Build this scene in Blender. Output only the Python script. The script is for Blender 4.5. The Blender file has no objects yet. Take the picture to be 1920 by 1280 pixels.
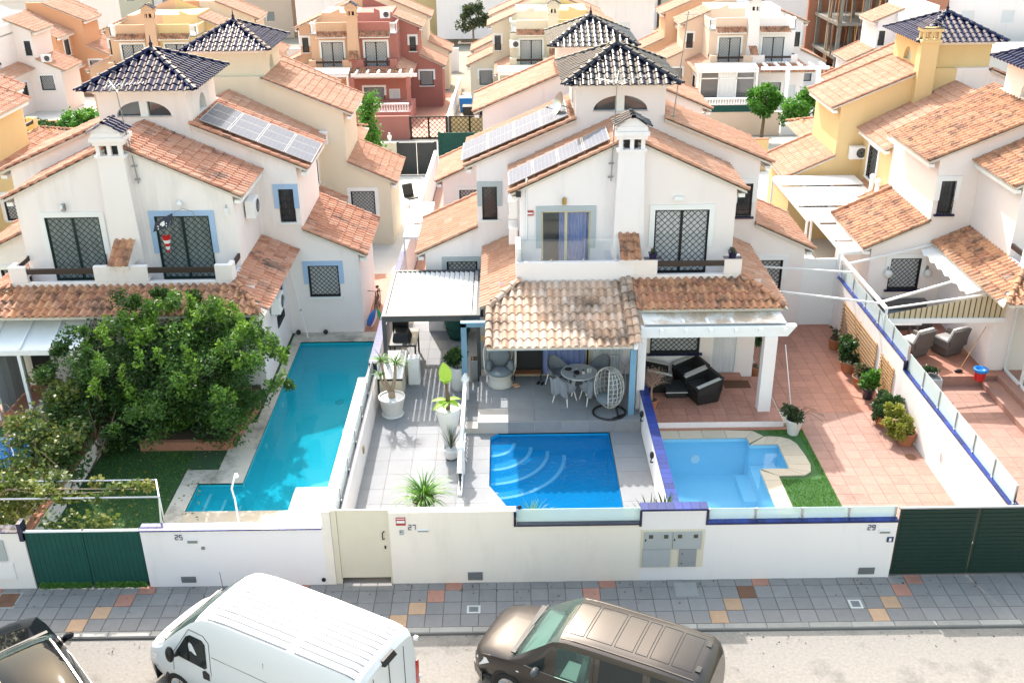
import bpy, math, random
import numpy as np
from mathutils import Vector, Matrix
random.seed(7)
RNG = np.random.default_rng(7)
sc = bpy.context.scene
COL = sc.collection
rad = math.radians

# ---------------------------------------------------------------- camera
cam_d = bpy.data.cameras.new('camera')
cam = bpy.data.objects.new('camera', cam_d)
COL.objects.link(cam)
th, ps, ro = rad(25.512), rad(0.193), rad(0.650)
fw = Vector((math.sin(ps)*math.cos(th), math.cos(ps)*math.cos(th), -math.sin(th)))
rt = Vector((math.cos(ps), -math.sin(ps), 0))
dn = fw.cross(rt)
rt, dn = rt*math.cos(ro)+dn*math.sin(ro), dn*math.cos(ro)-rt*math.sin(ro)
mw = Matrix.Identity(4)
for i, ax in enumerate((rt, -dn, -fw)):
    for j in range(3):
        mw[j][i] = ax[j]
mw.translation = Vector((0, 0, 16))
cam.matrix_world = mw
cam_d.sensor_width = 36
cam_d.sensor_fit = 'HORIZONTAL'
cam_d.lens = 36*1906.6/1920
cam_d.clip_start = 0.5
cam_d.clip_end = 2000
sc.camera = cam

# ---------------------------------------------------------------- light
sun_vec = Vector((-0.295, 1.0, 1.0)).normalized()     # towards the sun
elev = math.asin(sun_vec.z)
azim = math.atan2(sun_vec.x, sun_vec.y)
w = bpy.data.worlds.new('World')
sc.world = w
w.use_nodes = True
wn = w.node_tree
bg = wn.nodes['Background']
sky = wn.nodes.new('ShaderNodeTexSky')
sky.sky_type = 'NISHITA'
sky.sun_disc = False
sky.sun_elevation = elev
sky.sun_rotation = azim
sky.air_density = 2.2
sky.dust_density = 4.0
sky.ozone_density = 0.0
wn.links.new(sky.outputs[0], bg.inputs[0])
bg.inputs[1].default_value = 0.15
sl = bpy.data.lights.new('sun', 'SUN')
sl.energy = 2.5
sl.angle = rad(0.53)
sl.color = (1.0, 0.97, 0.95)
so = bpy.data.objects.new('sun', sl)
COL.objects.link(so)
so.rotation_euler = sun_vec.to_track_quat('Z', 'Y').to_euler()
so.location = (-20, 60, 60)
sc.view_settings.view_transform = 'Standard'
sc.view_settings.look = 'None'
sc.view_settings.exposure = 1.48
sc.view_settings.gamma = 1.0
sc.view_settings.use_curve_mapping = False
sc.cycles.max_bounces = 8
sc.cycles.transparent_max_bounces = 24
sc.cycles.caustics_reflective = False
sc.cycles.caustics_refractive = False

# ---------------------------------------------------------------- materials
MATS = {}
def nd(nt, t, **kw):
    n = nt.nodes.new(t)
    for k, v in kw.items():
        setattr(n, k, v)
    return n
def M(name, col, rough=.75, var=.10, scale=1.5, bump=0., bscale=30, metal=0., spec=.4, coat=0., stain=None, stain_amt=0.,
      stain_scale=.8, stain_lo=.5, stain_hi=.7, stretch=(1, 1, 1), rnd=0., attr=0., emit=None, sub=0.):
    """painted / mineral surface: base colour, grain, blotchy wear and optional per-piece variation"""
    m = bpy.data.materials.new(name)
    m.use_nodes = True
    nt = m.node_tree
    b = nt.nodes['Principled BSDF']
    b.inputs['Roughness'].default_value = rough
    b.inputs['Metallic'].default_value = metal
    b.inputs['Specular IOR Level'].default_value = spec
    b.inputs['Coat Weight'].default_value = coat
    b.inputs['Coat Roughness'].default_value = .05
    geo = nd(nt, 'ShaderNodeNewGeometry')
    mp = nd(nt, 'ShaderNodeMapping')
    mp.inputs['Scale'].default_value = stretch
    nt.links.new(geo.outputs['Position'], mp.inputs[0])
    cur = None
    base = nd(nt, 'ShaderNodeRGB')
    base.outputs[0].default_value = (*col, 1)
    cur = base.outputs[0]
    def mul(sock, lo, hi):
        nonlocal cur
        mr = nd(nt, 'ShaderNodeMapRange')
        mr.inputs['To Min'].default_value = lo
        mr.inputs['To Max'].default_value = hi
        nt.links.new(sock, mr.inputs['Value'])
        mx = nd(nt, 'ShaderNodeMix', data_type='RGBA', blend_type='MULTIPLY')
        mx.inputs['Factor'].default_value = 1
        nt.links.new(cur, mx.inputs['A'])
        nt.links.new(mr.outputs[0], mx.inputs['B'])
        cur = mx.outputs['Result']
    if var:
        n = nd(nt, 'ShaderNodeTexNoise')
        n.inputs['Scale'].default_value = scale
        n.inputs['Detail'].default_value = 5
        n.inputs['Roughness'].default_value = .65
        nt.links.new(mp.outputs[0], n.inputs['Vector'])
        mul(n.outputs['Fac'], 1-var*1.6, 1+var*1.2)
    if rnd:
        oi = nd(nt, 'ShaderNodeObjectInfo')
        mul(oi.outputs['Random'], 1-rnd, 1+rnd*.6)
    if attr:
        at = nd(nt, 'ShaderNodeAttribute', attribute_name='tone')
        mul(at.outputs['Fac'], 1-attr, 1+attr*.6)
    if stain is not None:
        n = nd(nt, 'ShaderNodeTexNoise')
        n.inputs['Scale'].default_value = stain_scale
        n.inputs['Detail'].default_value = 7
        n.inputs['Roughness'].default_value = .7
        nt.links.new(mp.outputs[0], n.inputs['Vector'])
        mr = nd(nt, 'ShaderNodeMapRange')
        mr.inputs['From Min'].default_value = stain_lo
        mr.inputs['From Max'].default_value = stain_hi
        mr.inputs['To Max'].default_value = stain_amt
        nt.links.new(n.outputs['Fac'], mr.inputs['Value'])
        mx = nd(nt, 'ShaderNodeMix', data_type='RGBA')
        nt.links.new(mr.outputs[0], mx.inputs['Factor'])
        nt.links.new(cur, mx.inputs['A'])
        mx.inputs['B'].default_value = (*stain, 1)
        cur = mx.outputs['Result']
    nt.links.new(cur, b.inputs['Base Color'])
    if bump:
        n = nd(nt, 'ShaderNodeTexNoise')
        n.inputs['Scale'].default_value = bscale
        n.inputs['Detail'].default_value = 4
        nt.links.new(geo.outputs['Position'], n.inputs['Vector'])
        bp = nd(nt, 'ShaderNodeBump')
        bp.inputs['Strength'].default_value = bump
        bp.inputs['Distance'].default_value = .02
        nt.links.new(n.outputs['Fac'], bp.inputs['Height'])
        nt.links.new(bp.outputs[0], b.inputs['Normal'])
    MATS[name] = m
    return m

def tile_mat(name, shades, dark=(.10, .075, .06), amt=.75, lo=.52, hi=.66, nscale=.9, rough=.8, coat=0.):
    """fired clay roof tile: shade differs from tile to tile, lichen and soot in patches"""
    m = bpy.data.materials.new(name)
    m.use_nodes = True
    nt = m.node_tree
    b = nt.nodes['Principled BSDF']
    b.inputs['Roughness'].default_value = rough
    b.inputs['Specular IOR Level'].default_value = .32 if rough < .2 else .5
    b.inputs['Coat Weight'].default_value = coat
    b.inputs['Coat Roughness'].default_value = .08
    oi = nd(nt, 'ShaderNodeObjectInfo')
    at = nd(nt, 'ShaderNodeAttribute', attribute_name='tone')
    ad = nd(nt, 'ShaderNodeMath', operation='ADD')
    nt.links.new(oi.outputs['Random'], ad.inputs[0])
    nt.links.new(at.outputs['Fac'], ad.inputs[1])
    fr = nd(nt, 'ShaderNodeMath', operation='FRACT')
    nt.links.new(ad.outputs[0], fr.inputs[0])
    cr = nd(nt, 'ShaderNodeValToRGB')
    cr.color_ramp.elements[0].color = (*shades[0], 1)
    cr.color_ramp.elements[1].color = (*shades[-1], 1)
    for i, s in enumerate(shades[1:-1]):
        e = cr.color_ramp.elements.new((i+1)/(len(shades)-1))
        e.color = (*s, 1)
    nt.links.new(fr.outputs[0], cr.inputs[0])
    geo = nd(nt, 'ShaderNodeNewGeometry')
    n1 = nd(nt, 'ShaderNodeTexNoise')
    n1.inputs['Scale'].default_value = nscale
    n1.inputs['Detail'].default_value = 8
    n1.inputs['Roughness'].default_value = .72
    nt.links.new(geo.outputs['Position'], n1.inputs['Vector'])
    mr = nd(nt, 'ShaderNodeMapRange')
    mr.inputs['From Min'].default_value = lo
    mr.inputs['From Max'].default_value = hi
    mr.inputs['To Max'].default_value = amt
    nt.links.new(n1.outputs['Fac'], mr.inputs['Value'])
    mx = nd(nt, 'ShaderNodeMix', data_type='RGBA')
    nt.links.new(mr.outputs[0], mx.inputs['Factor'])
    nt.links.new(cr.outputs[0], mx.inputs['A'])
    mx.inputs['B'].default_value = (*dark, 1)
    n2 = nd(nt, 'ShaderNodeTexNoise')
    n2.inputs['Scale'].default_value = 9
    n2.inputs['Detail'].default_value = 4
    nt.links.new(geo.outputs['Position'], n2.inputs['Vector'])
    mr2 = nd(nt, 'ShaderNodeMapRange')
    mr2.inputs['To Min'].default_value = .72
    mr2.inputs['To Max'].default_value = 1.22
    nt.links.new(n2.outputs['Fac'], mr2.inputs['Value'])
    m2 = nd(nt, 'ShaderNodeMix', data_type='RGBA', blend_type='MULTIPLY')
    m2.inputs['Factor'].default_value = 1
    nt.links.new(mx.outputs['Result'], m2.inputs['A'])
    nt.links.new(mr2.outputs[0], m2.inputs['B'])
    nt.links.new(m2.outputs['Result'], b.inputs['Base Color'])
    MATS[name] = m
    return m

def glass_mat(name, tint, alpha, rough=.03, spec_ior=1.45):
    """thin pane: transparent tint mixed with a mirror by Fresnel"""
    m = bpy.data.materials.new(name)
    m.use_nodes = True
    nt = m.node_tree
    nt.nodes.remove(nt.nodes['Principled BSDF'])
    out = nt.nodes['Material Output']
    tr = nd(nt, 'ShaderNodeBsdfTransparent')
    tr.inputs[0].default_value = (*tint, 1)
    df = nd(nt, 'ShaderNodeBsdfDiffuse')
    df.inputs[0].default_value = (*[min(1, c*1.0) for c in tint], 1)
    m1 = nd(nt, 'ShaderNodeMixShader')
    m1.inputs[0].default_value = 1-alpha
    nt.links.new(tr.outputs[0], m1.inputs[1])
    nt.links.new(df.outputs[0], m1.inputs[2])
    gl = nd(nt, 'ShaderNodeBsdfGlossy')
    gl.inputs['Roughness'].default_value = rough
    lw = nd(nt, 'ShaderNodeLayerWeight')
    lw.inputs[0].default_value = .5
    pw = nd(nt, 'ShaderNodeMath', operation='POWER')
    pw.inputs[1].default_value = 5
    nt.links.new(lw.outputs['Facing'], pw.inputs[0])
    f0 = ((spec_ior-1)/(spec_ior+1))**2
    fr = nd(nt, 'ShaderNodeMath', operation='MULTIPLY_ADD')
    fr.inputs[1].default_value = 1-f0
    fr.inputs[2].default_value = f0
    nt.links.new(pw.outputs[0], fr.inputs[0])
    m2 = nd(nt, 'ShaderNodeMixShader')
    nt.links.new(fr.outputs[0], m2.inputs[0])
    nt.links.new(m1.outputs[0], m2.inputs[1])
    nt.links.new(gl.outputs[0], m2.inputs[2])
    nt.links.new(m2.outputs[0], out.inputs[0])
    MATS[name] = m
    return m

def water_mat(name, tint, ripple, body, haze):
    m = glass_mat(name, tint, 1.0-haze, .015, 1.33)
    nt = m.node_tree
    for x in nt.nodes:
        if x.bl_idname == 'ShaderNodeBsdfDiffuse':
            x.inputs[0].default_value = (*body, 1)
    geo = nd(nt, 'ShaderNodeNewGeometry')
    n = nd(nt, 'ShaderNodeTexNoise')
    n.inputs['Scale'].default_value = 3.0+ripple*3
    n.inputs['Detail'].default_value = 3
    n.inputs['Distortion'].default_value = .6
    nt.links.new(geo.outputs['Position'], n.inputs['Vector'])
    bp = nd(nt, 'ShaderNodeBump')
    bp.inputs['Strength'].default_value = ripple
    bp.inputs['Distance'].default_value = .05
    nt.links.new(n.outputs['Fac'], bp.inputs['Height'])
    for x in nt.nodes:
        if x.bl_idname in ('ShaderNodeBsdfGlossy', 'ShaderNodeLayerWeight'):
            nt.links.new(bp.outputs[0], x.inputs['Normal'])
    return m

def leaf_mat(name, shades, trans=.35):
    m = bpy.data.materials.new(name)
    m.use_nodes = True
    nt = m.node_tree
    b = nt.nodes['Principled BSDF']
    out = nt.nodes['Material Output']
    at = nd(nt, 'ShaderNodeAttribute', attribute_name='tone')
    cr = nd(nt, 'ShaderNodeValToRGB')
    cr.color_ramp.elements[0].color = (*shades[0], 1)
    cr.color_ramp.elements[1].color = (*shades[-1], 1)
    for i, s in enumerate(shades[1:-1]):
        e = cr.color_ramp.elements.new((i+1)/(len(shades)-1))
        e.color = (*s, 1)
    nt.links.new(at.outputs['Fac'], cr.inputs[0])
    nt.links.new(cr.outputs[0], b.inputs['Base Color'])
    b.inputs['Roughness'].default_value = .45
    tl = nd(nt, 'ShaderNodeBsdfTranslucent')
    nt.links.new(cr.outputs[0], tl.inputs[0])
    mx = nd(nt, 'ShaderNodeMixShader')
    mx.inputs[0].default_value = trans
    nt.links.new(b.outputs[0], mx.inputs[1])
    nt.links.new(tl.outputs[0], mx.inputs[2])
    nt.links.new(mx.outputs[0], out.inputs[0])
    MATS[name] = m
    return m

GR = (.30, .29, .27)
M('plaster_white', (.85, .785, .765), .9, .035, .5, .12, 60, stain=(.46, .45, .42), stain_amt=.5, stain_scale=1.3, stain_lo=.52, stain_hi=.82, stretch=(1, 1, .14))
M('plaster_cool', (.85, .80, .805), .9, .03, .5, .10, 60, stain=(.5, .5, .5), stain_amt=.4, stain_scale=1.3, stain_lo=.55, stain_hi=.85, stretch=(1, 1, .14))
M('plaster_warm', (.84, .765, .735), .9, .03, .5, .10, 60, stain=(.55, .52, .47), stain_amt=.2, stain_scale=.9, stain_lo=.58, stain_hi=.85, stretch=(1, 1, .25))
M('plaster_cream', (.74, .66, .52), .9, .04, .5, .10, 60, stain=(.5, .46, .38), stain_amt=.3, stain_scale=.8, stain_lo=.52, stain_hi=.8, stretch=(1, 1, .3))
M('plaster_yellow', (.72, .54, .28), .9, .05, .5, .10, 60, stain=(.55, .42, .2), stain_amt=.3, stain_scale=.8, stain_lo=.52, stain_hi=.8, stretch=(1, 1, .3))
M('plaster_peach', (.68, .44, .29), .9, .06, .6, .10, 60, stain=(.45, .28, .18), stain_amt=.35, stain_scale=.8, stain_lo=.52, stain_hi=.8, stretch=(1, 1, .3))
M('plaster_orange', (.64, .36, .21), .9, .06, .6, .10, 60)
M('plaster_pink', (.42, .17, .14), .9, .08, .6, .10, 60, stain=(.32, .13, .11), stain_amt=.4, stain_scale=.8, stain_lo=.5, stain_hi=.8, stretch=(1, 1, .3))
M('wall_ivory', (.86, .775, .69), .85, .03, .6, .08, 60, stain=(.52, .49, .40), stain_amt=.45, stain_scale=1.1, stain_lo=.5, stain_hi=.85, stretch=(1, 1, .25))
M('trim_white', (.82, .82, .81), .6, .02, 1)
M('trim_blue', (.36, .50, .70), .7, .04, 2)
M('trim_grey', (.42, .47, .50), .7, .04, 2)
M('trim_steel_blue', (.20, .31, .40), .6, .04, 2)
M('blue_paint', (.17, .33, .47), .5, .05, 2)
M('grille_black', (.016, .018, .02), .5, .05, 2)
M('frame_green', (.012, .035, .033), .45, .05, 2)
M('frame_white', (.80, .80, .79), .4, .02, 2)
M('frame_beige', (.55, .48, .33), .4, .03, 2)
M('wood_dark', (.045, .03, .024), .6, .2, 6, .2, 30, stretch=(1, 6, 6))
M('wood_brown', (.22, .10, .045), .6, .2, 6, .2, 30)
M('wood_slat', (.50, .28, .12), .6, .2, 6)
M('roof_deck', (.50, .40, .33), .9, .15, 3)
M('mortar', (.62, .57, .50), .95, .12, 4, .3, 30)
tile_mat('clay', [(.50, .225, .135), (.54, .26, .165), (.44, .18, .105), (.57, .31, .215), (.50, .235, .145)], dark=(.085, .06, .05), amt=.85, lo=.53, hi=.64)
tile_mat('clay_pale', [(.49, .25, .155), (.53, .295, .195), (.45, .215, .125), (.55, .33, .23)], amt=.55, lo=.58, hi=.74, nscale=1.3)
tile_mat('clay_porch', [(.58, .39, .28), (.63, .47, .36), (.53, .33, .22), (.63, .50, .41), (.48, .30, .20)], dark=(.085, .065, .05), amt=.85, lo=.45, hi=.62, nscale=.6)
tile_mat('clay_warm', [(.50, .225, .115), (.55, .28, .15), (.42, .18, .10), (.54, .28, .17)], dark=(.105, .06, .04), amt=.85, lo=.47, hi=.62, nscale=2.6)
tile_mat('glaze_blue', [(.006, .009, .045), (.009, .013, .062), (.005, .007, .035)], dark=(.008, .008, .03), amt=.4, rough=.09, coat=.0)
tile_mat('glaze_black', [(.016, .018, .026), (.02, .022, .04), (.012, .013, .02)], dark=(.008, .008, .012), amt=.4, rough=.09, coat=.0)
M('coping_blue', (.014, .035, .20), .35, .25, 5, spec=.3, rnd=.4)
M('coping_navy', (.016, .018, .06), .25, .15, 5, coat=.3, rnd=.3)
M('asphalt', (.275, .252, .225), .95, .26, 14, .5, 90, stain=(.13, .12, .105), stain_amt=.75, stain_scale=.75, stain_lo=.55, stain_hi=.72)  # speckle noise draws grain, cracks and painted-in leaf shadows
M('asphalt_back', (.34, .32, .29), .95, .1, .5)
M('concrete_raw', (.20, .185, .165), .95, .2, 1.2)
M('concrete', (.34, .33, .31), .95, .14, 1.2, .2, 40)
M('concrete_light', (.62, .60, .56), .95, .10, 1.0, .15, 40)
M('earth', (.28, .25, .2), 1, .2, .5, .3, 10)
M('soil', (.09, .065, .045), 1, .3, 5, .5, 20)
M('paver_grey', (.26, .245, .235), .85, .10, 4, .25, 60, rnd=.10, stain=(.12, .12, .12), stain_amt=.4, stain_scale=2.2, stain_lo=.56, stain_hi=.8)
M('paver_red', (.46, .225, .165), .85, .14, 4, .25, 60, rnd=.15, stain=(.26, .14, .1), stain_amt=.4, stain_scale=2.5)
M('paver_ochre', (.52, .335, .21), .85, .14, 4, .25, 60, rnd=.12, stain=(.3, .2, .12), stain_amt=.3, stain_scale=2.5)
M('paver_rust', (.20, .10, .06), .9, .25, 6, .3, 60)
M('grout', (.215, .205, .195), 1, .1, 3)
M('grout_pale', (.50, .47, .43), 1, .1, 3)
M('kerb', (.36, .34, .31), .9, .15, 3, .25, 50, rnd=.12)
M('porcelain_grey', (.27, .275, .285), .8, .10, 1.8, .03, 60, rnd=.10, stain=(.22, .225, .235), stain_amt=.45, stain_scale=2.6, stain_lo=.45, stain_hi=.75)
M('terracotta', (.42, .19, .13), .65, .10, 5, .05, 40, rnd=.13, stain=(.49, .27, .20), stain_amt=.6, stain_scale=6, stain_lo=.5, stain_hi=.7)
M('terracotta_pale', (.37, .205, .16), .75, .10, 5, .05, 40, rnd=.12, stain=(.43, .275, .225), stain_amt=.6, stain_scale=6, stain_lo=.5, stain_hi=.7)  # paler, less saturated version of the terracotta tile
M('deck_white', (.74, .73, .70), .8, .06, 2, .1, 50, rnd=.06)
M('coping_stone', (.52, .44, .33), .85, .10, 3, .2, 50, rnd=.10, stain=(.4, .33, .25), stain_amt=.35, stain_scale=3)
M('coping_aged', (.56, .51, .43), .9, .12, 2, .2, 50, stain=(.12, .115, .10), stain_amt=.8, stain_scale=1.0, stain_lo=.48, stain_hi=.68)
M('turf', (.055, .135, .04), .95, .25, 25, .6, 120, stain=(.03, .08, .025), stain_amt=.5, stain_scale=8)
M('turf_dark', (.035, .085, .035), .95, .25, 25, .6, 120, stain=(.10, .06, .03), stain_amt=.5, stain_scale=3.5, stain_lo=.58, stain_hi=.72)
M('mosaic_deep', (.012, .32, .62), .35, .06, 8)
M('mosaic_turquoise', (.025, .50, .60), .35, .06, 8)
M('mosaic_pale', (.30, .66, .86), .35, .05, 8)
M('step_pale', (.85, .92, .94), .4, .05, 8)
water_mat('water_deep', (.66, .90, .98), 1.0, (.006, .215, .50), .5)
water_mat('water_turquoise', (.78, .96, .98), .35, (.014, .40, .53), .5)
water_mat('water_pale', (.88, .96, .99), .12, (.16, .50, .76), .25)
glass_mat('glass_frosted', (.80, .90, .90), .35, .12)
glass_mat('glass_clear', (.96, .98, .98), .98, .02)
glass_mat('glass_tint', (.46, .66, .60), .90, .02)
glass_mat('glass_dark', (.05, .06, .06), .5, .03)
M('pane_dark', (.06, .07, .08), .06, .25, 2, spec=.7)
M('pane_lacy', (.30, .34, .34), .2, .5, 1.6, spec=.5, stretch=(5, 5, .4))
M('pane_curtain', (.66, .68, .70), .12, .25, 3, spec=.6, stretch=(6, 6, .3))
M('pane_shutter', (.68, .70, .73), .5, .03, 2)
M('curtain_blue', (.22, .27, .52), .9, .10, 3, stretch=(4, 4, .4))
M('curtain_pale', (.62, .66, .76), .9, .08, 3)
M('metal_white', (.82, .82, .82), .35, .03, 3)
M('metal_grey', (.30, .31, .32), .4, .06, 3, metal=.6)
M('metal_anthracite', (.055, .062, .068), .4, .05, 3)
M('metal_steel', (.55, .56, .57), .3, .05, 3, metal=.9)
M('aluminium_white', (.80, .81, .81), .3, .03, 3)
M('solar_cell', (.13, .14, .175), .7, .15, 6, spec=.2)
M('solar_frame', (.3, .31, .33), .5, .03, 3)
M('gate_green', (.008, .075, .062), .7, .18, 2.5, .15, 60)
M('gate_bottle', (.012, .035, .026), .45, .12, 1.5)
M('gate_cream', (.70, .63, .50), .5, .05, 1.2)
M('gate_dark', (.035, .042, .045), .5, .08, 2)
M('meter_door', (.42, .44, .45), .5, .06, 3)
M('meter_window', (.10, .085, .06), .2, .1, 5)
M('vent', (.20, .205, .21), .6, .2, 8)
M('sign_red', (.42, .04, .045), .4, .03, 3)
M('ink_navy', (.03, .04, .12), .6, .02, 3)
M('plastic_black', (.014, .014, .015), .4, .05, 3)
M('rattan_black', (.020, .019, .018), .55, .25, 60, .4, 90)
M('rattan_grey', (.13, .12, .115), .6, .2, 60, .4, 90)
M('rattan_pale', (.58, .56, .52), .6, .15, 40, .3, 80)
M('cushion_grey', (.16, .19, .215), .95, .1, 4, .2, 60)
M('cushion_black', (.025, .025, .027), .95, .1, 4, .2, 60)
M('cushion_white', (.74, .73, .71), .95, .05, 4, .15, 60)
M('cloth_grey', (.24, .265, .30), .95, .1, 5, .2, 60)
M('cloth_brown', (.13, .06, .03), .95, .15, 8, .3, 60)
M('canvas_white', (.76, .73, .68), .9, .05, 2, .1, 50, stain=(.42, .27, .15), stain_amt=.75, stain_scale=.9, stain_lo=.47, stain_hi=.6)
M('canvas_white_clean', (.80, .79, .76), .9, .04, 2)
M('canvas_tan', (.62, .50, .33), .9, .08, 2)
M('canvas_stripe', (.055, .06, .04), .9, .1, 2)
M('pot_white', (.70, .69, .66), .5, .06, 3)
M('pot_clay', (.42, .17, .08), .8, .15, 5, .1, 40)
M('pot_dark', (.02, .02, .035), .35, .1, 3, coat=.3)
M('pot_grey', (.42, .44, .46), .6, .06, 3)
M('bark', (.16, .11, .075), .9, .3, 8, .5, 30)
M('bark_pale', (.36, .27, .20), .9, .2, 8, .4, 30)
M('dry_twig', (.38, .24, .18), .9, .15, 8)
M('brick_edge', (.42, .19, .12), .9, .2, 6, .2, 40)
M('red_plastic', (.55, .02, .02), .35, .03, 3)
M('blue_plastic', (.02, .22, .62), .35, .03, 3)
M('green_plastic', (.03, .38, .12), .4, .05, 3)
M('purple_plastic', (.20, .10, .40), .4, .05, 3)
M('white_plastic', (.80, .80, .80), .4, .02, 3)
M('flag_navy', (.05, .055, .08), .9, .1, 5)
M('towel_blue', (.02, .30, .48), .95, .25, 8)
M('brass', (.42, .28, .08), .3, .1, 4, metal=.5)
M('paint_white', (.66, .67, .68), .35, .012, 1, coat=.15)
M('paint_white_rib_shade', (.16, .165, .18), .5, .01, 1)  # dark tone that paints shade into the grooves beside the roof ribs
M('paint_brown', (.05, .041, .036), .38, .04, 2, metal=.35, coat=.35)
M('paint_black', (.006, .007, .009), .05, .05, 2, spec=.2)
M('seam', (.02, .02, .02), .8, .05, 3)
M('rubber', (.018, .018, .018), .8, .1, 4)
M('alloy', (.55, .56, .57), .25, .05, 4, metal=.9)
M('lamp_clear', (.70, .72, .74), .12, .1, 8, coat=1.0)
M('lamp_red', (.50, .012, .012), .15, .05, 4, coat=1.0)
M('interior_grey', (.30, .31, .31), .8, .08, 3)
M('interior_dark', (.03, .03, .032), .8, .08, 3)
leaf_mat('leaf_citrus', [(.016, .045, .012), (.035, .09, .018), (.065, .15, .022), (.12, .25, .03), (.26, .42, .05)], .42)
leaf_mat('leaf_vine', [(.035, .065, .018), (.07, .12, .025), (.13, .18, .035), (.22, .24, .05), (.32, .30, .09)], .4)
leaf_mat('leaf_bright', [(.03, .10, .012), (.06, .19, .02), (.11, .30, .03), (.22, .42, .05)])
leaf_mat('leaf_mid', [(.018, .05, .014), (.035, .085, .02), (.06, .13, .03), (.10, .19, .05)])
leaf_mat('leaf_olive', [(.035, .055, .022), (.06, .085, .03), (.09, .12, .045)])
leaf_mat('leaf_gold', [(.20, .22, .03), (.32, .33, .05), (.45, .44, .10)])
leaf_mat('leaf_banana', [(.12, .30, .02), (.25, .45, .04), (.36, .52, .08)], .4)
leaf_mat('leaf_dry', [(.30, .20, .15), (.40, .28, .21)], .2)
leaf_mat('leaf_dry_dark', [(.03, .022, .016), (.09, .06, .035), (.16, .12, .06)], .1)
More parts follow.
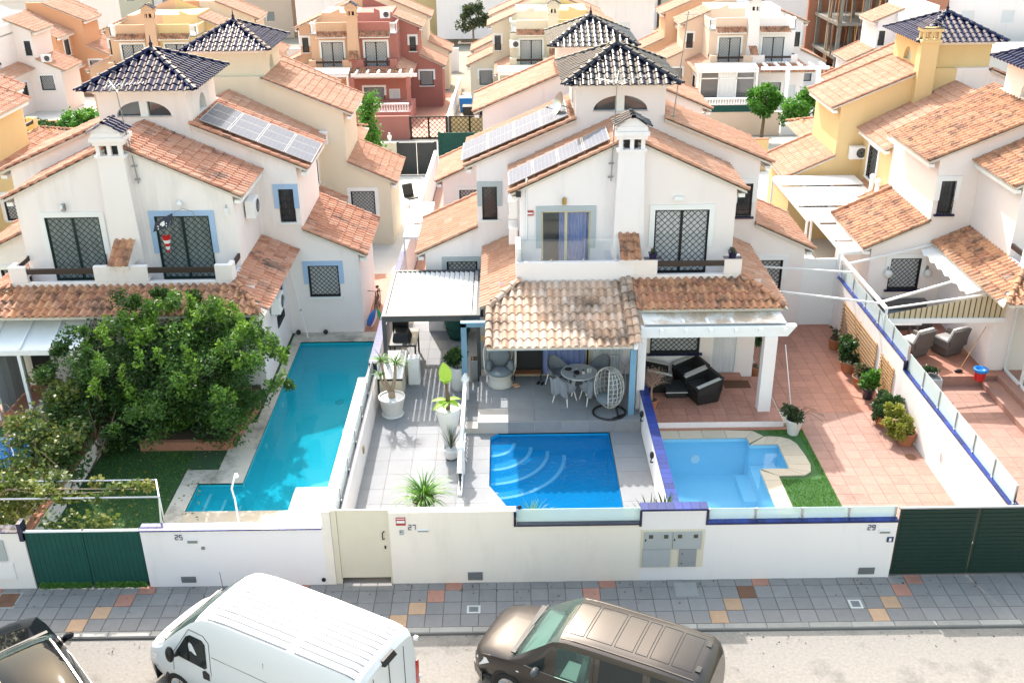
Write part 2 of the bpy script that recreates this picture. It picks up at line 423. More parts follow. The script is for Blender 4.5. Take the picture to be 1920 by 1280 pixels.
# ---------------------------------------------------------------- geometry helpers
class MB:
    """collects faces for ONE mesh"""
    def __init__(s):
        s.v = []; s.f = []; s.tone = []
    def add(s, vs, fs, tone=None):
        o = len(s.v)
        s.v.extend([tuple(p) for p in vs])
        s.f.extend([tuple(i+o for i in f) for f in fs])
        if tone is not None:
            s.tone.extend([tone]*len(vs))
        return s
    def box(s, x0, y0, z0, x1, y1, z1):
        x0, x1 = min(x0, x1), max(x0, x1); y0, y1 = min(y0, y1), max(y0, y1); z0, z1 = min(z0, z1), max(z0, z1)
        vs = [(x0, y0, z0), (x1, y0, z0), (x1, y1, z0), (x0, y1, z0), (x0, y0, z1), (x1, y0, z1), (x1, y1, z1), (x0, y1, z1)]
        return s.add(vs, [(0, 3, 2, 1), (4, 5, 6, 7), (0, 1, 5, 4), (1, 2, 6, 5), (2, 3, 7, 6), (3, 0, 4, 7)])
    def hexa(s, b, t):
        """solid between two loops of points of the same length"""
        n = len(b)
        fs = [tuple(reversed(range(n))), tuple(range(n, 2*n))]
        fs += [(i, (i+1) % n, n+(i+1) % n, n+i) for i in range(n)]
        return s.add(list(b)+list(t), fs)
    def prism(s, pts, vec):
        vec = Vector(vec)
        b = [Vector(p) for p in pts]
        return s.hexa(b, [p+vec for p in b])
    def bar(s, p, q, r, r2=None, n=6, cap=True):
        p, q = Vector(p), Vector(q)
        d = (q-p)
        if d.length < 1e-6:
            return s
        d.normalize()
        a = d.orthogonal().normalized(); b = d.cross(a)
        r2 = r if r2 is None else r2
        L = [p+(a*math.cos(t)+b*math.sin(t))*r for t in [2*math.pi*i/n for i in range(n)]]
        U = [q+(a*math.cos(t)+b*math.sin(t))*r2 for t in [2*math.pi*i/n for i in range(n)]]
        return s.hexa(L, U)
    def beam(s, p, q, w, h, up=(0, 0, 1)):
        """rectangular bar between two points"""
        p, q, up = Vector(p), Vector(q), Vector(up)
        d = (q-p).normalized()
        a = d.cross(up)
        if a.length < 1e-4:
            a = d.cross(Vector((0, 1, 0)))
        a.normalize(); b = a.cross(d)
        c = [a*w/2-b*h/2, a*w/2+b*h/2, -a*w/2+b*h/2, -a*w/2-b*h/2]
        return s.hexa([p+k for k in c], [q+k for k in c])
    def tube(s, pts, r, n=6, close=False):
        pts = [Vector(p) for p in pts]
        N = len(pts); vs = []; fs = []
        prev = None
        for i, p in enumerate(pts):
            if close:
                d = (pts[(i+1) % N]-pts[i-1])
            else:
                d = pts[min(i+1, N-1)]-pts[max(i-1, 0)]
            d.normalize()
            if prev is None:
                a = d.orthogonal().normalized()
            else:
                a = (prev-d*prev.dot(d)).normalized()
            prev = a
            b = d.cross(a)
            rr = r[i] if isinstance(r, (list, tuple)) else r
            vs += [p+(a*math.cos(2*math.pi*k/n)+b*math.sin(2*math.pi*k/n))*rr for k in range(n)]
        for i in range(N if close else N-1):
            j = (i+1) % N
            fs += [(i*n+k, i*n+(k+1) % n, j*n+(k+1) % n, j*n+k) for k in range(n)]
        if not close:
            fs += [tuple(reversed(range(n))), tuple(range((N-1)*n, N*n))]
        return s.add(vs, fs)
    def lathe(s, c, prof, n=20, sq=1.0, cap=True):
        """prof: list of (r, z) bottom to top"""
        c = Vector(c); vs = []; fs = []
        for r, z in prof:
            vs += [c+Vector((r*math.cos(2*math.pi*k/n), r*sq*math.sin(2*math.pi*k/n), z)) for k in range(n)]
        for i in range(len(prof)-1):
            fs += [(i*n+k, i*n+(k+1) % n, (i+1)*n+(k+1) % n, (i+1)*n+k) for k in range(n)]
        if cap:
            fs += [tuple(reversed(range(n))), tuple(range((len(prof)-1)*n, len(prof)*n))]
        return s.add(vs, fs)
    def blob(s, c, rx, ry, rz, n=10, m=7, jit=0.):
        c = Vector(c); vs = []; fs = []
        for i in range(m+1):
            t = math.pi*i/m
            for k in range(n):
                a = 2*math.pi*k/n
                j = 1+random.uniform(-jit, jit)
                vs.append(c+Vector((rx*math.sin(t)*math.cos(a)*j, ry*math.sin(t)*math.sin(a)*j, -rz*math.cos(t)*j)))
        for i in range(m):
            fs += [(i*n+k, i*n+(k+1) % n, (i+1)*n+(k+1) % n, (i+1)*n+k) for k in range(n)]
        return s.add(vs, fs)
    def grid(s, fn, nu, nv):
        """fn(i/nu, j/nv) -> point"""
        vs = [fn(i/nu, j/nv) for j in range(nv+1) for i in range(nu+1)]
        fs = [(j*(nu+1)+i, j*(nu+1)+i+1, (j+1)*(nu+1)+i+1, (j+1)*(nu+1)+i) for j in range(nv) for i in range(nu)]
        return s.add(vs, fs)
    def xf(s, mat):
        s.v = [tuple(mat @ Vector(p)) for p in s.v]
        return s
    def mesh(s, name, mat, smooth=False, auto=None):
        me = bpy.data.meshes.new(name)
        me.from_pydata(s.v, [], s.f)
        if s.tone and len(s.tone) == len(s.v):
            a = me.attributes.new('tone', 'FLOAT', 'POINT')
            a.data.foreach_set('value', np.array(s.tone, dtype=np.float32))
        if mat is not None:
            me.materials.append(MATS[mat] if isinstance(mat, str) else mat)
        if smooth:
            me.polygons.foreach_set('use_smooth', [True]*len(me.polygons))
            if auto:
                try:
                    me.set_sharp_from_angle(angle=rad(auto))
                except Exception:
                    pass
        me.update()
        return me

INV = {}
def link(name, data, parent=None):
    o = bpy.data.objects.new(name, data)
    COL.objects.link(o)
    if parent is not None:
        o.parent = parent
        if parent.name in INV:
            o.matrix_parent_inverse = INV[parent.name]
    return o
def put(name, mb, mat, parent=None, smooth=False, auto=None, bevel=0., label=None, kind=None):
    o = link(name, mb.mesh(name, mat, smooth, auto), parent)
    if bevel:
        md = o.modifiers.new('bevel', 'BEVEL')
        md.width = bevel; md.segments = 2; md.limit_method = 'ANGLE'
    if label:
        o['label'] = label
    if kind:
        o['kind'] = kind
    return o
def thing(name, label, cat, loc=(0, 0, 0), group=None):
    """an Empty at the thing's base; its parts are given in world coordinates"""
    o = bpy.data.objects.new(name, None)
    COL.objects.link(o)
    o.empty_display_size = .2
    o.location = loc
    o['label'] = label; o['category'] = cat
    if group:
        o['group'] = group
    INV[o.name] = Matrix.Translation(-Vector(loc))
    return o
def tag(o, label, cat, group=None):
    o['label'] = label; o['category'] = cat
    if group:
        o['group'] = group
    return o
def struct(name, mb, mat, smooth=False):
    o = put(name, mb, mat, None, smooth)
    o['kind'] = 'structure'
    return o

def sheet(mb, P, x0, x1, zlo, zhi, holes=(), arches=(), cuts=()):
    """wall in strips with rectangular holes (x0,x1,z0,z1) and round-headed ones (xc,r,z0,rz); P(x,z)->point"""
    zl = zlo if callable(zlo) else (lambda x: zlo)
    zh = zhi if callable(zhi) else (lambda x: zhi)
    xs = {x0, x1, *cuts}
    for h in holes:
        xs |= {h[0], h[1]}
    for xc, r, z0, rz in arches:
        xs |= {xc-r*math.cos(math.pi*i/14) for i in range(15)}
    xs = sorted(x for x in xs if x0-1e-6 <= x <= x1+1e-6)
    for a, b in zip(xs, xs[1:]):
        if b-a < 1e-5:
            continue
        m = (a+b)/2
        gaps = []
        for h in holes:
            if h[0] < m < h[1]:
                gaps.append((h[2], h[2], h[3], h[3]))
        for xc, r, z0, rz in arches:
            if abs(m-xc) < r:
                f = lambda x: z0+rz*math.sqrt(max(0, 1-((x-xc)/r)**2))
                gaps.append((z0, z0, f(a), f(b)))
        gaps.sort()
        la, lb = zl(a), zl(b)
        for g in gaps:
            if g[0] > la+1e-5:
                mb.add([P(a, la), P(b, lb), P(b, g[1]), P(a, g[0])], [(0, 1, 2, 3)])
            la, lb = g[2], g[3]
        if zh(a) > la+1e-5 or zh(b) > lb+1e-5:
            mb.add([P(a, la), P(b, lb), P(b, zh(b)), P(a, zh(a))], [(0, 1, 2, 3)])
    return mb

# ---- roof tiles: one shared mesh per kind
def tile_shape(wd, ln, amp, n=8, lip=.022, tilt=.028, cover=.62):
    xs = [i/n for i in range(n+1)]
    def h(t):
        return amp*math.sin(math.pi*min(t/cover, 1)) if t < cover else -.18*amp*math.sin(math.pi*(t-cover)/(1-cover))
    vs = [(x*wd, 0, h(x)+tilt) for x in xs]+[(x*wd, ln*1.08, h(x)*.93) for x in xs]+[(x*wd, .004, h(x)+tilt-lip-(.012 if .05 < x < cover-.05 else 0)) for x in xs]
    k = n+1
    fs = [(i, i+1, k+i+1, k+i) for i in range(n)]+[(2*k+i, 2*k+i+1, i+1, i) for i in range(n)]
    return vs, fs
TILE = {}
def tile_mesh(mat, wd, ln, amp, n=8, cover=.62):
    key = (mat, wd, ln, amp, n)
    if key not in TILE:
        mb = MB(); mb.add(*tile_shape(wd, ln, amp, n, cover=cover))
        TILE[key] = mb.mesh('roof_tile', mat, True, 50)
    return TILE[key]
def barrel_mesh(mat, ln=.36, r=.085, r2=.07):
    key = (mat, 'barrel', ln, r)
    if key not in TILE:
        mb = MB(); n = 6; vs = []
        for y, rr, up in ((0, r, .02), (ln*1.08, r2, 0)):
            vs += [(rr*math.cos(math.pi*i/n), y, rr*math.sin(math.pi*i/n)+up) for i in range(n+1)]
        vs += [((r-.018)*math.cos(math.pi*i/n), .002, (r-.018)*math.sin(math.pi*i/n)+.02) for i in range(n+1)]
        k = n+1
        mb.add(vs, [(i, i+1, k+i+1, k+i) for i in range(n)]+[(2*k+i, 2*k+i+1, i+1, i) for i in range(n)])
        TILE[key] = mb.mesh('ridge_tile', mat, True, 60)
    return TILE[key]
def frame4(A, a, b, n):
    m = Matrix.Identity(4)
    for i, ax in enumerate((a, b, n)):
        for j in range(3):
            m[j][i] = ax[j]
    m.translation = A
    return m
def tiles(parent, A, a, b, La, Lb, mat, pitch=.235, row=.34, amp=.05, single=True, clip=None, n=8, cover=.62, lift=.012, cap=300):
    """cover a slope (corner A, along-eave a, up-slope b) with tiles; separate objects when single"""
    A, a, b = Vector(A), Vector(a).normalized(), Vector(b).normalized()
    nn = a.cross(b)
    if nn.z < 0:
        A = A+a*La; a = -a; nn = a.cross(b)
    nc = max(1, round(La/pitch)); nr = max(1, math.ceil(Lb/row-.15))
    pw, rl = La/nc, Lb/nr
    spots = []
    for j in range(nr):
        for i in range(nc):
            c = A+a*((i+.5)*pw)+b*((j+.5)*rl)
            if clip is None or clip(c):
                spots.append((i, j))
    if single and len(spots) <= cap:
        me = tile_mesh(mat, round(pw, 4), round(rl, 4), amp, n, cover)
        for i, j in spots:
            o = link('roof_tile', me, parent)
            jx = Vector((random.uniform(-.006, .006), random.uniform(-.006, .006), random.uniform(-.003, .006)))
            rz = random.uniform(-.014, .014)
            aa = (a+b*rz).normalized(); bb = nn.cross(aa)
            o.matrix_basis = frame4(A+a*(i*pw)+b*(j*rl)+nn*lift+jx, aa, bb, nn)
        return None
    tv, tf = tile_shape(pw, rl, amp, n, cover=cover)
    tv = np.array(tv)
    R = np.array([a, b, nn])
    mb = MB()
    for i, j in spots:
        p = np.array(A+a*(i*pw)+b*(j*rl)+nn*lift)+RNG.uniform(-.005, .005, 3)
        mb.add([tuple(q) for q in tv@R+p], tf, float(RNG.random()))
    return put('roof_tiles', mb, mat, parent, True, 50, kind='stuff') if spots else None
def ridge(parent, p, q, mat, up=(0, 0, 1), single=True, r=.085, ln=.36):
    """row of half-round tiles from p up to q"""
    p, q = Vector(p), Vector(q)
    d = q-p; L = d.length
    b = d.normalized(); a = b.cross(Vector(up)).normalized(); n = a.cross(b)
    k = max(1, round(L/ln)); st = L/k
    if single:
        me = barrel_mesh(mat, round(st, 3), r, r*.84)
        for i in range(k):
            o = link('ridge_tile', me, parent)
            o.matrix_basis = frame4(p+b*(i*st), a, b, n)
    else:
        mb = MB()
        for i in range(k):
            o = p+b*(i*st)
            vs = []
            for yy, rr, u2 in ((0, r, .02), (st*1.05, r*.84, 0)):
                vs += [o+b*yy+a*(rr*math.cos(math.pi*t/4))+n*(rr*math.sin(math.pi*t/4)+u2) for t in range(5)]
            mb.add(vs, [(t, t+1, 6+t, 5+t) for t in range(4)]+[(0, 1, 2, 3, 4)], random.random())
        put('ridge_tiles', mb, mat, parent, kind='stuff')

# ---- foliage
def leaves(parent, name, mat, pts, size, tones, flat=0., droop=0., aspect=.5, smooth=False):
    """one mesh of small folded leaves at the given points (numpy n x 3)"""
    n = len(pts)
    d = RNG.normal(size=(n, 3)); d[:, 2] = d[:, 2]*(1-flat)-droop
    d /= np.linalg.norm(d, axis=1, keepdims=True)
    u = RNG.normal(size=(n, 3)); u[:, 2] += flat*2
    s_ = np.cross(d, u); s_ /= np.linalg.norm(s_, axis=1, keepdims=True)+1e-9
    nrm = np.cross(s_, d)
    L = size*RNG.uniform(.65, 1.3, (n, 1)); W = L*aspect*.5
    p0 = pts; p2 = pts+d*L
    mid = pts+d*L*.5
    a = mid+s_*W+nrm*W*.35; b = mid-s_*W+nrm*W*.35
    V = np.stack([p0, a, p2, b], 1).reshape(-1, 3)
    me = bpy.data.meshes.new(name)
    me.vertices.add(4*n); me.vertices.foreach_set('co', V.astype(np.float32).ravel())
    me.loops.add(6*n); me.polygons.add(2*n)
    base = np.arange(n)[:, None]*4
    me.loops.foreach_set('vertex_index', (base+np.array([0, 1, 2, 0, 2, 3])).astype(np.int32).ravel())
    me.polygons.foreach_set('loop_start', (np.arange(2*n)*3).astype(np.int32))
    me.update(calc_edges=True)
    at = me.attributes.new('tone', 'FLOAT', 'POINT')
    at.data.foreach_set('value', np.repeat(np.clip(tones, 0, 1), 4).astype(np.float32))
    me.materials.append(MATS[mat])
    return link(name, me, parent)
def clump_points(centres, radii, per, shell=.55):
    P = []; C = []
    for c, r in zip(centres, radii):
        d = RNG.normal(size=(per, 3)); d /= np.linalg.norm(d, axis=1, keepdims=True)
        rr = (shell+(1-shell)*RNG.random((per, 1)))
        P.append(np.array(c)+d*rr*np.array(r)); C.append(np.full(per, RNG.random()))
    return np.concatenate(P), np.concatenate(C)
def blades(parent, name, mat, c, n, length, width, spread, up=.6, seg=4, lean=(0, 0)):
    """arching strap leaves from one point"""
    mb = MB()
    for i in range(n):
        a = random.uniform(0, 2*math.pi); L = length*random.uniform(.6, 1.15); el = random.uniform(up-.45, up+.55)
        dx, dy = math.cos(a), math.sin(a)
        pts = []
        x = y = 0.0; z = 0.0; e = el
        for k in range(seg+1):
            pts.append((x, z))
            x += L/seg*math.cos(e); z += L/seg*math.sin(e); e -= spread/seg*random.uniform(.6, 1.4)
        vs = []
        for k, (r, zz) in enumerate(pts):
            ww = width*(.6+.8*k/seg if k < seg/2 else 1.3*(1-k/seg)+.08)
            vs += [(c[0]+dx*r-dy*ww+lean[0], c[1]+dy*r+dx*ww+lean[1], c[2]+zz), (c[0]+dx*r+dy*ww+lean[0], c[1]+dy*r-dx*ww+lean[1], c[2]+zz)]
        mb.add(vs, [(2*k, 2*k+1, 2*k+3, 2*k+2) for k in range(seg)], random.random())
    return put(name, mb, mat, parent, True)
def digits(mb, txt, org, dx, dz, h):
    """seven-segment style strokes (real proud strokes) for house numbers"""
    seg = {'a': ((0, 1), (1, 1)), 'b': ((1, 1), (1, .5)), 'c': ((1, .5), (1, 0)), 'd': ((0, 0), (1, 0)), 'e': ((0, 0), (0, .5)), 'f': ((0, .5), (0, 1)), 'g': ((0, .5), (1, .5))}
    sh = {'2': 'abged', '5': 'afgcd', '7': 'abc', '9': 'abcdfg', '6': 'afgedc', '8': 'abcdefg', '3': 'abgcd'}
    org = Vector(org); dx = Vector(dx); dz = Vector(dz)
    for i, ch in enumerate(txt):
        for s_ in sh[ch]:
            (x0, z0), (x1, z1) = seg[s_]
            o = org+dx*(i*h*.8)
            mb.beam(o+dx*(x0*h*.5)+dz*(z0*h), o+dx*(x1*h*.5)+dz*(z1*h), h*.11, .012, dx.cross(dz))
# ---------------------------------------------------------------- windows and houses
def lattice(mb, O, ax, nr, x0, x1, z0, z1, d, r, off):
    up = Vector((0, 0, 1))
    def pt(x, z):
        return O+ax*x+up*z+nr*off
    W_, H_ = x1-x0, z1-z0
    for sgn in (1, -1):
        c = -H_+d*.5
        while c < W_:
            if sgn > 0:
                a = (max(c, 0), max(-c, 0)); b = (min(c+H_, W_), min(W_-c, H_))
            else:
                a = (max(c, 0), H_-max(-c, 0)); b = (min(c+H_, W_), H_-min(W_-c, H_))
            if b[0]-a[0] > .03:
                mb.beam(pt(x0+a[0], z0+a[1]), pt(x0+b[0], z0+b[1]), r*2, r*2, nr)
            c += d
def window(parent, O, ax, nr, wd, ht, frame='grille_black', pane='pane_dark', mould=None, sill=None, grid=.15, bars='lattice', leaf=1, depth=.1, full=False, gr=.009, name='window'):
    """opening with lower corner O on the wall face, along ax, outward nr"""
    O, ax, nr = Vector(O), Vector(ax).normalized(), Vector(nr).normalized()
    up = Vector((0, 0, 1)); t = .055
    fb = MB()
    def P(x, z, d=0):
        return O+ax*x+up*z+nr*d
    def rb(x0, x1, z0, z1, d0, d1, mb):
        mb.hexa([P(x0, z0, d0), P(x1, z0, d0), P(x1, z1, d0), P(x0, z1, d0)], [P(x0, z0, d1), P(x1, z0, d1), P(x1, z1, d1), P(x0, z1, d1)])
    d0, d1 = -depth, -depth+.05
    rb(0, wd, ht-t, ht, d0, d1, fb); rb(0, wd, 0, t, d0, d1, fb)
    rb(0, t, t, ht-t, d0, d1, fb); rb(wd-t, wd, t, ht-t, d0, d1, fb)
    for i in range(1, leaf):
        x = wd*i/leaf
        rb(x-t*.8, x+t*.8, t, ht-t, d0, d1, fb)
    win = put(name, fb, frame, parent)
    for i in range(leaf):
        pb = MB()
        a, b = wd*i/leaf+t*.4, wd*(i+1)/leaf-t*.4
        pb.add([P(a, t*.5, d0+.02), P(b, t*.5, d0+.02), P(b, ht-t*.5, d0+.02), P(a, ht-t*.5, d0+.02)], [(0, 1, 2, 3)])
        put('pane', pb, pane if isinstance(pane, str) else pane[i % len(pane)], win)
    if bars:
        gb = MB()
        off = .02
        if bars == 'lattice':
            lattice(gb, O, ax, nr, .02, wd-.02, .02, ht-.02, grid, gr, off)
            for a in (.012, wd-.012):
                gb.beam(P(a, 0, off), P(a, ht, off), .03, .025, nr)
            for a in (.012, ht-.012):
                gb.beam(P(0, a, off), P(wd, a, off), .03, .025, nr)
        else:
            k = max(2, round(wd/.13))
            for i in range(k+1):
                gb.beam(P(wd*i/k, 0, off), P(wd*i/k, ht, off), gr*2, gr*2, nr)
            for i in range(1, 5):
                gb.beam(P(0, ht*i/5, off), P(wd, ht*i/5, off), gr*2, gr*2, nr)
                for q in range(k):
                    if (q+i) % 2:
                        gb.beam(P(wd*q/k, ht*i/5, off), P(wd*(q+1)/k, ht*(i-1)/5, off), gr*1.6, gr*1.6, nr)
        put('grille', gb, 'grille_black' if frame != 'frame_green' else 'frame_green', win)
    if mould:
        mm = MB(); k = .17; drop = 0 if full else ht*.42
        rb(-k, wd+k, ht, ht+k, .002, .045, mm)
        rb(-k, 0, drop, ht, .002, .045, mm); rb(wd, wd+k, drop, ht, .002, .045, mm)
        put('moulding', mm, mould, win)
    if sill:
        sb = MB(); rb(-.1, wd+.1, -.07, 0, -.02, .10, sb)
        put('sill', sb, sill, win)
    return win

def house(name, label, X0, s, Yo, t, zb, wall='plaster_white', trim='trim_white', near=True, variant='slope', tower=False, chimney=False, tower_mat='glaze_blue', clay='clay',
          skirt=True, skirt_clay='clay_warm', parapet='rail', door=('grille_black', 'pane_curtain'), door_u=(.88, 2.62), ground_door=True, ground_win=True, divider=True, sidewin=True, sillmat='trim_white', wingwin=(4.95, 6.05, 1.6, 2.8),
          midroof=True, smallbars='bars', wing_back=True, cornice='trim_white', pergola=None, gate_side=True, porch_z=.4):
    V_ = Vector
    def P(u, v, z):
        return V_((X0+s*u, Yo+t*v, zb+z))
    root = thing(name, label, 'house', P(2, 3, 0))
    wm = MB()
    up = V_((0, 0, 1))
    AU = V_((s, 0, 0)); AV = V_((0, t, 0)); NF = V_((0, -t, 0)); NB = -NF; NS = V_((s, 0, 0))
    wins = []
    def reveal(O, ax, nr, wd, ht, d=.12):
        c = [O, O+ax*wd, O+ax*wd+up*ht, O+up*ht]
        for i in range(4):
            a, b = c[i], c[(i+1) % 4]
            wm.add([a, b, b-nr*d, a-nr*d], [(0, 1, 2, 3)])
    def opening(face, x0, x1, z0, z1, coord, **kw):
        if face == 'f':
            O, ax, nr = P(x0, coord, z0), AU, NF
        elif face == 'b':
            O, ax, nr = P(x0, coord, z0), AU, NB
        else:
            O, ax, nr = P(coord, x0, z0), AV, NS
        reveal(O, ax, nr, x1-x0, z1-z0)
        wins.append((O, ax, nr, x1-x0, z1-z0, kw))
        return (x0, x1, z0, z1)
    zS1 = lambda u: 8.12-.46*u
    zS2 = lambda u: 8.62-.42*u
    zW = lambda u: 6.45-.455*u
    zM = lambda u: 7.5-.5*u
    flat = variant == 'terrace'
    # ground floor
    h = []
    if ground_door:
        h.append(opening('f', 2.75, 3.62, .2, 2.25, 0, frame='frame_white', pane='pane_curtain', bars=None, name='door', depth=.06))
    if ground_win:
        h.append(opening('f', .75, 2.35, 1.3, 2.4, 0, frame='grille_black', pane='pane_curtain', sill='coping_navy' if near else 'trim_white', grid=.17, mould=None if near else trim))
    sheet(wm, lambda x, z: P(x, 0, z), 0, 4.15, -.3, 3.86, h)
    h = []
    if sidewin:
        h.append(opening('s', 2.3, 3.4, 1.3, 2.5, 4.15, frame='grille_black', grid=.17, mould=trim))
    sheet(wm, lambda x, z: P(4.15, x, z), 0, 4.4, -.3, 3.5, h)
    # upper front and side
    top1 = (lambda u: 6.35) if flat else (lambda u: zS1(u)-.1)
    h = [opening('f', door_u[0], door_u[1], 3.6, 5.75, 1.3, frame=door[0], pane=door[1], mould=trim, leaf=2, grid=.21 if near else .24, gr=.009, name='balcony_door', depth=.07, bars=None if door[0] == 'frame_beige' else 'lattice')]
    sheet(wm, lambda x, z: P(x, 1.3, z), 0, 3.45, 3.5, top1, h)
    sheet(wm, lambda x, z: P(3.45, x, z), 1.3, 4.4, 3.3, 6.35 if flat else 6.42)
    wm.add([P(0, 0, 3.58), P(3.45, 0, 3.58), P(3.45, 1.3, 3.58), P(0, 1.3, 3.58)], [(0, 1, 2, 3)])
    # second bay and wing, front face
    h = [opening('f', 4.2, 4.72, 4.45, 5.65, 4.4, frame='grille_black', mould=trim, sill=sillmat, bars=smallbars, grid=.17),
         opening('f', *wingwin, 4.4, frame='grille_black', pane='pane_curtain', mould=trim, sill=sillmat, grid=.17)]
    h1 = [h[0]]
    sheet(wm, lambda x, z: P(x, 4.4, z), 1.4, 4.9, lambda u: -.3 if u > 3.44 else 6.0, lambda u: zS2(u)-.1, [k for k in h if k[1] <= 4.9], cuts=(3.45,))
    sheet(wm, lambda x, z: P(x, 4.4, z), 4.9, 6.8, -.3, lambda u: zW(u)-.1, [(max(k[0], 4.9), k[1], k[2], k[3]) for k in h if k[1] > 4.9])
    sheet(wm, lambda x, z: P(4.9, x, z), 4.4, 8.2, 3.7, 6.5)
    sheet(wm, lambda x, z: P(6.8, x, z), 4.4, 8.2, -.3, 3.3)
    # back faces
    hb = [opening('b', 4.95, 6.05, 1.6, 2.8, 8.2, frame='grille_black', pane='pane_curtain', mould=trim, sill=sillmat, grid=.17, full=True)] if wing_back else []
    sheet(wm, lambda x, z: P(x, 8.2, z), 1.4 if not flat else 0, 4.9, -.3, lambda u: zS2(u)-.1)
    if not flat:
        sheet(wm, lambda x, z: P(x, 8.2, z), 0, 1.4, -.3, 8.03)
        wm.add([P(0, 7.9, 8.03), P(1.5, 7.9, 8.03), P(1.5, 8.2, 8.03), P(0, 8.2, 8.03)], [(0, 1, 2, 3)])
    sheet(wm, lambda x, z: P(x, 8.2, z), 4.9, 6.8, -.3, lambda u: zW(u)-.1, hb)
    if midroof:
        hm = [opening('s', 9.2, 10.3, 3.55, 4.95, 3.7, frame='grille_black', pane='pane_lacy', mould=trim, sill=sillmat, grid=.19, full=True)] if t < 0 else []
        sheet(wm, lambda x, z: P(3.7, x, z), 8.2, 11.85, -.3, 5.6, hm)
    wo = put('wall', wm, wall, root)
    for O, ax, nr, a, b, kw in wins:
        window(root, O, ax, nr, a, b, **kw)
    # roofs
    def strip(v0, v1, u0, u1, zf, vf=True, vb=False, cl=clay, over=.12, single=near, clip=None):
        d = MB()
        T = .11
        e0, e1 = v0-(over if vf else 0), v1+(over if vb else 0)
        d.hexa([P(u0, e0, zf(u0)-T), P(u1, e0, zf(u1)-T), P(u1, e1, zf(u1)-T), P(u0, e1, zf(u0)-T)],
               [P(u0, e0, zf(u0)-.03), P(u1, e0, zf(u1)-.03), P(u1, e1, zf(u1)-.03), P(u0, e1, zf(u0)-.03)])
        r = put('roof', d, 'mortar', root)
        A, B_ = P(u1+.04, e0, zf(u1+.04)-.03), P(u0, e0, zf(u0)-.03)
        tiles(r, A, AV, B_-A, e1-e0, (B_-A).length, cl, single=single, n=8 if near else 5, row=.36, clip=clip)
        if vf:
            ridge(r, P(u1+.05, e0+.03, zf(u1)), P(u0, e0+.03, zf(u0)+.02), cl, single=near)
        if vb:
            ridge(r, P(u1+.05, e1-.03, zf(u1)), P(u0, e1-.03, zf(u0)+.02), cl, single=near)
        # moulded eave under the tiles
        c = MB()
        c.beam(P(u1-.14, e0+.1, zf(u1)-.2), P(u1-.14, e1-.02, zf(u1)-.2), .2, .12)
        put('cornice', c, cornice, root)
        return r
    if not flat:
        strip(1.3, 4.4, 0, 3.75, zS1)
    else:
        d = MB()
        d.box(X0, Yo+t*1.3, zb+6.3, X0+s*3.45, Yo+t*4.4, zb+6.42)
        put('roof', d, 'concrete_light', root)
        for (a, b) in ((.55, 2.95),):
            d = MB()
            d.hexa([P(a, .75, 6.12), P(b, .75, 6.12), P(b, 1.42, 6.42), P(a, 1.42, 6.42)], [P(a, .75, 6.2), P(b, .75, 6.2), P(b, 1.42, 6.52), P(a, 1.42, 6.52)])
            r = put('canopy', d, 'trim_white', root)
            A = P(a, .7, 6.19)
            tiles(r, A, AU, P(a, 1.42, 6.53)-A, b-a, .8, skirt_clay, single=False, n=6)
        pb = MB()
        pb.box(X0, Yo+t*1.42, zb+6.42, X0+s*2.95, Yo+t*1.6, zb+7.25)
        pb.box(X0+s*3.3, Yo+t*2.2, zb+6.42, X0+s*3.45, Yo+t*4.4, zb+7.1)
        put('parapet', pb, wall, root)
        bb = MB()
        for i in range(6):
            bb.box(X0+s*(2.95+.09*i), Yo+t*1.44, zb+6.42, X0+s*(2.99+.09*i), Yo+t*1.5, zb+7.1)
            bb.box(X0+s*3.4, Yo+t*(1.44+.12*i), zb+6.42, X0+s*3.44, Yo+t*(1.5+.12*i), zb+7.1)
        bb.box(X0+s*2.95, Yo+t*1.42, zb+7.1, X0+s*3.48, Yo+t*1.54, zb+7.2)
        bb.box(X0+s*3.36, Yo+t*1.54, zb+7.1, X0+s*3.48, Yo+t*2.2, zb+7.2)
        put('balustrade', bb, 'trim_white', root)
    if flat:
        d = MB()
        d.box(X0, Yo+t*4.36, zb+6.0, X0+s*2.9, Yo+t*8.24, zb+7.6)
        put('upper_block', d, wall, root)
        strip(4.4, 8.2, 2.9, 5.3, zS2, vf=True)
    else:
        strip(4.4, 8.2, 1.5, 5.3, zS2, vf=True, vb=(t < 0))
    strip(4.4, 8.2, 4.92, 7.1, zW, vf=True, vb=True)
    if midroof:
        strip(8.2, 11.85, 0, 4.05, zM, vf=False)
        strip(9.2, 11.85, 3.7, 4.9, lambda u: 5.0-.46*u, vf=True)
    # skirt roof over the porch with hip, and side lean-to
    zk = lambda v: 3.49+.30*(v+1.4)
    if skirt:
        d = MB()
        d.hexa([P(0, -1.4, zk(-1.4)-.12), P(4.55, -1.4, zk(-1.4)-.12), P(3.6, 0, zk(0)-.1), P(0, 0, zk(0)-.1)],
               [P(0, -1.4, zk(-1.4)-.03), P(4.55, -1.4, zk(-1.4)-.03), P(3.6, 0, zk(0)-.03), P(0, 0, zk(0)-.03)])
        r = put('porch_roof', d, 'mortar', root)
        A = P(0, -1.45, zk(-1.45)-.03)
        tiles(r, A, AU, P(0, 0, zk(0)-.03)-A, 4.55, 1.52, skirt_clay, single=near, amp=.085, row=.47, pitch=.245, cover=.72, n=8 if near else 6,
              clip=lambda c: s*(c.x-X0) < 4.62-.68*(t*(c.y-Yo)+1.4))
        ridge(r, P(4.62, -1.45, 3.5), P(3.6, 0, 3.98), skirt_clay, single=near)
    v00 = -1.4 if skirt else -1.0
    zl = lambda u: 4.02-.46*(u-3.45)
    d = MB()
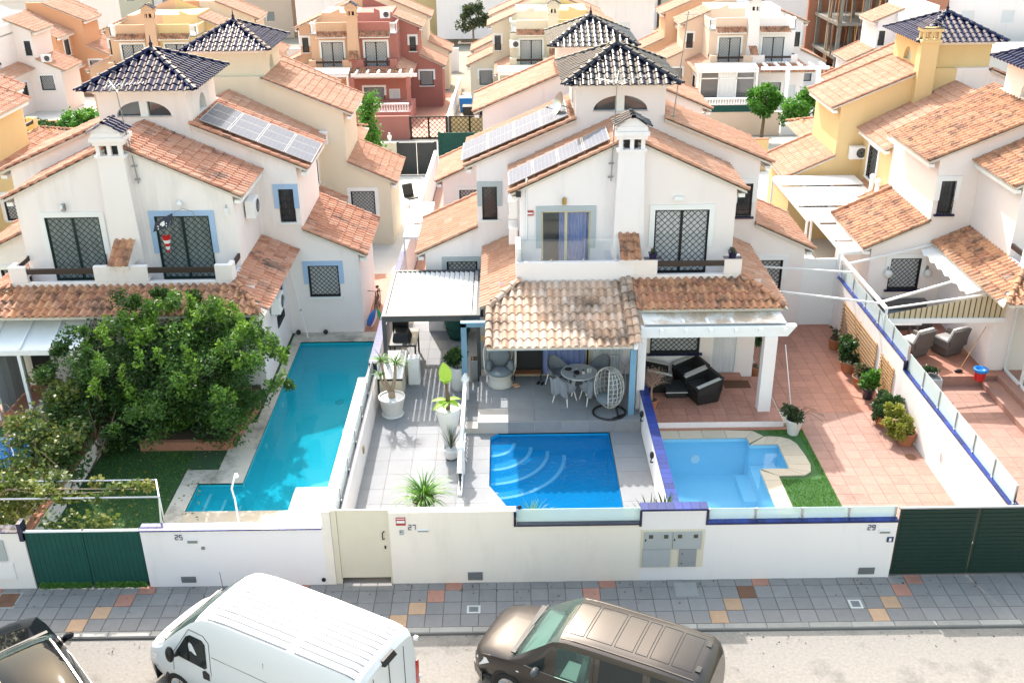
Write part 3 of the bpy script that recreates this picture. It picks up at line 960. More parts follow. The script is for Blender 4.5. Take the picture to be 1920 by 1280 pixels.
    d.hexa([P(3.47, 0, zl(3.47)-.1), P(4.7, v00, zl(4.7)-.1), P(4.7, 4.38, zl(4.7)-.1), P(3.47, 4.38, zl(3.47)-.1)],
           [P(3.47, 0, zl(3.47)-.03), P(4.7, v00, zl(4.7)-.03), P(4.7, 4.38, zl(4.7)-.03), P(3.47, 4.38, zl(3.47)-.03)])
    r = put('side_roof', d, 'mortar', root)
    A = P(4.74, v00, zl(4.74)-.03); B_ = P(3.47, v00, zl(3.47)-.03)
    tiles(r, A, AV, B_-A, 4.38-v00, (B_-A).length, clay if near else clay, single=near, row=.34, n=8 if near else 5,
          clip=lambda c: t*(c.y-Yo) > (-1.1)*(s*(c.x-X0)-3.47)/1.23-.05)
    # balcony parapet
    pb = MB()
    if parapet == 'rail':
        pb.box(X0, Yo, zb+3.86, X0+s*3.5, Yo+t*.16, zb+4.02)
        for a, b in ((0, .85), (2.95, 3.5)):
            pb.box(X0+s*a, Yo, zb+4.02, X0+s*b, Yo+t*.16, zb+4.55)
        pb.box(X0+s*3.34, Yo+t*.16, zb+3.86, X0+s*3.5, Yo+t*.45, zb+4.55)
        pb.box(X0+s*3.34, Yo+t*.45, zb+3.86, X0+s*3.5, Yo+t*1.29, zb+4.0)
        put('parapet', pb, wall, root, bevel=.02)
        rb = MB()
        rb.box(X0+s*.85, Yo+t*.03, zb+4.30, X0+s*2.95, Yo+t*.13, zb+4.46)
        rb.box(X0+s*3.38, Yo+t*.45, zb+4.30, X0+s*3.46, Yo+t*1.29, zb+4.46)
        put('rail', rb, 'wood_dark', root)
    else:
        pb.box(X0, Yo, zb+3.86, X0+s*3.6, Yo+t*.16, zb+4.5)
        pb.box(X0+s*3.44, Yo+t*.16, zb+3.86, X0+s*3.6, Yo+t*1.29, zb+4.9)
        put('parapet', pb, wall, root, bevel=.02)
    if divider:
        d = MB()
        d.hexa([P(-.1, -.015, 3.87), P(.1, -.015, 3.87), P(.1, 1.3, 3.87), P(-.1, 1.3, 3.87)], [P(-.1, -.015, 4.6), P(.1, -.015, 4.6), P(.1, 1.3, 5.35), P(-.1, 1.3, 5.35)])
        dv = put('balcony_divider', d, wall, root)
        A = P(-.33, -.12, 4.57); tiles(dv, A, AU, P(-.33, .85, 5.13)-A, .66, 1.1, skirt_clay, single=near, amp=.055, row=.36, pitch=.22)
        d = MB()
        d.hexa([P(-.3, -.06, 4.45), P(.3, -.06, 4.45), P(.3, .85, 4.45), P(-.3, .85, 4.45)], [P(-.3, -.06, 4.58), P(.3, -.06, 4.58), P(.3, .85, 5.1), P(-.3, .85, 5.1)])
        put('coping', d, wall, dv)
    if chimney:
        c = MB()
        c.hexa([P(-.52, .82, 3.7), P(.52, .82, 3.7), P(.52, 1.5, 3.7), P(-.52, 1.5, 3.7)], [P(-.40, .86, 7.75), P(.40, .86, 7.75), P(.40, 1.5, 7.75), P(-.40, 1.5, 7.75)])
        def bx(mb, u0, u1, v0, v1, z0, z1):
            mb.box(X0+s*u0, Yo+t*v0, zb+z0, X0+s*u1, Yo+t*v1, zb+z1)
        bx(c, -.46, .46, .80, 1.56, 7.75, 7.84)
        for a in (-.40, -.06, .28):
            for b in (.84, 1.40):
                bx(c, a, a+.12, b, b+.12, 7.84, 8.16)
        bx(c, -.46, .46, .80, 1.56, 8.16, 8.28); bx(c, -.52, .52, .74, 1.62, 8.28, 8.40); bx(c, -.46, .46, .80, 1.56, 8.40, 8.55)
        c.hexa([P(-.46, .82, 8.55), P(.46, .82, 8.55), P(.46, 1.54, 8.55), P(-.46, 1.54, 8.55)], [P(-.1, .84, 8.80), P(.1, .84, 8.80), P(.1, 1.52, 8.80), P(-.1, 1.52, 8.80)])
        ch = put('chimney', c, chimney if isinstance(chimney, str) else wall, root)
        core = MB(); bx(core, -.2, .2, 1.02, 1.36, 7.84, 8.16); put('flue', core, 'interior_dark', ch)
        for k in (-1, 1):
            A = P(k*.56, .72, 8.52); B_ = P(k*.02, .72, 8.84)
            tiles(ch, A, AV, B_-A, .92, (B_-A).length, tower_mat, amp=.05, pitch=.23, row=.32, single=near, n=6)
        ridge(ch, P(0, .70, 8.84), P(0, 1.66, 8.84), tower_mat, single=near, ln=.3)
    if tower:
        c = MB()
        R_ = 1.5
        fr = lambda x, z: P(x, 4.38, z)
        # every face has a round-headed opening
        for face in range(4):
            if face == 0:
                Q = lambda x, z: P(x, 4.385, z)
            elif face == 1:
                Q = lambda x, z: P(x, 7.9, z)
            elif face == 2:
                Q = lambda x, z: P(R_, 6.14+x, z)
            else:
                Q = lambda x, z: P(-R_, 6.14+x, z)
            if face == 1 and t < 0:
                sheet(c, Q, -R_, R_, 6.2, 9.02)
            elif face in (0, 1):
                sheet(c, Q, -R_, R_, 6.2, 9.02, arches=[(0, .92, 8.22, .52)])
            else:
                sheet(c, Q, -1.755, 1.755, 6.2, 9.02, arches=[(0, .45, 8.05, .6)])
        tw = put('tower', c, wall, root)
        for face in range(4):
            if face == 1 and t < 0:
                continue
            r_, z0, rz = ((.92, 8.22, .52) if face < 2 else (.45, 8.05, .6))
            Q = [lambda x, z, d: P(x, 4.385+d, z), lambda x, z, d: P(x, 7.9-d, z), lambda x, z, d: P(R_-d, 6.14+x, z), lambda x, z, d: P(-R_+d, 6.14+x, z)][face]
            k = 14
            ar = [(-r_*math.cos(math.pi*i/k), z0+rz*math.sin(math.pi*i/k)) for i in range(k+1)]
            rv = MB()
            for (x0, za), (x1, zc) in zip(ar, ar[1:]):
                rv.add([Q(x0, za, 0), Q(x1, zc, 0), Q(x1, zc, .22), Q(x0, za, .22)], [(0, 1, 2, 3)])
            rv.add([Q(-r_-.06, z0, -.04), Q(r_+.06, z0, -.04), Q(r_, z0, .22), Q(-r_, z0, .22)], [(0, 1, 2, 3)])
            put('arch', rv, wall, tw)
            if face < 2:
                mu = MB()
                mu.hexa([Q(-.13, z0, .05), Q(.13, z0, .05), Q(.13, z0+rz, .05), Q(-.13, z0+rz, .05)], [Q(-.13, z0, .2), Q(.13, z0, .2), Q(.13, z0+rz, .2), Q(-.13, z0+rz, .2)])
                put('mullion', mu, 'trim_white', tw)
            pn = MB()
            pn.add([Q(x, z, .18) for x, z in ar], [tuple(range(k+1))])
            put('pane', pn, 'pane_dark' if face < 2 else 'glass_frosted', tw)
        cb = MB()
        for w_, z0, z1 in ((1.58, 9.0, 9.08), (1.70, 9.08, 9.17)):
            vv = 6.14
            cb.box(X0-w_, Yo+t*(vv-w_-.25), zb+z0, X0+w_, Yo+t*(vv+w_+.25), zb+z1)
        put('cornice', cb, cornice, root)
        e = 1.92; ev = 2.15; zc, za = 9.16, 10.12
        d = MB()
        d.add([P(-e, 6.14-ev, zc), P(e, 6.14-ev, zc), P(e, 6.14+ev, zc), P(-e, 6.14+ev, zc), P(0, 6.14, za-.03)], [(0, 1, 4), (1, 2, 4), (2, 3, 4), (3, 0, 4), (3, 2, 1, 0)])
        r = put('tower_roof', d, 'interior_dark', root)
        ap = P(0, 6.14, za)
        corners = [P(-e, 6.14-ev, zc), P(e, 6.14-ev, zc), P(e, 6.14+ev, zc), P(-e, 6.14+ev, zc)]
        for k in range(4):
            a, b = corners[k], corners[(k+1) % 4]
            mid = (a+b)/2
            L = (b-a).length; ax = (b-a).normalized(); sl = ap-mid; H_ = sl.length
            def inside(c, a=a, ax=ax, sl=sl, L=L, H_=H_):
                x = (c-a).dot(ax); y = (c-a).dot(sl.normalized())
                hw = (L/2)*(1-y/H_)
                return abs(x-L/2) < hw+.02
            tiles(r, a-sl.normalized()*.06, ax, sl, L, H_+.06, tower_mat, pitch=.27, row=.36, amp=.065, single=near, clip=inside, n=8 if near else 6, cover=.7)
        for c_ in corners:
            d_ = (ap-c_).normalized()
            ridge(r, c_-d_*.08+up*.03, ap+up*.04, tower_mat, single=near, r=.105)
        fb = MB()
        fb.lathe(ap, [(.11, -.03), (.10, .08), (.05, .14), (.075, .20), (.03, .27), (.012, .48)], 8)
        put('finial', fb, tower_mat, r, True)
    return root, P
# ---------------------------------------------------------------- ground, road, pavement
def zg(y):
    return .0 if y < 36 else -.065*(y-36)
gm = MB()
prof = [(-60, -.2), (17.9, -.2), (18.1, -2.6), (34.5, -2.6), (34.6, -.02), (40, zg(40)-.1), (60, zg(60)-.1), (85, zg(85)-.1), (130, zg(130)-.1), (300, zg(300)-.1), (900, zg(300)-.1)]
for (y0, z0), (y1, z1) in zip(prof, prof[1:]):
    gm.add([(-400, y0, z0), (400, y0, z0), (400, y1, z1), (-400, y1, z1)], [(0, 1, 2, 3)])
struct('ground', gm, 'earth')
rm = MB()
rm.grid(lambda a, b: (-60+120*a, 6+12.12*b, -.07+.010*math.sin(a*40)*math.sin(b*9)), 60, 12)
struct('road', rm, 'asphalt', True)
rm = MB()
rm.box(-60, -40, -.19, 60, 8.0, .02)  # unseen pale ground opposite, added to bounce light onto the front walls
struct('opposite_bounce_ground', rm, 'concrete_light')
rm = MB()
rm.hexa([(-80, 60, zg(60)-.09), (80, 60, zg(60)-.09), (80, 72, zg(72)-.09), (-80, 72, zg(72)-.09)], [(-80, 60, zg(60)+.02), (80, 60, zg(60)+.02), (80, 72, zg(72)+.02), (-80, 72, zg(72)+.02)])
struct('rear_road', rm, 'asphalt_back')
pv = MB()
pv.box(-20, 18.14, -.25, 20, 20.6, -.022)
pave = struct('pavement', pv, 'grout')
TW = .4145
pm = {}
def paver(wd, dp, mat):
    k = (round(wd, 3), round(dp, 3), mat)
    if k not in pm:
        g = .006
        mb = MB()
        c = .008
        lo = [(g, g, -.03), (wd-g, g, -.03), (wd-g, dp-g, -.03), (g, dp-g, -.03)]
        mi = [(g, g, -c), (wd-g, g, -c), (wd-g, dp-g, -c), (g, dp-g, -c)]
        hi = [(g+c, g+c, 0), (wd-g-c, g+c, 0), (wd-g-c, dp-g-c, 0), (g+c, dp-g-c, 0)]
        mb.add(lo+mi+hi, [(0, 1, 5, 4), (1, 2, 6, 5), (2, 3, 7, 6), (3, 0, 4, 7), (4, 5, 9, 8), (5, 6, 10, 9), (6, 7, 11, 10), (7, 4, 8, 11), (8, 9, 10, 11)])
        pm[k] = mb.mesh('paver', mat)
    return pm[k]
rows = [(19.64, 19.96), (19.2, 19.64), (18.77, 19.2), (18.33, 18.77)]
n = 0
for c in range(-30, 36):
    for r, (y0, y1) in enumerate(rows):
        x = -1.62+c*TW
        ph = (c+r) % 9
        mat = 'paver_grey'
        if ph == 0:
            mat = 'paver_red' if r < 2 else 'paver_ochre'
            if c == 18 and r == 1:
                mat = 'paver_red'
            if c == 17 and r == 1:
                mat = 'paver_rust'
        o = link('paver', paver(TW, y1-y0, mat), pave)
        o.location = (x, y0, random.uniform(-.004, .003))
        o.rotation_euler = (random.uniform(-.004, .004), random.uniform(-.004, .004), 0)
kb = MB()
x = -18.0
while x < 18:
    L = random.choice((.98, .62, .98))
    mb = MB()
    mb.hexa([(x+.006, 18.13, -.3), (x+L-.006, 18.13, -.3), (x+L-.006, 18.325, -.3), (x+.006, 18.325, -.3)], [(x+.006, 18.16, random.uniform(-.006, .004)), (x+L-.006, 18.16, .0), (x+L-.006, 18.325, .0), (x+.006, 18.325, .0)])
    put('kerb_stone', mb, 'kerb', pave, bevel=.012)
    x += L
def lid(name, label, x0, y0, x1, y1, mat, frame=None):
    t = thing(name, label, 'manhole cover', ((x0+x1)/2, y0, 0))
    f = MB(); f.box(x0-.05, y0-.05, -.03, x1+.05, y1+.05, .006); put('frame', f, frame or 'concrete', t)
    c = MB(); c.box(x0, y0, 0, x1, y1, .014)
    for i in range(5):
        c.box(x0+.03+(x1-x0-.06)*i/5, y0+.03, .014, x0+.05+(x1-x0-.06)*i/5, y1-.03, .019)
    put('plate', c, mat, t)
lid('manhole_cover', 'worn square concrete access cover in pavement below the meter cabinet', 3.98, 19.32, 4.42, 19.74, 'concrete')
lid('manhole_cover', 'small grey meter lid set in pavement near the ivory wall vent', -1.02, 18.83, -.8, 19.0, 'vent', 'concrete_light')
lid('manhole_cover', 'brown rusty cover at the pavement left end by green gate', -12.35, 19.22, -11.9, 19.7, 'paver_rust', 'concrete')
lid('manhole_cover', 'small grey lid in pavement beside the pink slabs near bottle green gate', 8.0, 18.82, 8.2, 19.02, 'vent', 'concrete_light')

# ---------------------------------------------------------------- plot floors (piece by piece)
def floor_sheet(name, x0, x1, y0, y1, z, holes, mat):
    mb = MB()
    sheet(mb, lambda x, y: (x, y, z), x0, x1, y0, y1, holes)
    return struct(name, mb, mat)
ft = {}
def floor_tiles(parent, x0, x1, y0, y1, z, sx, sy, mat, skip=None, th=.02, name='floor_tile'):
    nx = max(1, round((x1-x0)/sx)); ny = max(1, round((y1-y0)/sy))
    wx, wy = (x1-x0)/nx, (y1-y0)/ny
    k = (round(wx, 4), round(wy, 4), mat)
    if k not in ft:
        mb = MB(); g = .004
        mb.box(g, g, -th, wx-g, wy-g, 0)
        ft[k] = mb.mesh('floor_tile', mat)
    for i in range(nx):
        for j in range(ny):
            if skip and skip(x0+(i+.5)*wx, y0+(j+.5)*wy, wx, wy):
                continue
            o = link(name, ft[k], parent)
            o.location = (x0+i*wx, y0+j*wy, z+random.uniform(-.001, .001))
# grey terrace of the middle plot; pool hole (-.6..3.03, 21.0..26.75)
gt = floor_sheet('grey_terrace', -4.3, 4.02, 20.05, 38.0, .128, [(-.6, 3.03, 21.0, 26.75)], 'grout_pale')
floor_tiles(gt, -4.2, -1.5, 20.1, 26.75, .15, .68, .74, 'porcelain_grey')
floor_tiles(gt, -1.5, -.6, 20.1, 26.75, .15, .9, .74, 'porcelain_grey')
floor_tiles(gt, 3.03, 3.98, 20.1, 26.75, .15, .95, .74, 'porcelain_grey')
floor_tiles(gt, -.6, 3.03, 20.1, 21.0, .15, .73, .9, 'porcelain_grey')
floor_tiles(gt, -4.2, -1.5, 26.75, 34.9, .15, .68, .74, 'porcelain_grey')
# patio platform, two treads up
pp = MB()
pp.box(-.98, 26.75, .1, 3.98, 29.8, .526)
pp.box(-1.5, 26.75, .1, -.98, 29.8, .33)
patio = struct('patio_platform', pp, 'grout_pale')
floor_tiles(patio, -.06, 3.98, 26.77, 29.78, .55, .8, .75, 'porcelain_grey')
floor_tiles(patio, -.98, -.06, 27.6, 29.78, .55, .92, .74, 'porcelain_grey')
floor_tiles(patio, -1.5, -.98, 27.2, 29.78, .354, .52, .86, 'porcelain_grey')
for i in range(5):
    a = -.06+i*.808
    mb = MB(); mb.box(a+.004, 26.735, .15, a+.804, 26.755, .528); put('floor_tile', mb, 'porcelain_grey', patio)
# terracotta terrace of the right plot
tt = floor_sheet('terracotta_terrace', 4.2, 12.0, 20.05, 36.2, .128, [(4.55, 7.12, 21.2, 26.28), (7.12, 7.97, 24.47, 25.88)], 'grout_pale')
floor_tiles(tt, 8.9, 11.95, 20.1, 27.75, .15, .44, .44, 'terracotta_pale')
floor_tiles(tt, 8.5, 11.95, 27.75, 34.6, .15, .44, .44, 'terracotta')
rp = MB()
rp.box(4.2, 26.85, .1, 8.35, 29.8, .378)
rpat = struct('raised_patio', rp, 'plaster_white')
floor_tiles(rpat, 4.22, 8.33, 26.85, 29.78, .40, .42, .42, 'terracotta', th=.015)
st = MB(); st.box(8.35, 26.95, .1, 8.95, 27.75, .27); struct('patio_step', st, 'coping_stone')
mb = MB(); mb.box(4.2, 26.70, .1, 8.9, 26.84, .19); struct('kerb_strip', mb, 'brick_edge')
# artificial grass of right plot
mb = MB(); sheet(mb, lambda x, y: (x, y, .155), 7.12, 8.9, 20.1, 26.7, [(7.12, 7.97, 24.47, 25.88)])
o = put('artificial_grass', mb, 'turf', None); o['kind'] = 'structure'
def fuzz(name, label, x0, x1, y0, y1, z, n, mat, keep=None, h=.045):
    P = np.stack([RNG.uniform(x0, x1, n), RNG.uniform(y0, y1, n), np.full(n, z)], 1)
    if keep is not None:
        P = P[[bool(keep(p[0], p[1])) for p in P]]
    V = []; k = len(P)
    a = RNG.uniform(0, 6.28, k); hh = h*RNG.uniform(.6, 1.3, k)
    dx, dy = np.cos(a)*.006, np.sin(a)*.006
    lx, ly = RNG.normal(0, .015, k), RNG.normal(0, .015, k)
    V = np.stack([P+np.stack([dx, dy, 0*a], 1), P-np.stack([dx, dy, 0*a], 1), P+np.stack([lx, ly, hh], 1)], 1).reshape(-1, 3)
    me = bpy.data.meshes.new(name)
    me.vertices.add(3*k); me.vertices.foreach_set('co', V.astype(np.float32).ravel())
    me.loops.add(3*k); me.polygons.add(k)
    me.loops.foreach_set('vertex_index', np.arange(3*k, dtype=np.int32)); me.polygons.foreach_set('loop_start', (np.arange(k)*3).astype(np.int32))
    me.update(calc_edges=True)
    me.attributes.new('tone', 'FLOAT', 'POINT').data.foreach_set('value', np.repeat(RNG.random(k), 3).astype(np.float32))
    me.materials.append(MATS[mat])
    o = link(name, me); o['kind'] = 'stuff'; o['label'] = label; o['category'] = 'grass'
    return o
fuzz('grass_blades', 'short green artificial grass strip beside the pale blue pool', 7.14, 8.88, 20.1, 26.68, .156, 26000, 'leaf_bright',
     keep=lambda x, y: not (x < 8.72 and 24.0 < y < 26.4) and not (x < 7.6 and y < 24.2) and not (x < 7.8 and y > 26.2))
# left plot: lawn, decks
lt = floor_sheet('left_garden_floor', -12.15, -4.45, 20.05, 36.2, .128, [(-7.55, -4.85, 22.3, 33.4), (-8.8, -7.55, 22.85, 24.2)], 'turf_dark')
mb = MB(); mb.box(-7.9, 33.4, .1, -4.45, 34.2, .15); mb.box(-7.9, 27.6, .1, -7.55, 33.4, .15); struct('pool_surround', mb, 'coping_aged')
mb = MB(); mb.box(-8.4, 24.2, .1, -7.55, 27.6, .15); mb.box(-9.3, 22.0, .1, -8.8, 24.9, .152); mb.box(-8.8, 24.2, .1, -8.4, 24.9, .151); struct('pool_surround', mb, 'coping_aged')
mb = MB(); mb.box(-9.3, 21.2, -.3, -4.86, 22.0, .15); mb.box(-8.8, 22.0, -.3, -6.0, 22.84, .148); struct('pool_surround', mb, 'coping_stone')
wd = MB(); wd.box(-6.0, 20.6, .0, -4.86, 23.9, .16); wdo = struct('white_deck', wd, 'grout_pale')
floor_tiles(wdo, -6.0, -4.86, 20.6, 23.9, .182, .38, .66, 'deck_white')
mb = MB(); mb.box(-7.9, 34.2, .1, -4.45, 40, .152); struct('side_passage', mb, 'terracotta')
# far left plot
lf = floor_sheet('far_left_floor', -24, -12.2, 20.05, 36.2, .128, [(-19.5, -14.1, 24.3, 26.9)], 'coping_stone')
mb = MB(); mb.box(-24, 26.95, .1, -15.5, 30.4, .16); struct('grass_patch', mb, 'turf')
mb = MB(); mb.box(-15.5, 26.95, .1, -14.9, 30.4, .162); struct('stone_path', mb, 'terracotta_pale')
# right neighbour plot
rf = floor_sheet('right_neighbour_floor', 12.2, 24, 20.05, 36.2, .128, [], 'grout_pale')
floor_tiles(rf, 12.3, 17.2, 20.1, 29.4, .15, .55, .55, 'terracotta_pale')
mb = MB(); mb.box(12.2, 29.4, .1, 24, 36, .478); r2 = struct('raised_terrace', mb, 'terracotta_pale')
floor_tiles(r2, 12.3, 17.6, 29.4, 34.1, .50, .55, .55, 'terracotta')
# rear plots between the houses: paved yards stepping down with the land
for i, xx in enumerate((-28.15, -12.15, 3.85, 19.85)):
    for sg in (-1, 1):
        mb = MB()
        xa, xb = xx+sg*3.6, xx+sg*7.9
        mb.hexa([(xa, 36.2, -.2), (xb, 36.2, -.2), (xb, 60, -1.9), (xa, 60, -1.9)], [(xa, 36.2, .13), (xb, 36.2, .13), (xb, 60, -1.44), (xa, 60, -1.44)])
        struct('rear_yard', mb, ['concrete_light', 'concrete_light', 'deck_white', 'concrete_light', 'terracotta_pale', 'concrete_light', 'concrete_light', 'concrete'][i*2+(sg > 0)])
# ---------------------------------------------------------------- houses
XL, XC, XR = -12.15, 3.85, 19.85
h25, P25 = house('white_house', 'white house with blue window mouldings behind the turquoise pool, solar panels on roof', XL, 1, 29.8, 1, 0, 'plaster_white', 'trim_blue', tower=True, chimney=True, door=('frame_green', 'pane_lacy'))
h23, P23 = house('white_house', 'white house at the left edge with white window mouldings and glazed lean-to porch', XL, -1, 29.8, 1, 0, 'plaster_white', 'trim_white', divider=False, door=('frame_green', 'pane_lacy'), ground_door=False, ground_win=False)
h27, P27 = house('white_house', 'cool white house with grey mouldings and tiled porch above the deep blue pool', XC, -1, 29.8, 1, 0, 'plaster_cool', 'trim_grey', tower=True, chimney=True, tower_mat='glaze_black', clay='clay_pale',
                 skirt=False, parapet='plain', door=('frame_beige', 'glass_clear'), door_u=(1.18, 2.76), ground_door=False, ground_win=False, smallbars='lattice', skirt_clay='clay_warm', wingwin=(4.95, 6.05, 1.9, 2.9), sidewin=False)
h29, P29 = house('white_house', 'warm white house with black lattice balcony doors behind the pale blue pool', XC, 1, 29.8, 1, 0, 'plaster_warm', 'trim_white', divider=False, clay='clay_pale', sillmat='coping_navy')
h31, P31 = house('white_house', 'white house on the right edge with navy window sills and striped awning', XR, -1, 29.8, 1, 0, 'plaster_warm', 'trim_white', clay='clay_warm', sillmat='coping_navy', tower=True, chimney=False, ground_door=False, ground_win=False, sidewin=False)
# back-to-back houses behind them
RZ = -.65
hr1, _ = house('cream_house', 'cream house with terracotta roof directly behind the white house with solar panels', XL, 1, 53.5, -1, RZ, 'plaster_cream', 'trim_white', tower=True, near=False, clay='clay_pale', door=('grille_black', 'pane_curtain'))
hr0, _ = house('cream_house', 'cream house half hidden behind the left blue tiled tower', XL, -1, 53.5, -1, RZ, 'plaster_cream', 'trim_white', near=False)
hr2, _ = house('white_house', 'white house behind the middle house with black tiled tower and dish', XC, -1, 53.5, -1, RZ, 'plaster_white', 'trim_white', tower=True, tower_mat='glaze_black', near=False, clay='clay_pale')
hr3, _ = house('white_house', 'white house behind the warm white house, only its roof showing', XC, 1, 53.5, -1, RZ, 'plaster_warm', 'trim_white', near=False, clay='clay_pale')
hr4, _ = house('yellow_house', 'yellow house with long terracotta roofs and blue tiled tower at right', XR, -1, 53.5, -1, RZ, 'plaster_yellow', 'trim_white', tower=True, near=False, clay='clay_pale', cornice='trim_white')
hr5, _ = house('white_house', 'white house at the right edge beyond the yellow house chimney', XR, 1, 53.5, -1, RZ, 'plaster_white', 'trim_white', near=False)
hr6, _ = house('yellow_house', 'pale yellow house cut by the left edge with terracotta roofs', -28.15, 1, 53.5, -1, RZ, 'plaster_yellow', 'trim_white', near=False)
# houses across the rear street
BY, BZ = 29.8+53, -3.1
rowb = [(-44.15, 1, 'white_house', 'pale house at upper left with rusty red roofs and air conditioner', 'plaster_warm', None),
        (-28.15, -1, 'peach_house', 'peach house at upper left, left half of the pair behind the blue tower', 'plaster_peach', None),
        (-28.15, 1, 'yellow_house', 'yellow house at upper left, right half of the pair beside the peach one', 'plaster_yellow', 'plaster_peach'),
        (-12.15, -1, 'peach_house', 'peach house joined to the pink house, with a white awning over its porch', 'plaster_peach', None),
        (-12.15, 1, 'pink_house', 'dusty pink house with white pergola and balustrade across the rear street', 'plaster_pink', 'plaster_peach'),
        (3.85, -1, 'cream_house', 'cream house with air conditioner by its balcony, behind black tower', 'plaster_cream', None),
        (3.85, 1, 'yellow_house', 'pale yellow house joined to the cream house, behind black tower roofs', 'plaster_yellow', 'plaster_cream'),
        (19.85, -1, 'peach_house', 'pale peach house with glazed veranda and tiled canopies, upper right', 'plaster_peach2', None),
        (19.85, 1, 'white_house', 'bright white house joined to the peach house, with shuttered windows', 'plaster_cool', 'plaster_white'),
        (35.85, -1, 'white_house', 'white block house at the upper right beyond the yellow house tower', 'plaster_cool', None)]
M('plaster_peach2', (.76, .58, .46), .9, .05, .6, .1, 60)
for X0, s, nm, lb, wl, ch in rowb:
    house(nm, lb, X0, s, BY, 1, BZ, wl, 'trim_white', near=False, variant='terrace', chimney=ch or False, clay='clay_pale', divider=bool(ch), midroof=False,
          door=('grille_black', 'pane_shutter' if (X0 > 15 and s > 0) else 'pane_curtain'))
# ---------------------------------------------------------------- garden walls, gates
def coping_run(parent, p, q, wd, mat, step=.2, th=.035, name='coping_tile'):
    """row of glazed coping tiles along a wall top"""
    p, q = Vector(p), Vector(q)
    d = q-p; L = d.length; n = max(1, round(L/step)); st = L/n; d.normalize()
    a = d.cross(Vector((0, 0, 1))).normalized()
    k = ('cop', round(st, 3), wd, mat, round(th, 3))
    if k not in TILE:
        mb = MB(); mb.box(-wd/2, .003, 0, wd/2, st-.003, th)
        TILE[k] = mb.mesh(name, mat)
    up = a.cross(d)
    for i in range(n):
        o = link(name, TILE[k], parent)
        o.matrix_basis = frame4(p+d*(i*st), a, d, up)
def glass_run(parent, p, q, h, n, mat='glass_frosted', post='metal_steel'):
    p, q = Vector(p), Vector(q)
    for i in range(n):
        a, b = p+(q-p)*((i+.02)/n), p+(q-p)*((i+.98)/n)
        t = (q-p).cross(Vector((0, 0, 1))).normalized()*.005
        mb = MB(); mb.hexa([a-t, b-t, b+t, a+t], [x+Vector((0, 0, h)) for x in (a-t, b-t, b+t, a+t)])
        put('glass_panel', mb, mat, parent)
    for i in range(n+1):
        a = p+(q-p)*(i/n)
        mb = MB(); mb.beam(a, a+Vector((0, 0, h*.98)), .05, .035); mb.box(a.x-.04, a.y-.04, a.z, a.x+.04, a.y+.04, a.z+.03)
        put('post', mb, post, parent)
def numbers(parent, txt, x, z, h=.13, y=19.884):
    mb = MB(); digits(mb, txt, (x, y, z), (1, 0, 0), (0, 0, 1), h)
    put('house_number', mb, 'ink_navy', parent)
def wallbox(x0, x1, z0, z1, mat, parent, name, y=19.895, d=.03, bevel=.006):
    mb = MB(); mb.box(x0, y-d, z0, x1, y, z1)
    return put(name, mb, mat, parent, bevel=bevel)
def letterbox(parent, x0, x1, z0, z1):
    lb = wallbox(x0, x1, z0, z1, 'metal_white', parent, 'letter_slot', d=.02)
    mb = MB(); mb.box(x0+.02, 19.868, z0+.02, x1-.02, 19.874, z1-.05); put('flap', mb, 'metal_grey', lb)
def vent(parent, x0, x1, z0, z1):
    v = wallbox(x0, x1, z0, z1, 'vent', parent, 'vent', d=.012)
    mb = MB()
    for i in range(5):
        z = z0+.03+(z1-z0-.06)*i/4
        mb.box(x0+.02, 19.872, z-.008, x1-.02, 19.882, z+.008)
    put('louvre', mb, 'metal_grey', v)

# left plot street wall (number 25)
w = thing('garden_wall', 'white street wall numbered 25 with blue tiled top beside green gate', 'wall', (-6.2, 20, 0))
mb = MB(); mb.box(-8.82, 19.9, -.1, -4.49, 20.12, 1.65); put('wall', mb, 'plaster_cool', w)
coping_run(w, (-8.84, 20.01, 1.65), (-4.5, 20.01, 1.65), .30, 'coping_blue')
numbers(w, '25', -8.0, 1.40); letterbox(w, -7.74, -7.46, 1.28, 1.42); vent(w, -8.04, -7.68, .12, .30)
mb = MB(); mb.bar((-4.58, 19.86, .16), (-4.58, 19.92, .16), .05, n=10); put('drain', mb, 'plastic_black', w)
mb = MB(); mb.box(-7.42, 19.88, 1.1, -7.34, 19.897, 1.18); put('plate', mb, 'metal_grey', w)
# far left bit
w = thing('garden_wall', 'white street wall cut by the left edge with grey meter door', 'wall', (-12, 20, 0))
mb = MB(); mb.box(-16.5, 19.9, -.1, -11.6, 20.12, 1.66); put('wall', mb, 'plaster_white', w)
coping_run(w, (-16.5, 20.01, 1.66), (-11.7, 20.01, 1.66), .30, 'coping_navy')
mb = MB(); mb.box(-11.7, 19.89, 1.4, -11.6, 20.13, 1.9); put('end_post', mb, 'coping_navy', w)
b = wallbox(-13.0, -12.1, .85, 1.45, 'meter_door', w, 'meter_door')
mb = MB(); mb.box(-12.34, 19.862, 1.25, -12.24, 19.868, 1.34); put('pane', mb, 'meter_window', b)
wallbox(-12.95, -12.0, .3, .8, 'plaster_cool', w, 'meter_door')
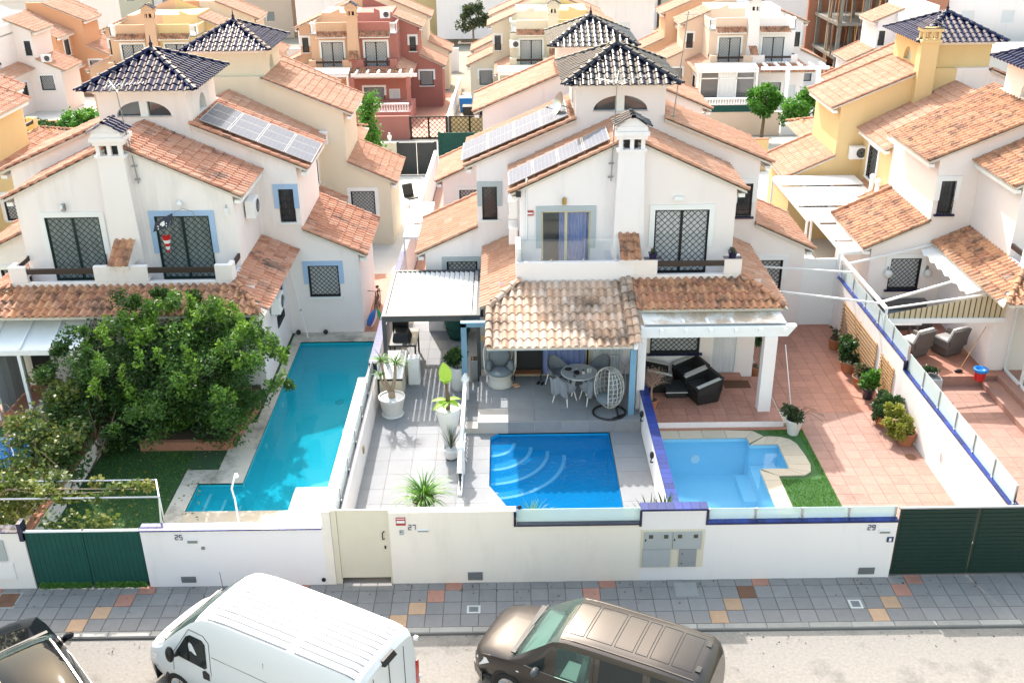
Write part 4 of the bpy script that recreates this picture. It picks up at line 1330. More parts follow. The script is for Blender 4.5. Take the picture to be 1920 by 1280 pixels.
# green gate
g = thing('gate', 'dark teal green double gate with a strip of artificial grass under it', 'gate', (-9.6, 20, 0))
for a, b in ((-11.56, -10.21), (-10.19, -8.85)):
    mb = MB(); mb.box(a, 19.93, .14, b, 19.98, 1.62)
    for i in range(11):
        x = a+.06+(b-a-.12)*i/10
        mb.box(x-.012, 19.922, .16, x+.012, 19.932, 1.6)
    put('leaf', mb, 'gate_green', g)
for x in (-11.58, -10.2, -8.845):
    mb = MB(); mb.box(x-.03, 19.95, 0, x+.03, 20.02, 1.66); put('post', mb, 'frame_green', g)
mb = MB(); mb.box(-11.6, 19.93, 1.62, -8.83, 20.0, 1.655); put('top_rail', mb, 'metal_white', g)
for a, b in ((-11.5, -10.24), (-10.16, -8.9)):
    mb = MB(); mb.grid(lambda u, v, a=a, b=b: (a+(b-a)*u, 19.86+.06*v, .02+.14*v+.012*math.sin(u*22)), 14, 2)
    put('grass_flap', mb, 'turf', g)
    P_ = np.stack([RNG.uniform(a, b, 1500), RNG.uniform(19.85, 19.92, 1500), RNG.uniform(.02, .16, 1500)], 1)
    leaves(g, 'grass_pile', 'leaf_bright', P_, .045, RNG.random(1500), 0, 0, .3)
# middle plot
w = thing('garden_wall', 'ivory street wall numbered 27 with frosted glass strip before deep blue pool', 'wall', (0, 20, 0))
mb = MB(); mb.box(-2.90, 19.9, -.1, .1, 20.1, 2.08); mb.box(.1, 19.9, -.1, 3.10, 20.1, 1.66); mb.box(-4.49, 19.9, -.1, -4.28, 20.12, 2.12)
put('wall', mb, 'wall_ivory', w)
mb = MB(); mb.box(.06, 19.86, 1.66, 3.08, 20.14, 1.70); mb.box(.06, 19.88, 1.70, .12, 20.12, 2.07); put('ledge', mb, 'coping_navy', w)
mb = MB(); mb.box(.13, 20.0, 1.70, 3.06, 20.012, 2.06); put('glass_panel', mb, 'glass_frosted', w)
numbers(w, '27', -2.44, 1.60, .13); letterbox(w, -2.24, -1.95, 1.52, 1.62); vent(w, -1.07, -.71, .08, .32)
sgn = wallbox(-2.73, -2.50, 1.72, 1.95, 'sign_red', w, 'alarm_sign', d=.012)
mb = MB(); mb.box(-2.71, 19.878, 1.79, -2.52, 19.882, 1.86); mb.box(-2.71, 19.878, 1.905, -2.52, 19.882, 1.925); put('band', mb, 'trim_white', sgn)
ic = wallbox(-2.66, -2.56, 1.46, 1.59, 'meter_door', w, 'intercom', d=.03)
mb = MB(); mb.box(-2.64, 19.855, 1.545, -2.61, 19.864, 1.565); put('button', mb, 'plastic_black', ic)
mb = MB(); mb.lathe((.2, 20.05, 2.05), [(.05, 0), (.06, .03), (.04, .07), (.01, .09)], 10); put('lamp_cap', mb, 'plastic_black', w, True)
g = thing('gate', 'cream sheet metal pedestrian gate with black handle', 'gate', (-3.4, 20, 0))
mb = MB(); mb.box(-4.13, 19.95, .16, -2.95, 19.99, 2.13); put('leaf', mb, 'gate_cream', g)
for x0, x1 in ((-4.275, -4.14), (-2.945, -2.905)):
    mb = MB(); mb.box(x0, 19.92, 0, x1, 20.04, 2.15); put('post', mb, 'gate_cream', g)
mb = MB(); mb.tube([(-3.03, 19.95, 1.52), (-3.07, 19.89, 1.50), (-3.07, 19.89, 1.32), (-3.03, 19.95, 1.30)], .014); put('handle', mb, 'plastic_black', g)
mb = MB(); mb.box(-3.05, 19.93, 1.02, -3.01, 19.95, 1.1); put('lock', mb, 'plastic_black', g)
# right plot
w = thing('garden_wall', 'white street wall numbered 29 with frosted panes and blue ledge before pale pool', 'wall', (6, 20, 0))
mb = MB(); mb.box(3.10, 19.9, -.1, 4.62, 20.1, 2.06); mb.box(4.62, 19.9, -.1, 9.2, 20.1, 1.66)
put('wall', mb, 'plaster_cool', w)
coping_run(w, (3.06, 20.02, 2.06), (4.66, 20.02, 2.06), .30, 'coping_blue'); coping_run(w, (4.66, 20.02, 1.66), (9.2, 20.02, 1.66), .30, 'coping_blue')
mb = MB(); mb.box(3.04, 19.885, 2.03, 4.68, 19.905, 2.058); mb.box(3.04, 19.885, 1.6, 3.1, 19.905, 2.03); mb.box(4.62, 19.885, 1.62, 4.68, 19.905, 2.03); mb.box(4.68, 19.885, 1.62, 9.2, 19.905, 1.656); put('edging', mb, 'coping_navy', w)
glass_run(w, (4.7, 20.02, 1.70), (9.15, 20.02, 1.70), .30, 4)
numbers(w, '29', 8.5, 1.42); letterbox(w, 8.78, 9.06, 1.3, 1.42); vent(w, 8.44, 8.84, .1, .30)
pl = wallbox(9.0, 9.16, 1.05, 1.2, 'ink_navy', w, 'number_plate', d=.012)
mb = MB(); mb.box(9.05, 19.878, 1.08, 9.11, 19.882, 1.17); put('digit', mb, 'trim_white', pl)
mc = thing('meter_cabinet', 'grey electricity meter doors set in the white street wall, top pair with sight glasses', 'meter cabinet', (3.85, 19.9, .4))
mb = MB(); mb.box(3.10, 19.88, .40, 4.62, 19.897, 1.50); put('surround', mb, 'plaster_cream', mc)
for x0, x1 in ((3.17, 3.84), (3.86, 4.55)):
    d = wallbox(x0, x1, .95, 1.45, 'meter_door', mc, 'door', y=19.878)
    for xx in (x0+.11, x1-.2):
        mb = MB(); mb.box(xx, 19.838, 1.28, xx+.1, 19.846, 1.38); put('sight_glass', mb, 'meter_window', d)
    mb = MB(); mb.box(x0+.02, 19.84, 1.2, x0+.05, 19.846, 1.26); put('lock', mb, 'plastic_black', d)
wallbox(3.15, 3.82, .43, .94, 'meter_door', mc, 'door', y=19.878)
d = wallbox(4.03, 4.45, .43, .94, 'solar_frame', mc, 'door', y=19.878)
for zz in (.53, .82):
    mb = MB(); mb.bar((4.10, 19.84, zz), (4.10, 19.85, zz), .016, n=8); put('lock', mb, 'plastic_black', d)
g = thing('gate', 'dark bottle green slatted double gate at right end of the street wall', 'gate', (10.5, 20, 0))
for a, b in ((9.24, 11.1), (11.12, 13.4)):
    mb = MB(); mb.hexa([(a, 19.94, .06), (b, 19.94, .06), (b, 19.98, .06), (a, 19.98, .06)], [(a, 19.94, 1.96), (b, 19.94, 1.96), (b, 19.98, 1.96), (a, 19.98, 1.96)])
    lf_ = put('leaf', mb, 'gate_bottle', g)
    for i in range(16):
        z = .12+i*.115
        xa = a+.06
        mb = MB(); mb.hexa([(xa, 19.928, z), (b-.06, 19.928, z), (b-.06, 19.939, z), (xa, 19.939, z)], [(xa, 19.918, z+.09), (b-.06, 19.918, z+.09), (b-.06, 19.939, z+.1), (xa, 19.939, z+.1)])
        put('slat', mb, 'gate_bottle', lf_)
mb = MB(); mb.box(11.07, 19.9, .95, 11.1, 19.94, 1.0); put('lock', mb, 'metal_steel', g)
mb = MB(); mb.box(9.2, 19.92, 1.965, 13.2, 20.0, 2.0); put('top_rail', mb, 'metal_grey', g)

# party walls running back from the street
w = thing('garden_wall', 'white dividing wall with glass panels between turquoise pool and grey terrace', 'wall', (-4.35, 27, 0))
mb = MB(); mb.box(-4.47, 20.12, -1.8, -4.22, 29.0, 1.15); mb.box(-4.47, 29.0, -1.8, -4.22, 34.6, 1.45); mb.box(-4.85, 20.12, -.5, -4.47, 29.0, .95); mb.box(-4.85, 29.0, -1.5, -4.47, 34.2, .20)
put('wall', mb, 'plaster_white', w)
coping_run(w, (-4.36, 20.14, 1.15), (-4.36, 29.0, 1.15), .12, 'coping_navy', .3); coping_run(w, (-4.345, 29.02, 1.45), (-4.345, 34.6, 1.45), .27, 'coping_blue', .22)
mb = MB(); mb.box(-4.47, 28.96, 1.15, -4.22, 29.0, 1.48); put('step_edge', mb, 'coping_navy', w)
glass_run(w, (-4.36, 20.3, 1.185), (-4.36, 28.9, 1.185), .42, 6)
mb = MB(); mb.box(-4.22, 24.9, .62, -4.18, 25.05, .82); put('wall_light', mb, 'brass', w)
w = thing('garden_wall', 'white dividing wall topped with cobalt tiles between deep blue and pale pools', 'wall', (4.1, 25, 0))
mb = MB(); mb.box(3.99, 20.12, -1.6, 4.24, 29.75, 1.18); put('wall', mb, 'plaster_cool', w)
coping_run(w, (4.115, 20.14, 1.18), (4.115, 29.7, 1.18), .28, 'coping_blue', .24)
for y in (26.4, 24.1):
    mb = MB(); mb.blob((3.93, y, .95), .06, .06, .12); mb.beam((3.98, y, .72), (3.9, y, .72), .03, .03); mb.beam((3.9, y, .72), (3.93, y, .85), .025, .025)
    put('wall_lamp', mb, 'plastic_black', w, True)
w = thing('garden_wall', 'long white wall with frosted glass and blue ledge at the right of terracotta terrace', 'wall', (12.1, 27, 0))
mb = MB(); mb.box(11.98, 20.12, -.3, 12.2, 27.45, 1.78); mb.box(11.98, 27.45, -.3, 12.2, 34.6, 2.05); put('wall', mb, 'plaster_white', w)
coping_run(w, (12.09, 20.14, 1.78), (12.09, 27.45, 1.78), .25, 'coping_blue', .24); coping_run(w, (12.09, 27.45, 2.05), (12.09, 34.6, 2.05), .25, 'coping_blue', .24)
mb = MB(); mb.box(11.97, 27.40, 1.78, 12.21, 27.46, 2.1); put('step_edge', mb, 'coping_navy', w)
glass_run(w, (12.09, 20.3, 1.815), (12.09, 27.35, 1.815), .55, 6); glass_run(w, (12.09, 27.5, 2.085), (12.09, 34.2, 2.085), .50, 5)
wallbox(0, 0, 0, 0, 'trim_white', None, 'x') if False else None
mb = MB(); mb.box(11.94, 24.05, .75, 11.98, 24.2, .95); put('socket', mb, 'metal_white', w)
w = thing('garden_wall', 'low dividing wall under the vines at the left side of the green garden', 'wall', (-12.2, 25, 0))
mb = MB(); mb.box(-12.3, 20.12, -.3, -12.12, 29.7, .75); put('wall', mb, 'plaster_white', w)
mb = MB(); mb.box(-12.34, 20.12, .75, -12.08, 29.7, .80); put('cap', mb, 'brick_edge', w)
w = thing('rear_dividing_wall', 'white dividing wall running back between the cream house yard and middle block', 'wall', (-4.2, 48, -.5))
mb = MB(); mb.hexa([(-4.3, 34.6, -.5), (-4.1, 34.6, -.5), (-4.1, 59.5, -2.4), (-4.3, 59.5, -2.4)], [(-4.3, 34.6, 1.95), (-4.1, 34.6, 1.95), (-4.1, 59.5, .25), (-4.3, 59.5, .25)]); put('wall', mb, 'plaster_cool', w)
coping_run(w, (-4.2, 34.7, 1.95), (-4.2, 38.5, 1.69), .22, 'coping_blue', .24)
w = thing('rear_dividing_wall', 'cream yellow dividing wall between the middle rear yard and yellow house', 'wall', (11.9, 48, -.5))
mb = MB(); mb.hexa([(11.8, 36.0, -.5), (12.0, 36.0, -.5), (12.0, 59.5, -2.4), (11.8, 59.5, -2.4)], [(11.8, 36.0, 1.75), (12.0, 36.0, 1.75), (12.0, 59.5, .25), (11.8, 59.5, .25)]); put('wall', mb, 'plaster_white', w)

# ---------------------------------------------------------------- pools
def pool(name, label, poly, z0, zw, basin, water, loc):
    t = thing(name, label, 'swimming pool', loc)
    b = MB(); n = len(poly)
    top = [(x, y, .14) for x, y in poly]; bot = [(x, y, z0) for x, y in poly]
    b.add(top+bot, [(i, (i+1) % n, n+(i+1) % n, n+i) for i in range(n)]+[tuple(range(n, 2*n))])
    put('basin', b, basin, t)
    wv = MB()
    ar = sum(poly[i][0]*poly[(i+1) % n][1]-poly[(i+1) % n][0]*poly[i][1] for i in range(n))
    wv.add([(x, y, zw) for x, y in (poly if ar > 0 else poly[::-1])], [tuple(range(n))])
    put('water', wv, water, t)
    return t
p1 = pool('swimming_pool', 'long turquoise pool with step recess beside the white house garden', [(-7.55, 24.2), (-7.55, 33.4), (-4.85, 33.4), (-4.85, 23.9), (-6.0, 23.9), (-6.0, 22.84), (-8.8, 22.84), (-8.8, 24.2)], -1.05, .03, 'mosaic_turquoise', 'water_turquoise', (-6.2, 28, .1))
for i, x in enumerate((-8.45, -8.05, -7.65)):
    mb = MB(); mb.box(-8.79 if i == 0 else (-8.45, -8.05)[i-1], 22.85, -1.5, x, 24.19, -.2-.2*i); put('step', mb, 'mosaic_turquoise', p1)
    mb = MB(); mb.box(x-.07, 22.86, -.2-.2*i, x+.005, 24.18, -.19-.2*i); put('step_edge', mb, 'step_pale', p1)
mb = MB(); mb.box(-7.2, 22.86, -1.5, -6.85, 23.5, -.95); put('step', mb, 'mosaic_turquoise', p1)
mb = MB(); mb.bar((-5.9, 31.0, -1.048), (-5.9, 31.0, -1.02), .16, n=14); put('drain', mb, 'interior_dark', p1)
for y in (27.0, 29.6):
    mb = MB(); mb.bar((-7.56, y, -.35), (-7.52, y, -.35), .09, n=12); put('pool_light', mb, 'trim_white', p1)
p2 = pool('swimming_pool', 'deep blue pool with curved corner steps below the tiled porch', [(-.35, 26.75), (3.0, 26.75), (3.03, 21.0), (.75, 21.0), (-.6, 23.9), (-.6, 26.5)], -1.15, .04, 'mosaic_deep', 'water_deep', (1.2, 24, .1))
fl = MB(); fl.add([(-.62, 23.95, .147), (-.62, 20.98, .147), (.8, 20.98, .147)], [(0, 1, 2)]); fl.add([(-.62, 23.95, -1.6), (.8, 20.98, -1.6)], []); struct('pool_corner', fl, 'porcelain_grey')
fl = MB(); fl.add([(-.62, 26.48, .147), (-.33, 26.77, .147), (-.62, 26.77, .147)], [(0, 1, 2)]); struct('pool_corner', fl, 'porcelain_grey')
for i, r in enumerate((.75, 1.25, 1.75, 2.25)):
    k = 14; z = -.12-.15*i
    arc = [(-.59+r*math.cos(math.pi/2*j/k), 25.2+(1.0 if i == 0 else 1.0)-r*math.sin(math.pi/2*j/k)) for j in range(k+1)]
    arc = [(-.59+r*1.02*math.cos(a), 26.6-r*1.05*math.sin(a)) for a in [math.pi/2*j/k for j in range(k+1)]]
    mb = MB(); c0 = (-.59, 26.7)
    pts = [c0]+arc
    mb.hexa([(x, y, -1.59) for x, y in pts], [(x, y, z) for x, y in pts]); put('step', mb, 'mosaic_deep', p2)
    mb = MB(); inn = [(-.59+(x+.59)*(r-.11)/r, 26.6+(y-26.6)*(r-.11)/r) for x, y in arc]
    vs = [(x, y, z+.006) for x, y in arc]+[(x, y, z+.006) for x, y in inn]
    mb.add(vs, [(j, j+1, k+1+j+1, k+1+j) for j in range(k)]); put('step_edge', mb, 'step_pale', p2)
p3 = pool('swimming_pool', 'pale blue pool with a square shallow bay and beige coping', [(4.55, 26.28), (7.12, 26.28), (7.12, 25.88), (7.97, 25.88), (7.97, 24.47), (7.12, 24.47), (7.12, 21.2), (4.55, 21.2)], -1.15, .03, 'mosaic_pale', 'water_pale', (6, 24, .1))
mb = MB(); mb.box(7.13, 24.48, -1.44, 7.96, 25.87, -.55); mb.box(6.75, 24.48, -1.44, 7.13, 25.87, -.9); put('step', mb, 'mosaic_pale', p3)
mb = MB(); mb.bar((5.6, 26.27, -.55), (5.6, 26.22, -.55), .14, n=14); put('pool_light', mb, 'trim_white', p3)
def stones(parent, inner, outer, z=.15, th=.05, mat='coping_stone'):
    for i in range(len(inner)-1):
        q = [inner[i], inner[i+1], outer[i+1], outer[i]]
        c = (sum(p[0] for p in q)/4, sum(p[1] for p in q)/4)
        q = [(c[0]+(x-c[0])*.992, c[1]+(y-c[1])*.992) for x, y in q]
        mb = MB(); mb.hexa([(x, y, z) for x, y in q], [(x, y, z+th) for x, y in q]); put('coping_stone', mb, mat, parent, bevel=.012)
inn = [(4.5, 21.2+.84*i) for i in range(7)]
stones(p3, inn, [(4.26, y) for x, y in inn])
inn = [(4.5, 26.24), (5.1, 26.24), (5.8, 26.24), (6.5, 26.24), (7.08, 26.24), (7.10, 25.9)]
out = [(4.26, 26.68), (5.1, 26.68), (5.8, 26.68), (6.5, 26.68), (7.35, 26.62), (7.62, 26.30)]
stones(p3, inn, out)
inn = [(7.12, 25.84), (7.5, 25.84), (7.8, 25.84), (7.93, 25.84), (7.93, 25.7), (7.93, 25.2), (7.93, 24.75), (7.93, 24.51), (7.8, 24.51), (7.12, 24.51)]
out = [(7.62, 26.27), (7.75, 26.30), (8.1, 26.25), (8.35, 26.12), (8.5, 25.85), (8.58, 25.2), (8.6, 24.7), (8.5, 24.32), (8.3, 24.15), (7.55, 24.13)]
stones(p3, inn, out)
inn = [(7.08, 24.45), (7.08, 23.9), (7.08, 23.2), (7.08, 22.5), (7.08, 21.8), (7.08, 21.2)]
stones(p3, inn, [(7.55, y-.32 if i == 0 else y) for i, (x, y) in enumerate(inn)])
p4 = pool('swimming_pool', 'bright blue pool glimpsed at the left edge behind the vines', [(-19.5, 24.3), (-19.5, 26.9), (-14.1, 26.9), (-14.1, 24.3)], -1.3, .04, 'mosaic_deep', 'water_deep', (-17, 25.5, .1))
mb = MB()
for i in range(40):
    if i % 2:
        mb.box(-19.5+.135*i, 26.885, -.02, -19.5+.135*i+.1, 26.897, .1)
put('frieze', mb, 'trim_white', p4)
mb = MB(); mb.tube([(-15.3, 24.4, .3), (-14.9, 25.1, .75), (-14.7, 25.4, .6), (-14.6, 25.6, .1)], .022); put('handrail', mb, 'metal_steel', p4)

# ---------------------------------------------------------------- tiled porch of the middle house
po = thing('tiled_porch', 'wide porch roof of weathered pale barrel tiles over the grey patio', 'porch', (1.6, 28.3, .55))
zp = lambda y: 3.03+(y-26.8)*.275
mb = MB()
pts = [(-.66, 26.82), (3.78, 26.82), (3.78, 29.78), (.30, 29.78), (-.66, 28.4)]
mb.hexa([(x, y, zp(y)-.12) for x, y in pts], [(x, y, zp(y)-.03) for x, y in pts]); pr = put('roof', mb, 'mortar', po)
A = Vector((-.68, 26.72, zp(26.72)-.02))
tiles(pr, A, (1, 0, 0), Vector((0, 1, .275)), 4.2, 3.15, 'clay_porch', pitch=.235, row=.40, amp=.085, cover=.78, cap=400,
      clip=lambda c: c.y < 28.5+(c.x+.68)*1.38)
for x in (3.62,):
    ridge(pr, (x, 26.7, zp(26.7)+.06), (x, 29.78, zp(29.78)+.06), 'clay_porch', r=.11, ln=.4)
    mb = MB(); mb.hexa([(3.66, 26.75, zp(26.75)-.1), (3.78, 26.75, zp(26.75)-.1), (3.78, 29.8, zp(29.8)-.1), (3.66, 29.8, zp(29.8)-.1)], [(3.66, 26.75, zp(26.75)+.12), (3.78, 26.75, zp(26.75)+.12), (3.78, 29.8, zp(29.8)+.12), (3.66, 29.8, zp(29.8)+.12)]); put('edge_wall', mb, 'plaster_white', po)
ridge(pr, (3.80, 26.7, zp(26.7)+.10), (3.80, 29.78, zp(29.78)+.10), 'clay_porch', r=.11, ln=.4)
ridge(pr, (-.60, 26.7, zp(26.7)+.06), (-.60, 28.5, zp(28.5)+.06), 'clay_porch', r=.11, ln=.4)
ridge(pr, (-.60, 28.5, zp(28.5)+.06), (.32, 29.78, zp(29.78)+.08), 'clay_porch', r=.10, ln=.4)
for x, y, zb_ in ((3.70, 27.15, .55), (-1.44, 29.45, .15)):
    mb = MB(); mb.box(x-.09, y-.09, zb_, x+.09, y+.09, 2.95 if x > 0 else 2.62); put('post', mb, 'blue_paint', po)
mb = MB(); mb.box(-.62, 26.9, 2.86, 3.62, 27.02, 2.94); mb.box(-1.53, 29.36, 2.50, -.5, 29.54, 2.66); mb.box(-.62, 27.0, 2.80, -.5, 29.36, 2.94); put('beam', mb, 'blue_paint', po)
# big glazed opening under the porch
sd = thing('sliding_door', 'wide open patio door with blue curtain under the tiled porch', 'door', (1.6, 29.8, .55))
mb = MB()
for x in (.05, 1.3, 2.5, 2.62): mb.box(x-.03, 29.73, .58, x+.03, 29.78, 2.7)
mb.box(.02, 29.73, 2.66, 2.65, 29.78, 2.74); mb.box(.02, 29.73, .55, 2.65, 29.78, .6); put('frame', mb, 'frame_beige', sd)
mb = MB(); mb.add([(.08, 29.785, .6), (2.6, 29.785, .6), (2.6, 29.785, 2.66), (.08, 29.785, 2.66)], [(0, 1, 2, 3)]); put('opening', mb, 'interior_dark', sd)  # dark sheet on the solid wall, painting in the unlit room
mb = MB(); mb.grid(lambda a, b: (1.1+1.38*a, 29.68+.035*math.sin(a*44), .62+2.05*b), 70, 1); put('curtain', mb, 'curtain_blue', sd, True)
mb = MB(); mb.grid(lambda a, b: (2.75+.95*a, 29.74+.012*math.sin(a*60), .56+2.2*b), 60, 1); put('blind', mb, 'pane_curtain', sd, True)
# balcony glass and curtain of the upper door
bg_ = thing('balcony_glass', 'clear glass screen on the balcony parapet of the cool white house', 'glass screen', (1.8, 29.88, 4.5))
mb = MB(); mb.box(.32, 29.87, 4.52, 3.4, 29.885, 5.24); put('pane', mb, 'glass_clear', bg_)
mb = MB()
for x in (.34, 1.35, 2.37, 3.38): mb.box(x-.02, 29.85, 4.5, x+.02, 29.9, 4.58)
put('clamp', mb, 'metal_steel', bg_)
cu = MB(); cu.grid(lambda a, b: (2.62-.95*a, 31.28+.03*math.sin(a*50), 3.62+2.1*b), 60, 1)
tag(put('curtain', cu, 'curtain_blue', None, True), 'blue curtain inside the balcony door of the cool white house', 'curtain')
# pergola of the warm white house
pg = thing('pergola', 'white timber pergola with one square pillar over the terracotta patio', 'pergola', (6.2, 27.6, .4))
mb = MB(); mb.hexa([(3.95, 27.48, 2.94), (8.35, 27.48, 2.94), (8.35, 27.68, 2.94), (3.95, 27.68, 2.94)], [(3.95, 27.48, 3.28), (8.60, 27.48, 3.28), (8.60, 27.68, 3.28), (3.95, 27.68, 3.28)]); put('beam', mb, 'trim_white', pg)
for x, wd_ in ((7.86, .19), (4.0, .12)):
    mb = MB(); mb.box(x-wd_, 27.42, .4, x+wd_, 27.75, 2.94); put('pillar', mb, 'plaster_white', pg)
for i in range(6):
    x = 4.55+i*.74
    mb = MB(); mb.box(x-.05, 27.36, 3.12, x+.05, 29.79, 3.24); put('rafter', mb, 'trim_white', pg)
sl_ = thing('shade_canopy', 'sagging stained white canvas canopy on the pergola', 'canopy', (6.2, 28.2, 3.3))
mb = MB(); mb.grid(lambda a, b: (4.05+4.25*a, 27.55+1.0*b, 3.34+.02*b-.16*math.sin(math.pi*a)**.6*math.sin(math.pi*b)-.02*math.sin(a*37)*math.sin(math.pi*b)), 40, 8); put('canvas', mb, 'canvas_white', sl_, True)
mb = MB(); mb.bar((4.02, 28.55, 3.36), (8.3, 28.55, 3.36), .025); mb.bar((4.0, 27.56, 3.33), (8.3, 27.56, 3.33), .02); put('tension_bar', mb, 'metal_grey', sl_)
# louvred pergola of the middle plot
lp = thing('louvre_pergola', 'anthracite aluminium pergola with white louvre roof beside the tiled porch', 'pergola', (-2.5, 31.8, .15))
zz = 2.72
mb = MB()
for a, b in (((-4.02, 29.85), (-.98, 29.85)), ((-4.02, 33.75), (-.98, 33.75))):
    mb.beam((a[0]-.06, a[1], zz-.09), (b[0]+.06, b[1], zz-.09), .12, .2)
for x in (-4.02, -.98):
    mb.beam((x, 29.91, zz-.09), (x, 33.69, zz-.09), .12, .2)
put('frame', mb, 'metal_anthracite', lp)
mb = MB(); mb.box(-1.16, 29.92, zz-.16, -1.05, 33.68, zz+.005); put('gutter', mb, 'metal_steel', lp)
for i in range(16):
    x = -3.93+i*.172
    mb = MB(); mb.hexa([(x, 29.93, zz-.02), (x+.148, 29.93, zz-.075), (x+.148, 33.67, zz-.075), (x, 33.67, zz-.02)], [(x, 29.93, zz), (x+.148, 29.93, zz-.055), (x+.148, 33.67, zz-.055), (x, 33.67, zz)])
    put('louvre', mb, 'aluminium_white', lp)
for x, y in ((-4.02, 29.85), (-4.02, 33.75), (-.98, 33.75), (-.98, 29.85)):
    mb = MB(); mb.box(x-.06, y-.06, .15, x+.06, y+.06, zz-.19); put('post', mb, 'metal_anthracite', lp)
# low rail wall beside the middle pool
rl = thing('balustrade', 'low white rail with pointed posts between grey terrace and deep blue pool', 'balustrade', (-1.4, 26, .15))
mb = MB(); mb.box(-1.46, 23.4, .15, -1.34, 29.0, .22); mb.hexa([(-1.47, 23.5, .82), (-1.33, 23.5, .82), (-1.33, 29.0, .92), (-1.47, 29.0, .92)], [(-1.45, 23.5, .96), (-1.35, 23.5, .96), (-1.35, 29.0, 1.06), (-1.45, 29.0, 1.06)]); put('rail', mb, 'trim_white', rl)
for y in (24.6, 28.6):
    mb = MB(); mb.box(-1.5, y-.1, .15, -1.3, y+.1, 1.05); mb.hexa([(-1.53, y-.13, 1.05), (-1.27, y-.13, 1.05), (-1.27, y+.13, 1.05), (-1.53, y+.13, 1.05)], [(-1.41, y-.01, 1.25), (-1.39, y-.01, 1.25), (-1.39, y+.01, 1.25), (-1.41, y+.01, 1.25)]); put('post', mb, 'trim_white', rl)
for i in range(22):
    y = 23.6+i*.24
    if abs(y-24.6) > .14 and abs(y-28.6) > .14:
        mb = MB(); mb.bar((-1.4, y, .22), (-1.4, y, .84+.1*(y-23.5)/5.5), .022, n=6); put('spindle', mb, 'plastic_black', rl)
# ---------------------------------------------------------------- things on the roofs and walls
def solar(P, zf, u0, v0, nu, nv, du, dv, s, label, group, lift=.16, tilt=0.):
    for i in range(nu):
        for j in range(nv):
            ua, ub = u0+i*du+.012, u0+(i+1)*du-.012
            va, vb = v0+j*dv+.012, v0+(j+1)*dv-.012
            lb = label+', '+(['nearest the tower', 'second from the tower', 'third from the tower', 'lowest at the eave'][i])+('' if nv == 1 else [', front row', ', middle row' if nv > 2 else ', back row', ', back row'][j])
            t = thing('solar_panel', lb, 'solar panel', P(ua, va, zf(ua)+lift), group)
            def q(u, v, d):
                return P(u, v, zf(u)+lift+tilt*(v-v0)+d)
            mb = MB(); mb.hexa([q(ua, va, 0), q(ub, va, 0), q(ub, vb, 0), q(ua, vb, 0)], [q(ua, va, .035), q(ub, va, .035), q(ub, vb, .035), q(ua, vb, .035)]); put('frame', mb, 'solar_frame', t)
            mb = MB(); c = .025
            for a in range(6):
                for b in range(4):
                    x0, x1 = ua+c+(ub-ua-2*c)*a/6+.002, ua+c+(ub-ua-2*c)*(a+1)/6-.002
                    y0, y1 = va+c+(vb-va-2*c)*b/4+.002, va+c+(vb-va-2*c)*(b+1)/4-.002
                    mb.add([q(x0, y0, .038), q(x1, y0, .038), q(x1, y1, .038), q(x0, y1, .038)], [(0, 1, 2, 3)])
            put('cells', mb, 'solar_cell', t, kind='stuff')
zS1 = lambda u: 8.12-.46*u
zS2 = lambda u: 8.62-.42*u
solar(P25, zS2, 1.75, 4.6, 4, 3, .92, .80, 1, 'solar panel on blue trimmed house roof', 'solar panels of the blue trimmed house', .14, .02)
solar(P27, zS2, 1.75, 4.55, 4, 2, .92, 1.05, -1, 'pale solar panel on upper middle roof', 'solar panels on the upper middle roof', .16, .03)
solar(P27, zS1, .62, 1.5, 4, 1, .80, 1.45, -1, 'ribbed solar panel on front middle roof', 'solar panels on the lower middle roof', .15, .03)
def ac(label, c, face, sz=(.8, .3, .58), mat='metal_white'):
    """outdoor unit: c = centre on the wall, face = outward direction"""
    t = thing('air_conditioner', label, 'air conditioner', c)
    n = Vector(face).normalized(); a = n.cross(Vector((0, 0, 1))).normalized(); up = Vector((0, 0, 1)); c = Vector(c)
    w2, d, h2 = sz[0]/2, sz[1], sz[2]/2
    q = lambda x, y, z: c+a*x+n*y+up*z
    mb = MB(); mb.hexa([q(-w2, .06, -h2), q(w2, .06, -h2), q(w2, .06+d, -h2), q(-w2, .06+d, -h2)], [q(-w2, .06, h2), q(w2, .06, h2), q(w2, .06+d, h2), q(-w2, .06+d, h2)]); put('casing', mb, mat, t, bevel=.015)
    mb = MB()
    for r in (.07, .12, .17, .22):
        mb.tube([q(-.1+r*math.cos(k*math.pi/8), .07+d, r*math.sin(k*math.pi/8)) for k in range(16)], .008, 4, True)
    put('fan_guard', mb, 'metal_grey', t)
    mb = MB(); mb.add([q(-.1+.23*math.cos(k*math.pi/8), .063+d, .23*math.sin(k*math.pi/8)) for k in range(16)], [tuple(range(16))]); put('fan', mb, 'interior_dark', t)
    mb = MB(); mb.beam(q(-w2+.1, 0, -h2-.02), q(-w2+.1, d+.05, -h2-.02), .03, .03); mb.beam(q(w2-.1, 0, -h2-.02), q(w2-.1, d+.05, -h2-.02), .03, .03); put('bracket', mb, 'metal_white', t)
ac('white air conditioner high on the side wall of the blue trimmed house', (-8.70, 32.6, 5.55), (1, 0, 0))
ac('white air conditioner under the side roof of the blue trimmed house', (-8.0, 31.6, 2.5), (1, 0, 0))
ac('white air conditioner, upper of two on the middle house side wall', (.40, 32.4, 5.5), (-1, 0, 0))
ac('white air conditioner, lower of two on the middle house side wall', (.40, 32.4, 4.6), (-1, 0, 0))
ac('air conditioner on the cream wall behind the solar panels', (-8.4, 45.3, 4.7), (0, -1, 0))
ac('white air conditioner hung on the yellow house wall', (15.9, 45.25, 3.75), (0, -1, 0))
ac('air conditioner beside the balcony of the far cream house', (.75, 83.95, 2.4), (0, -1, 0))
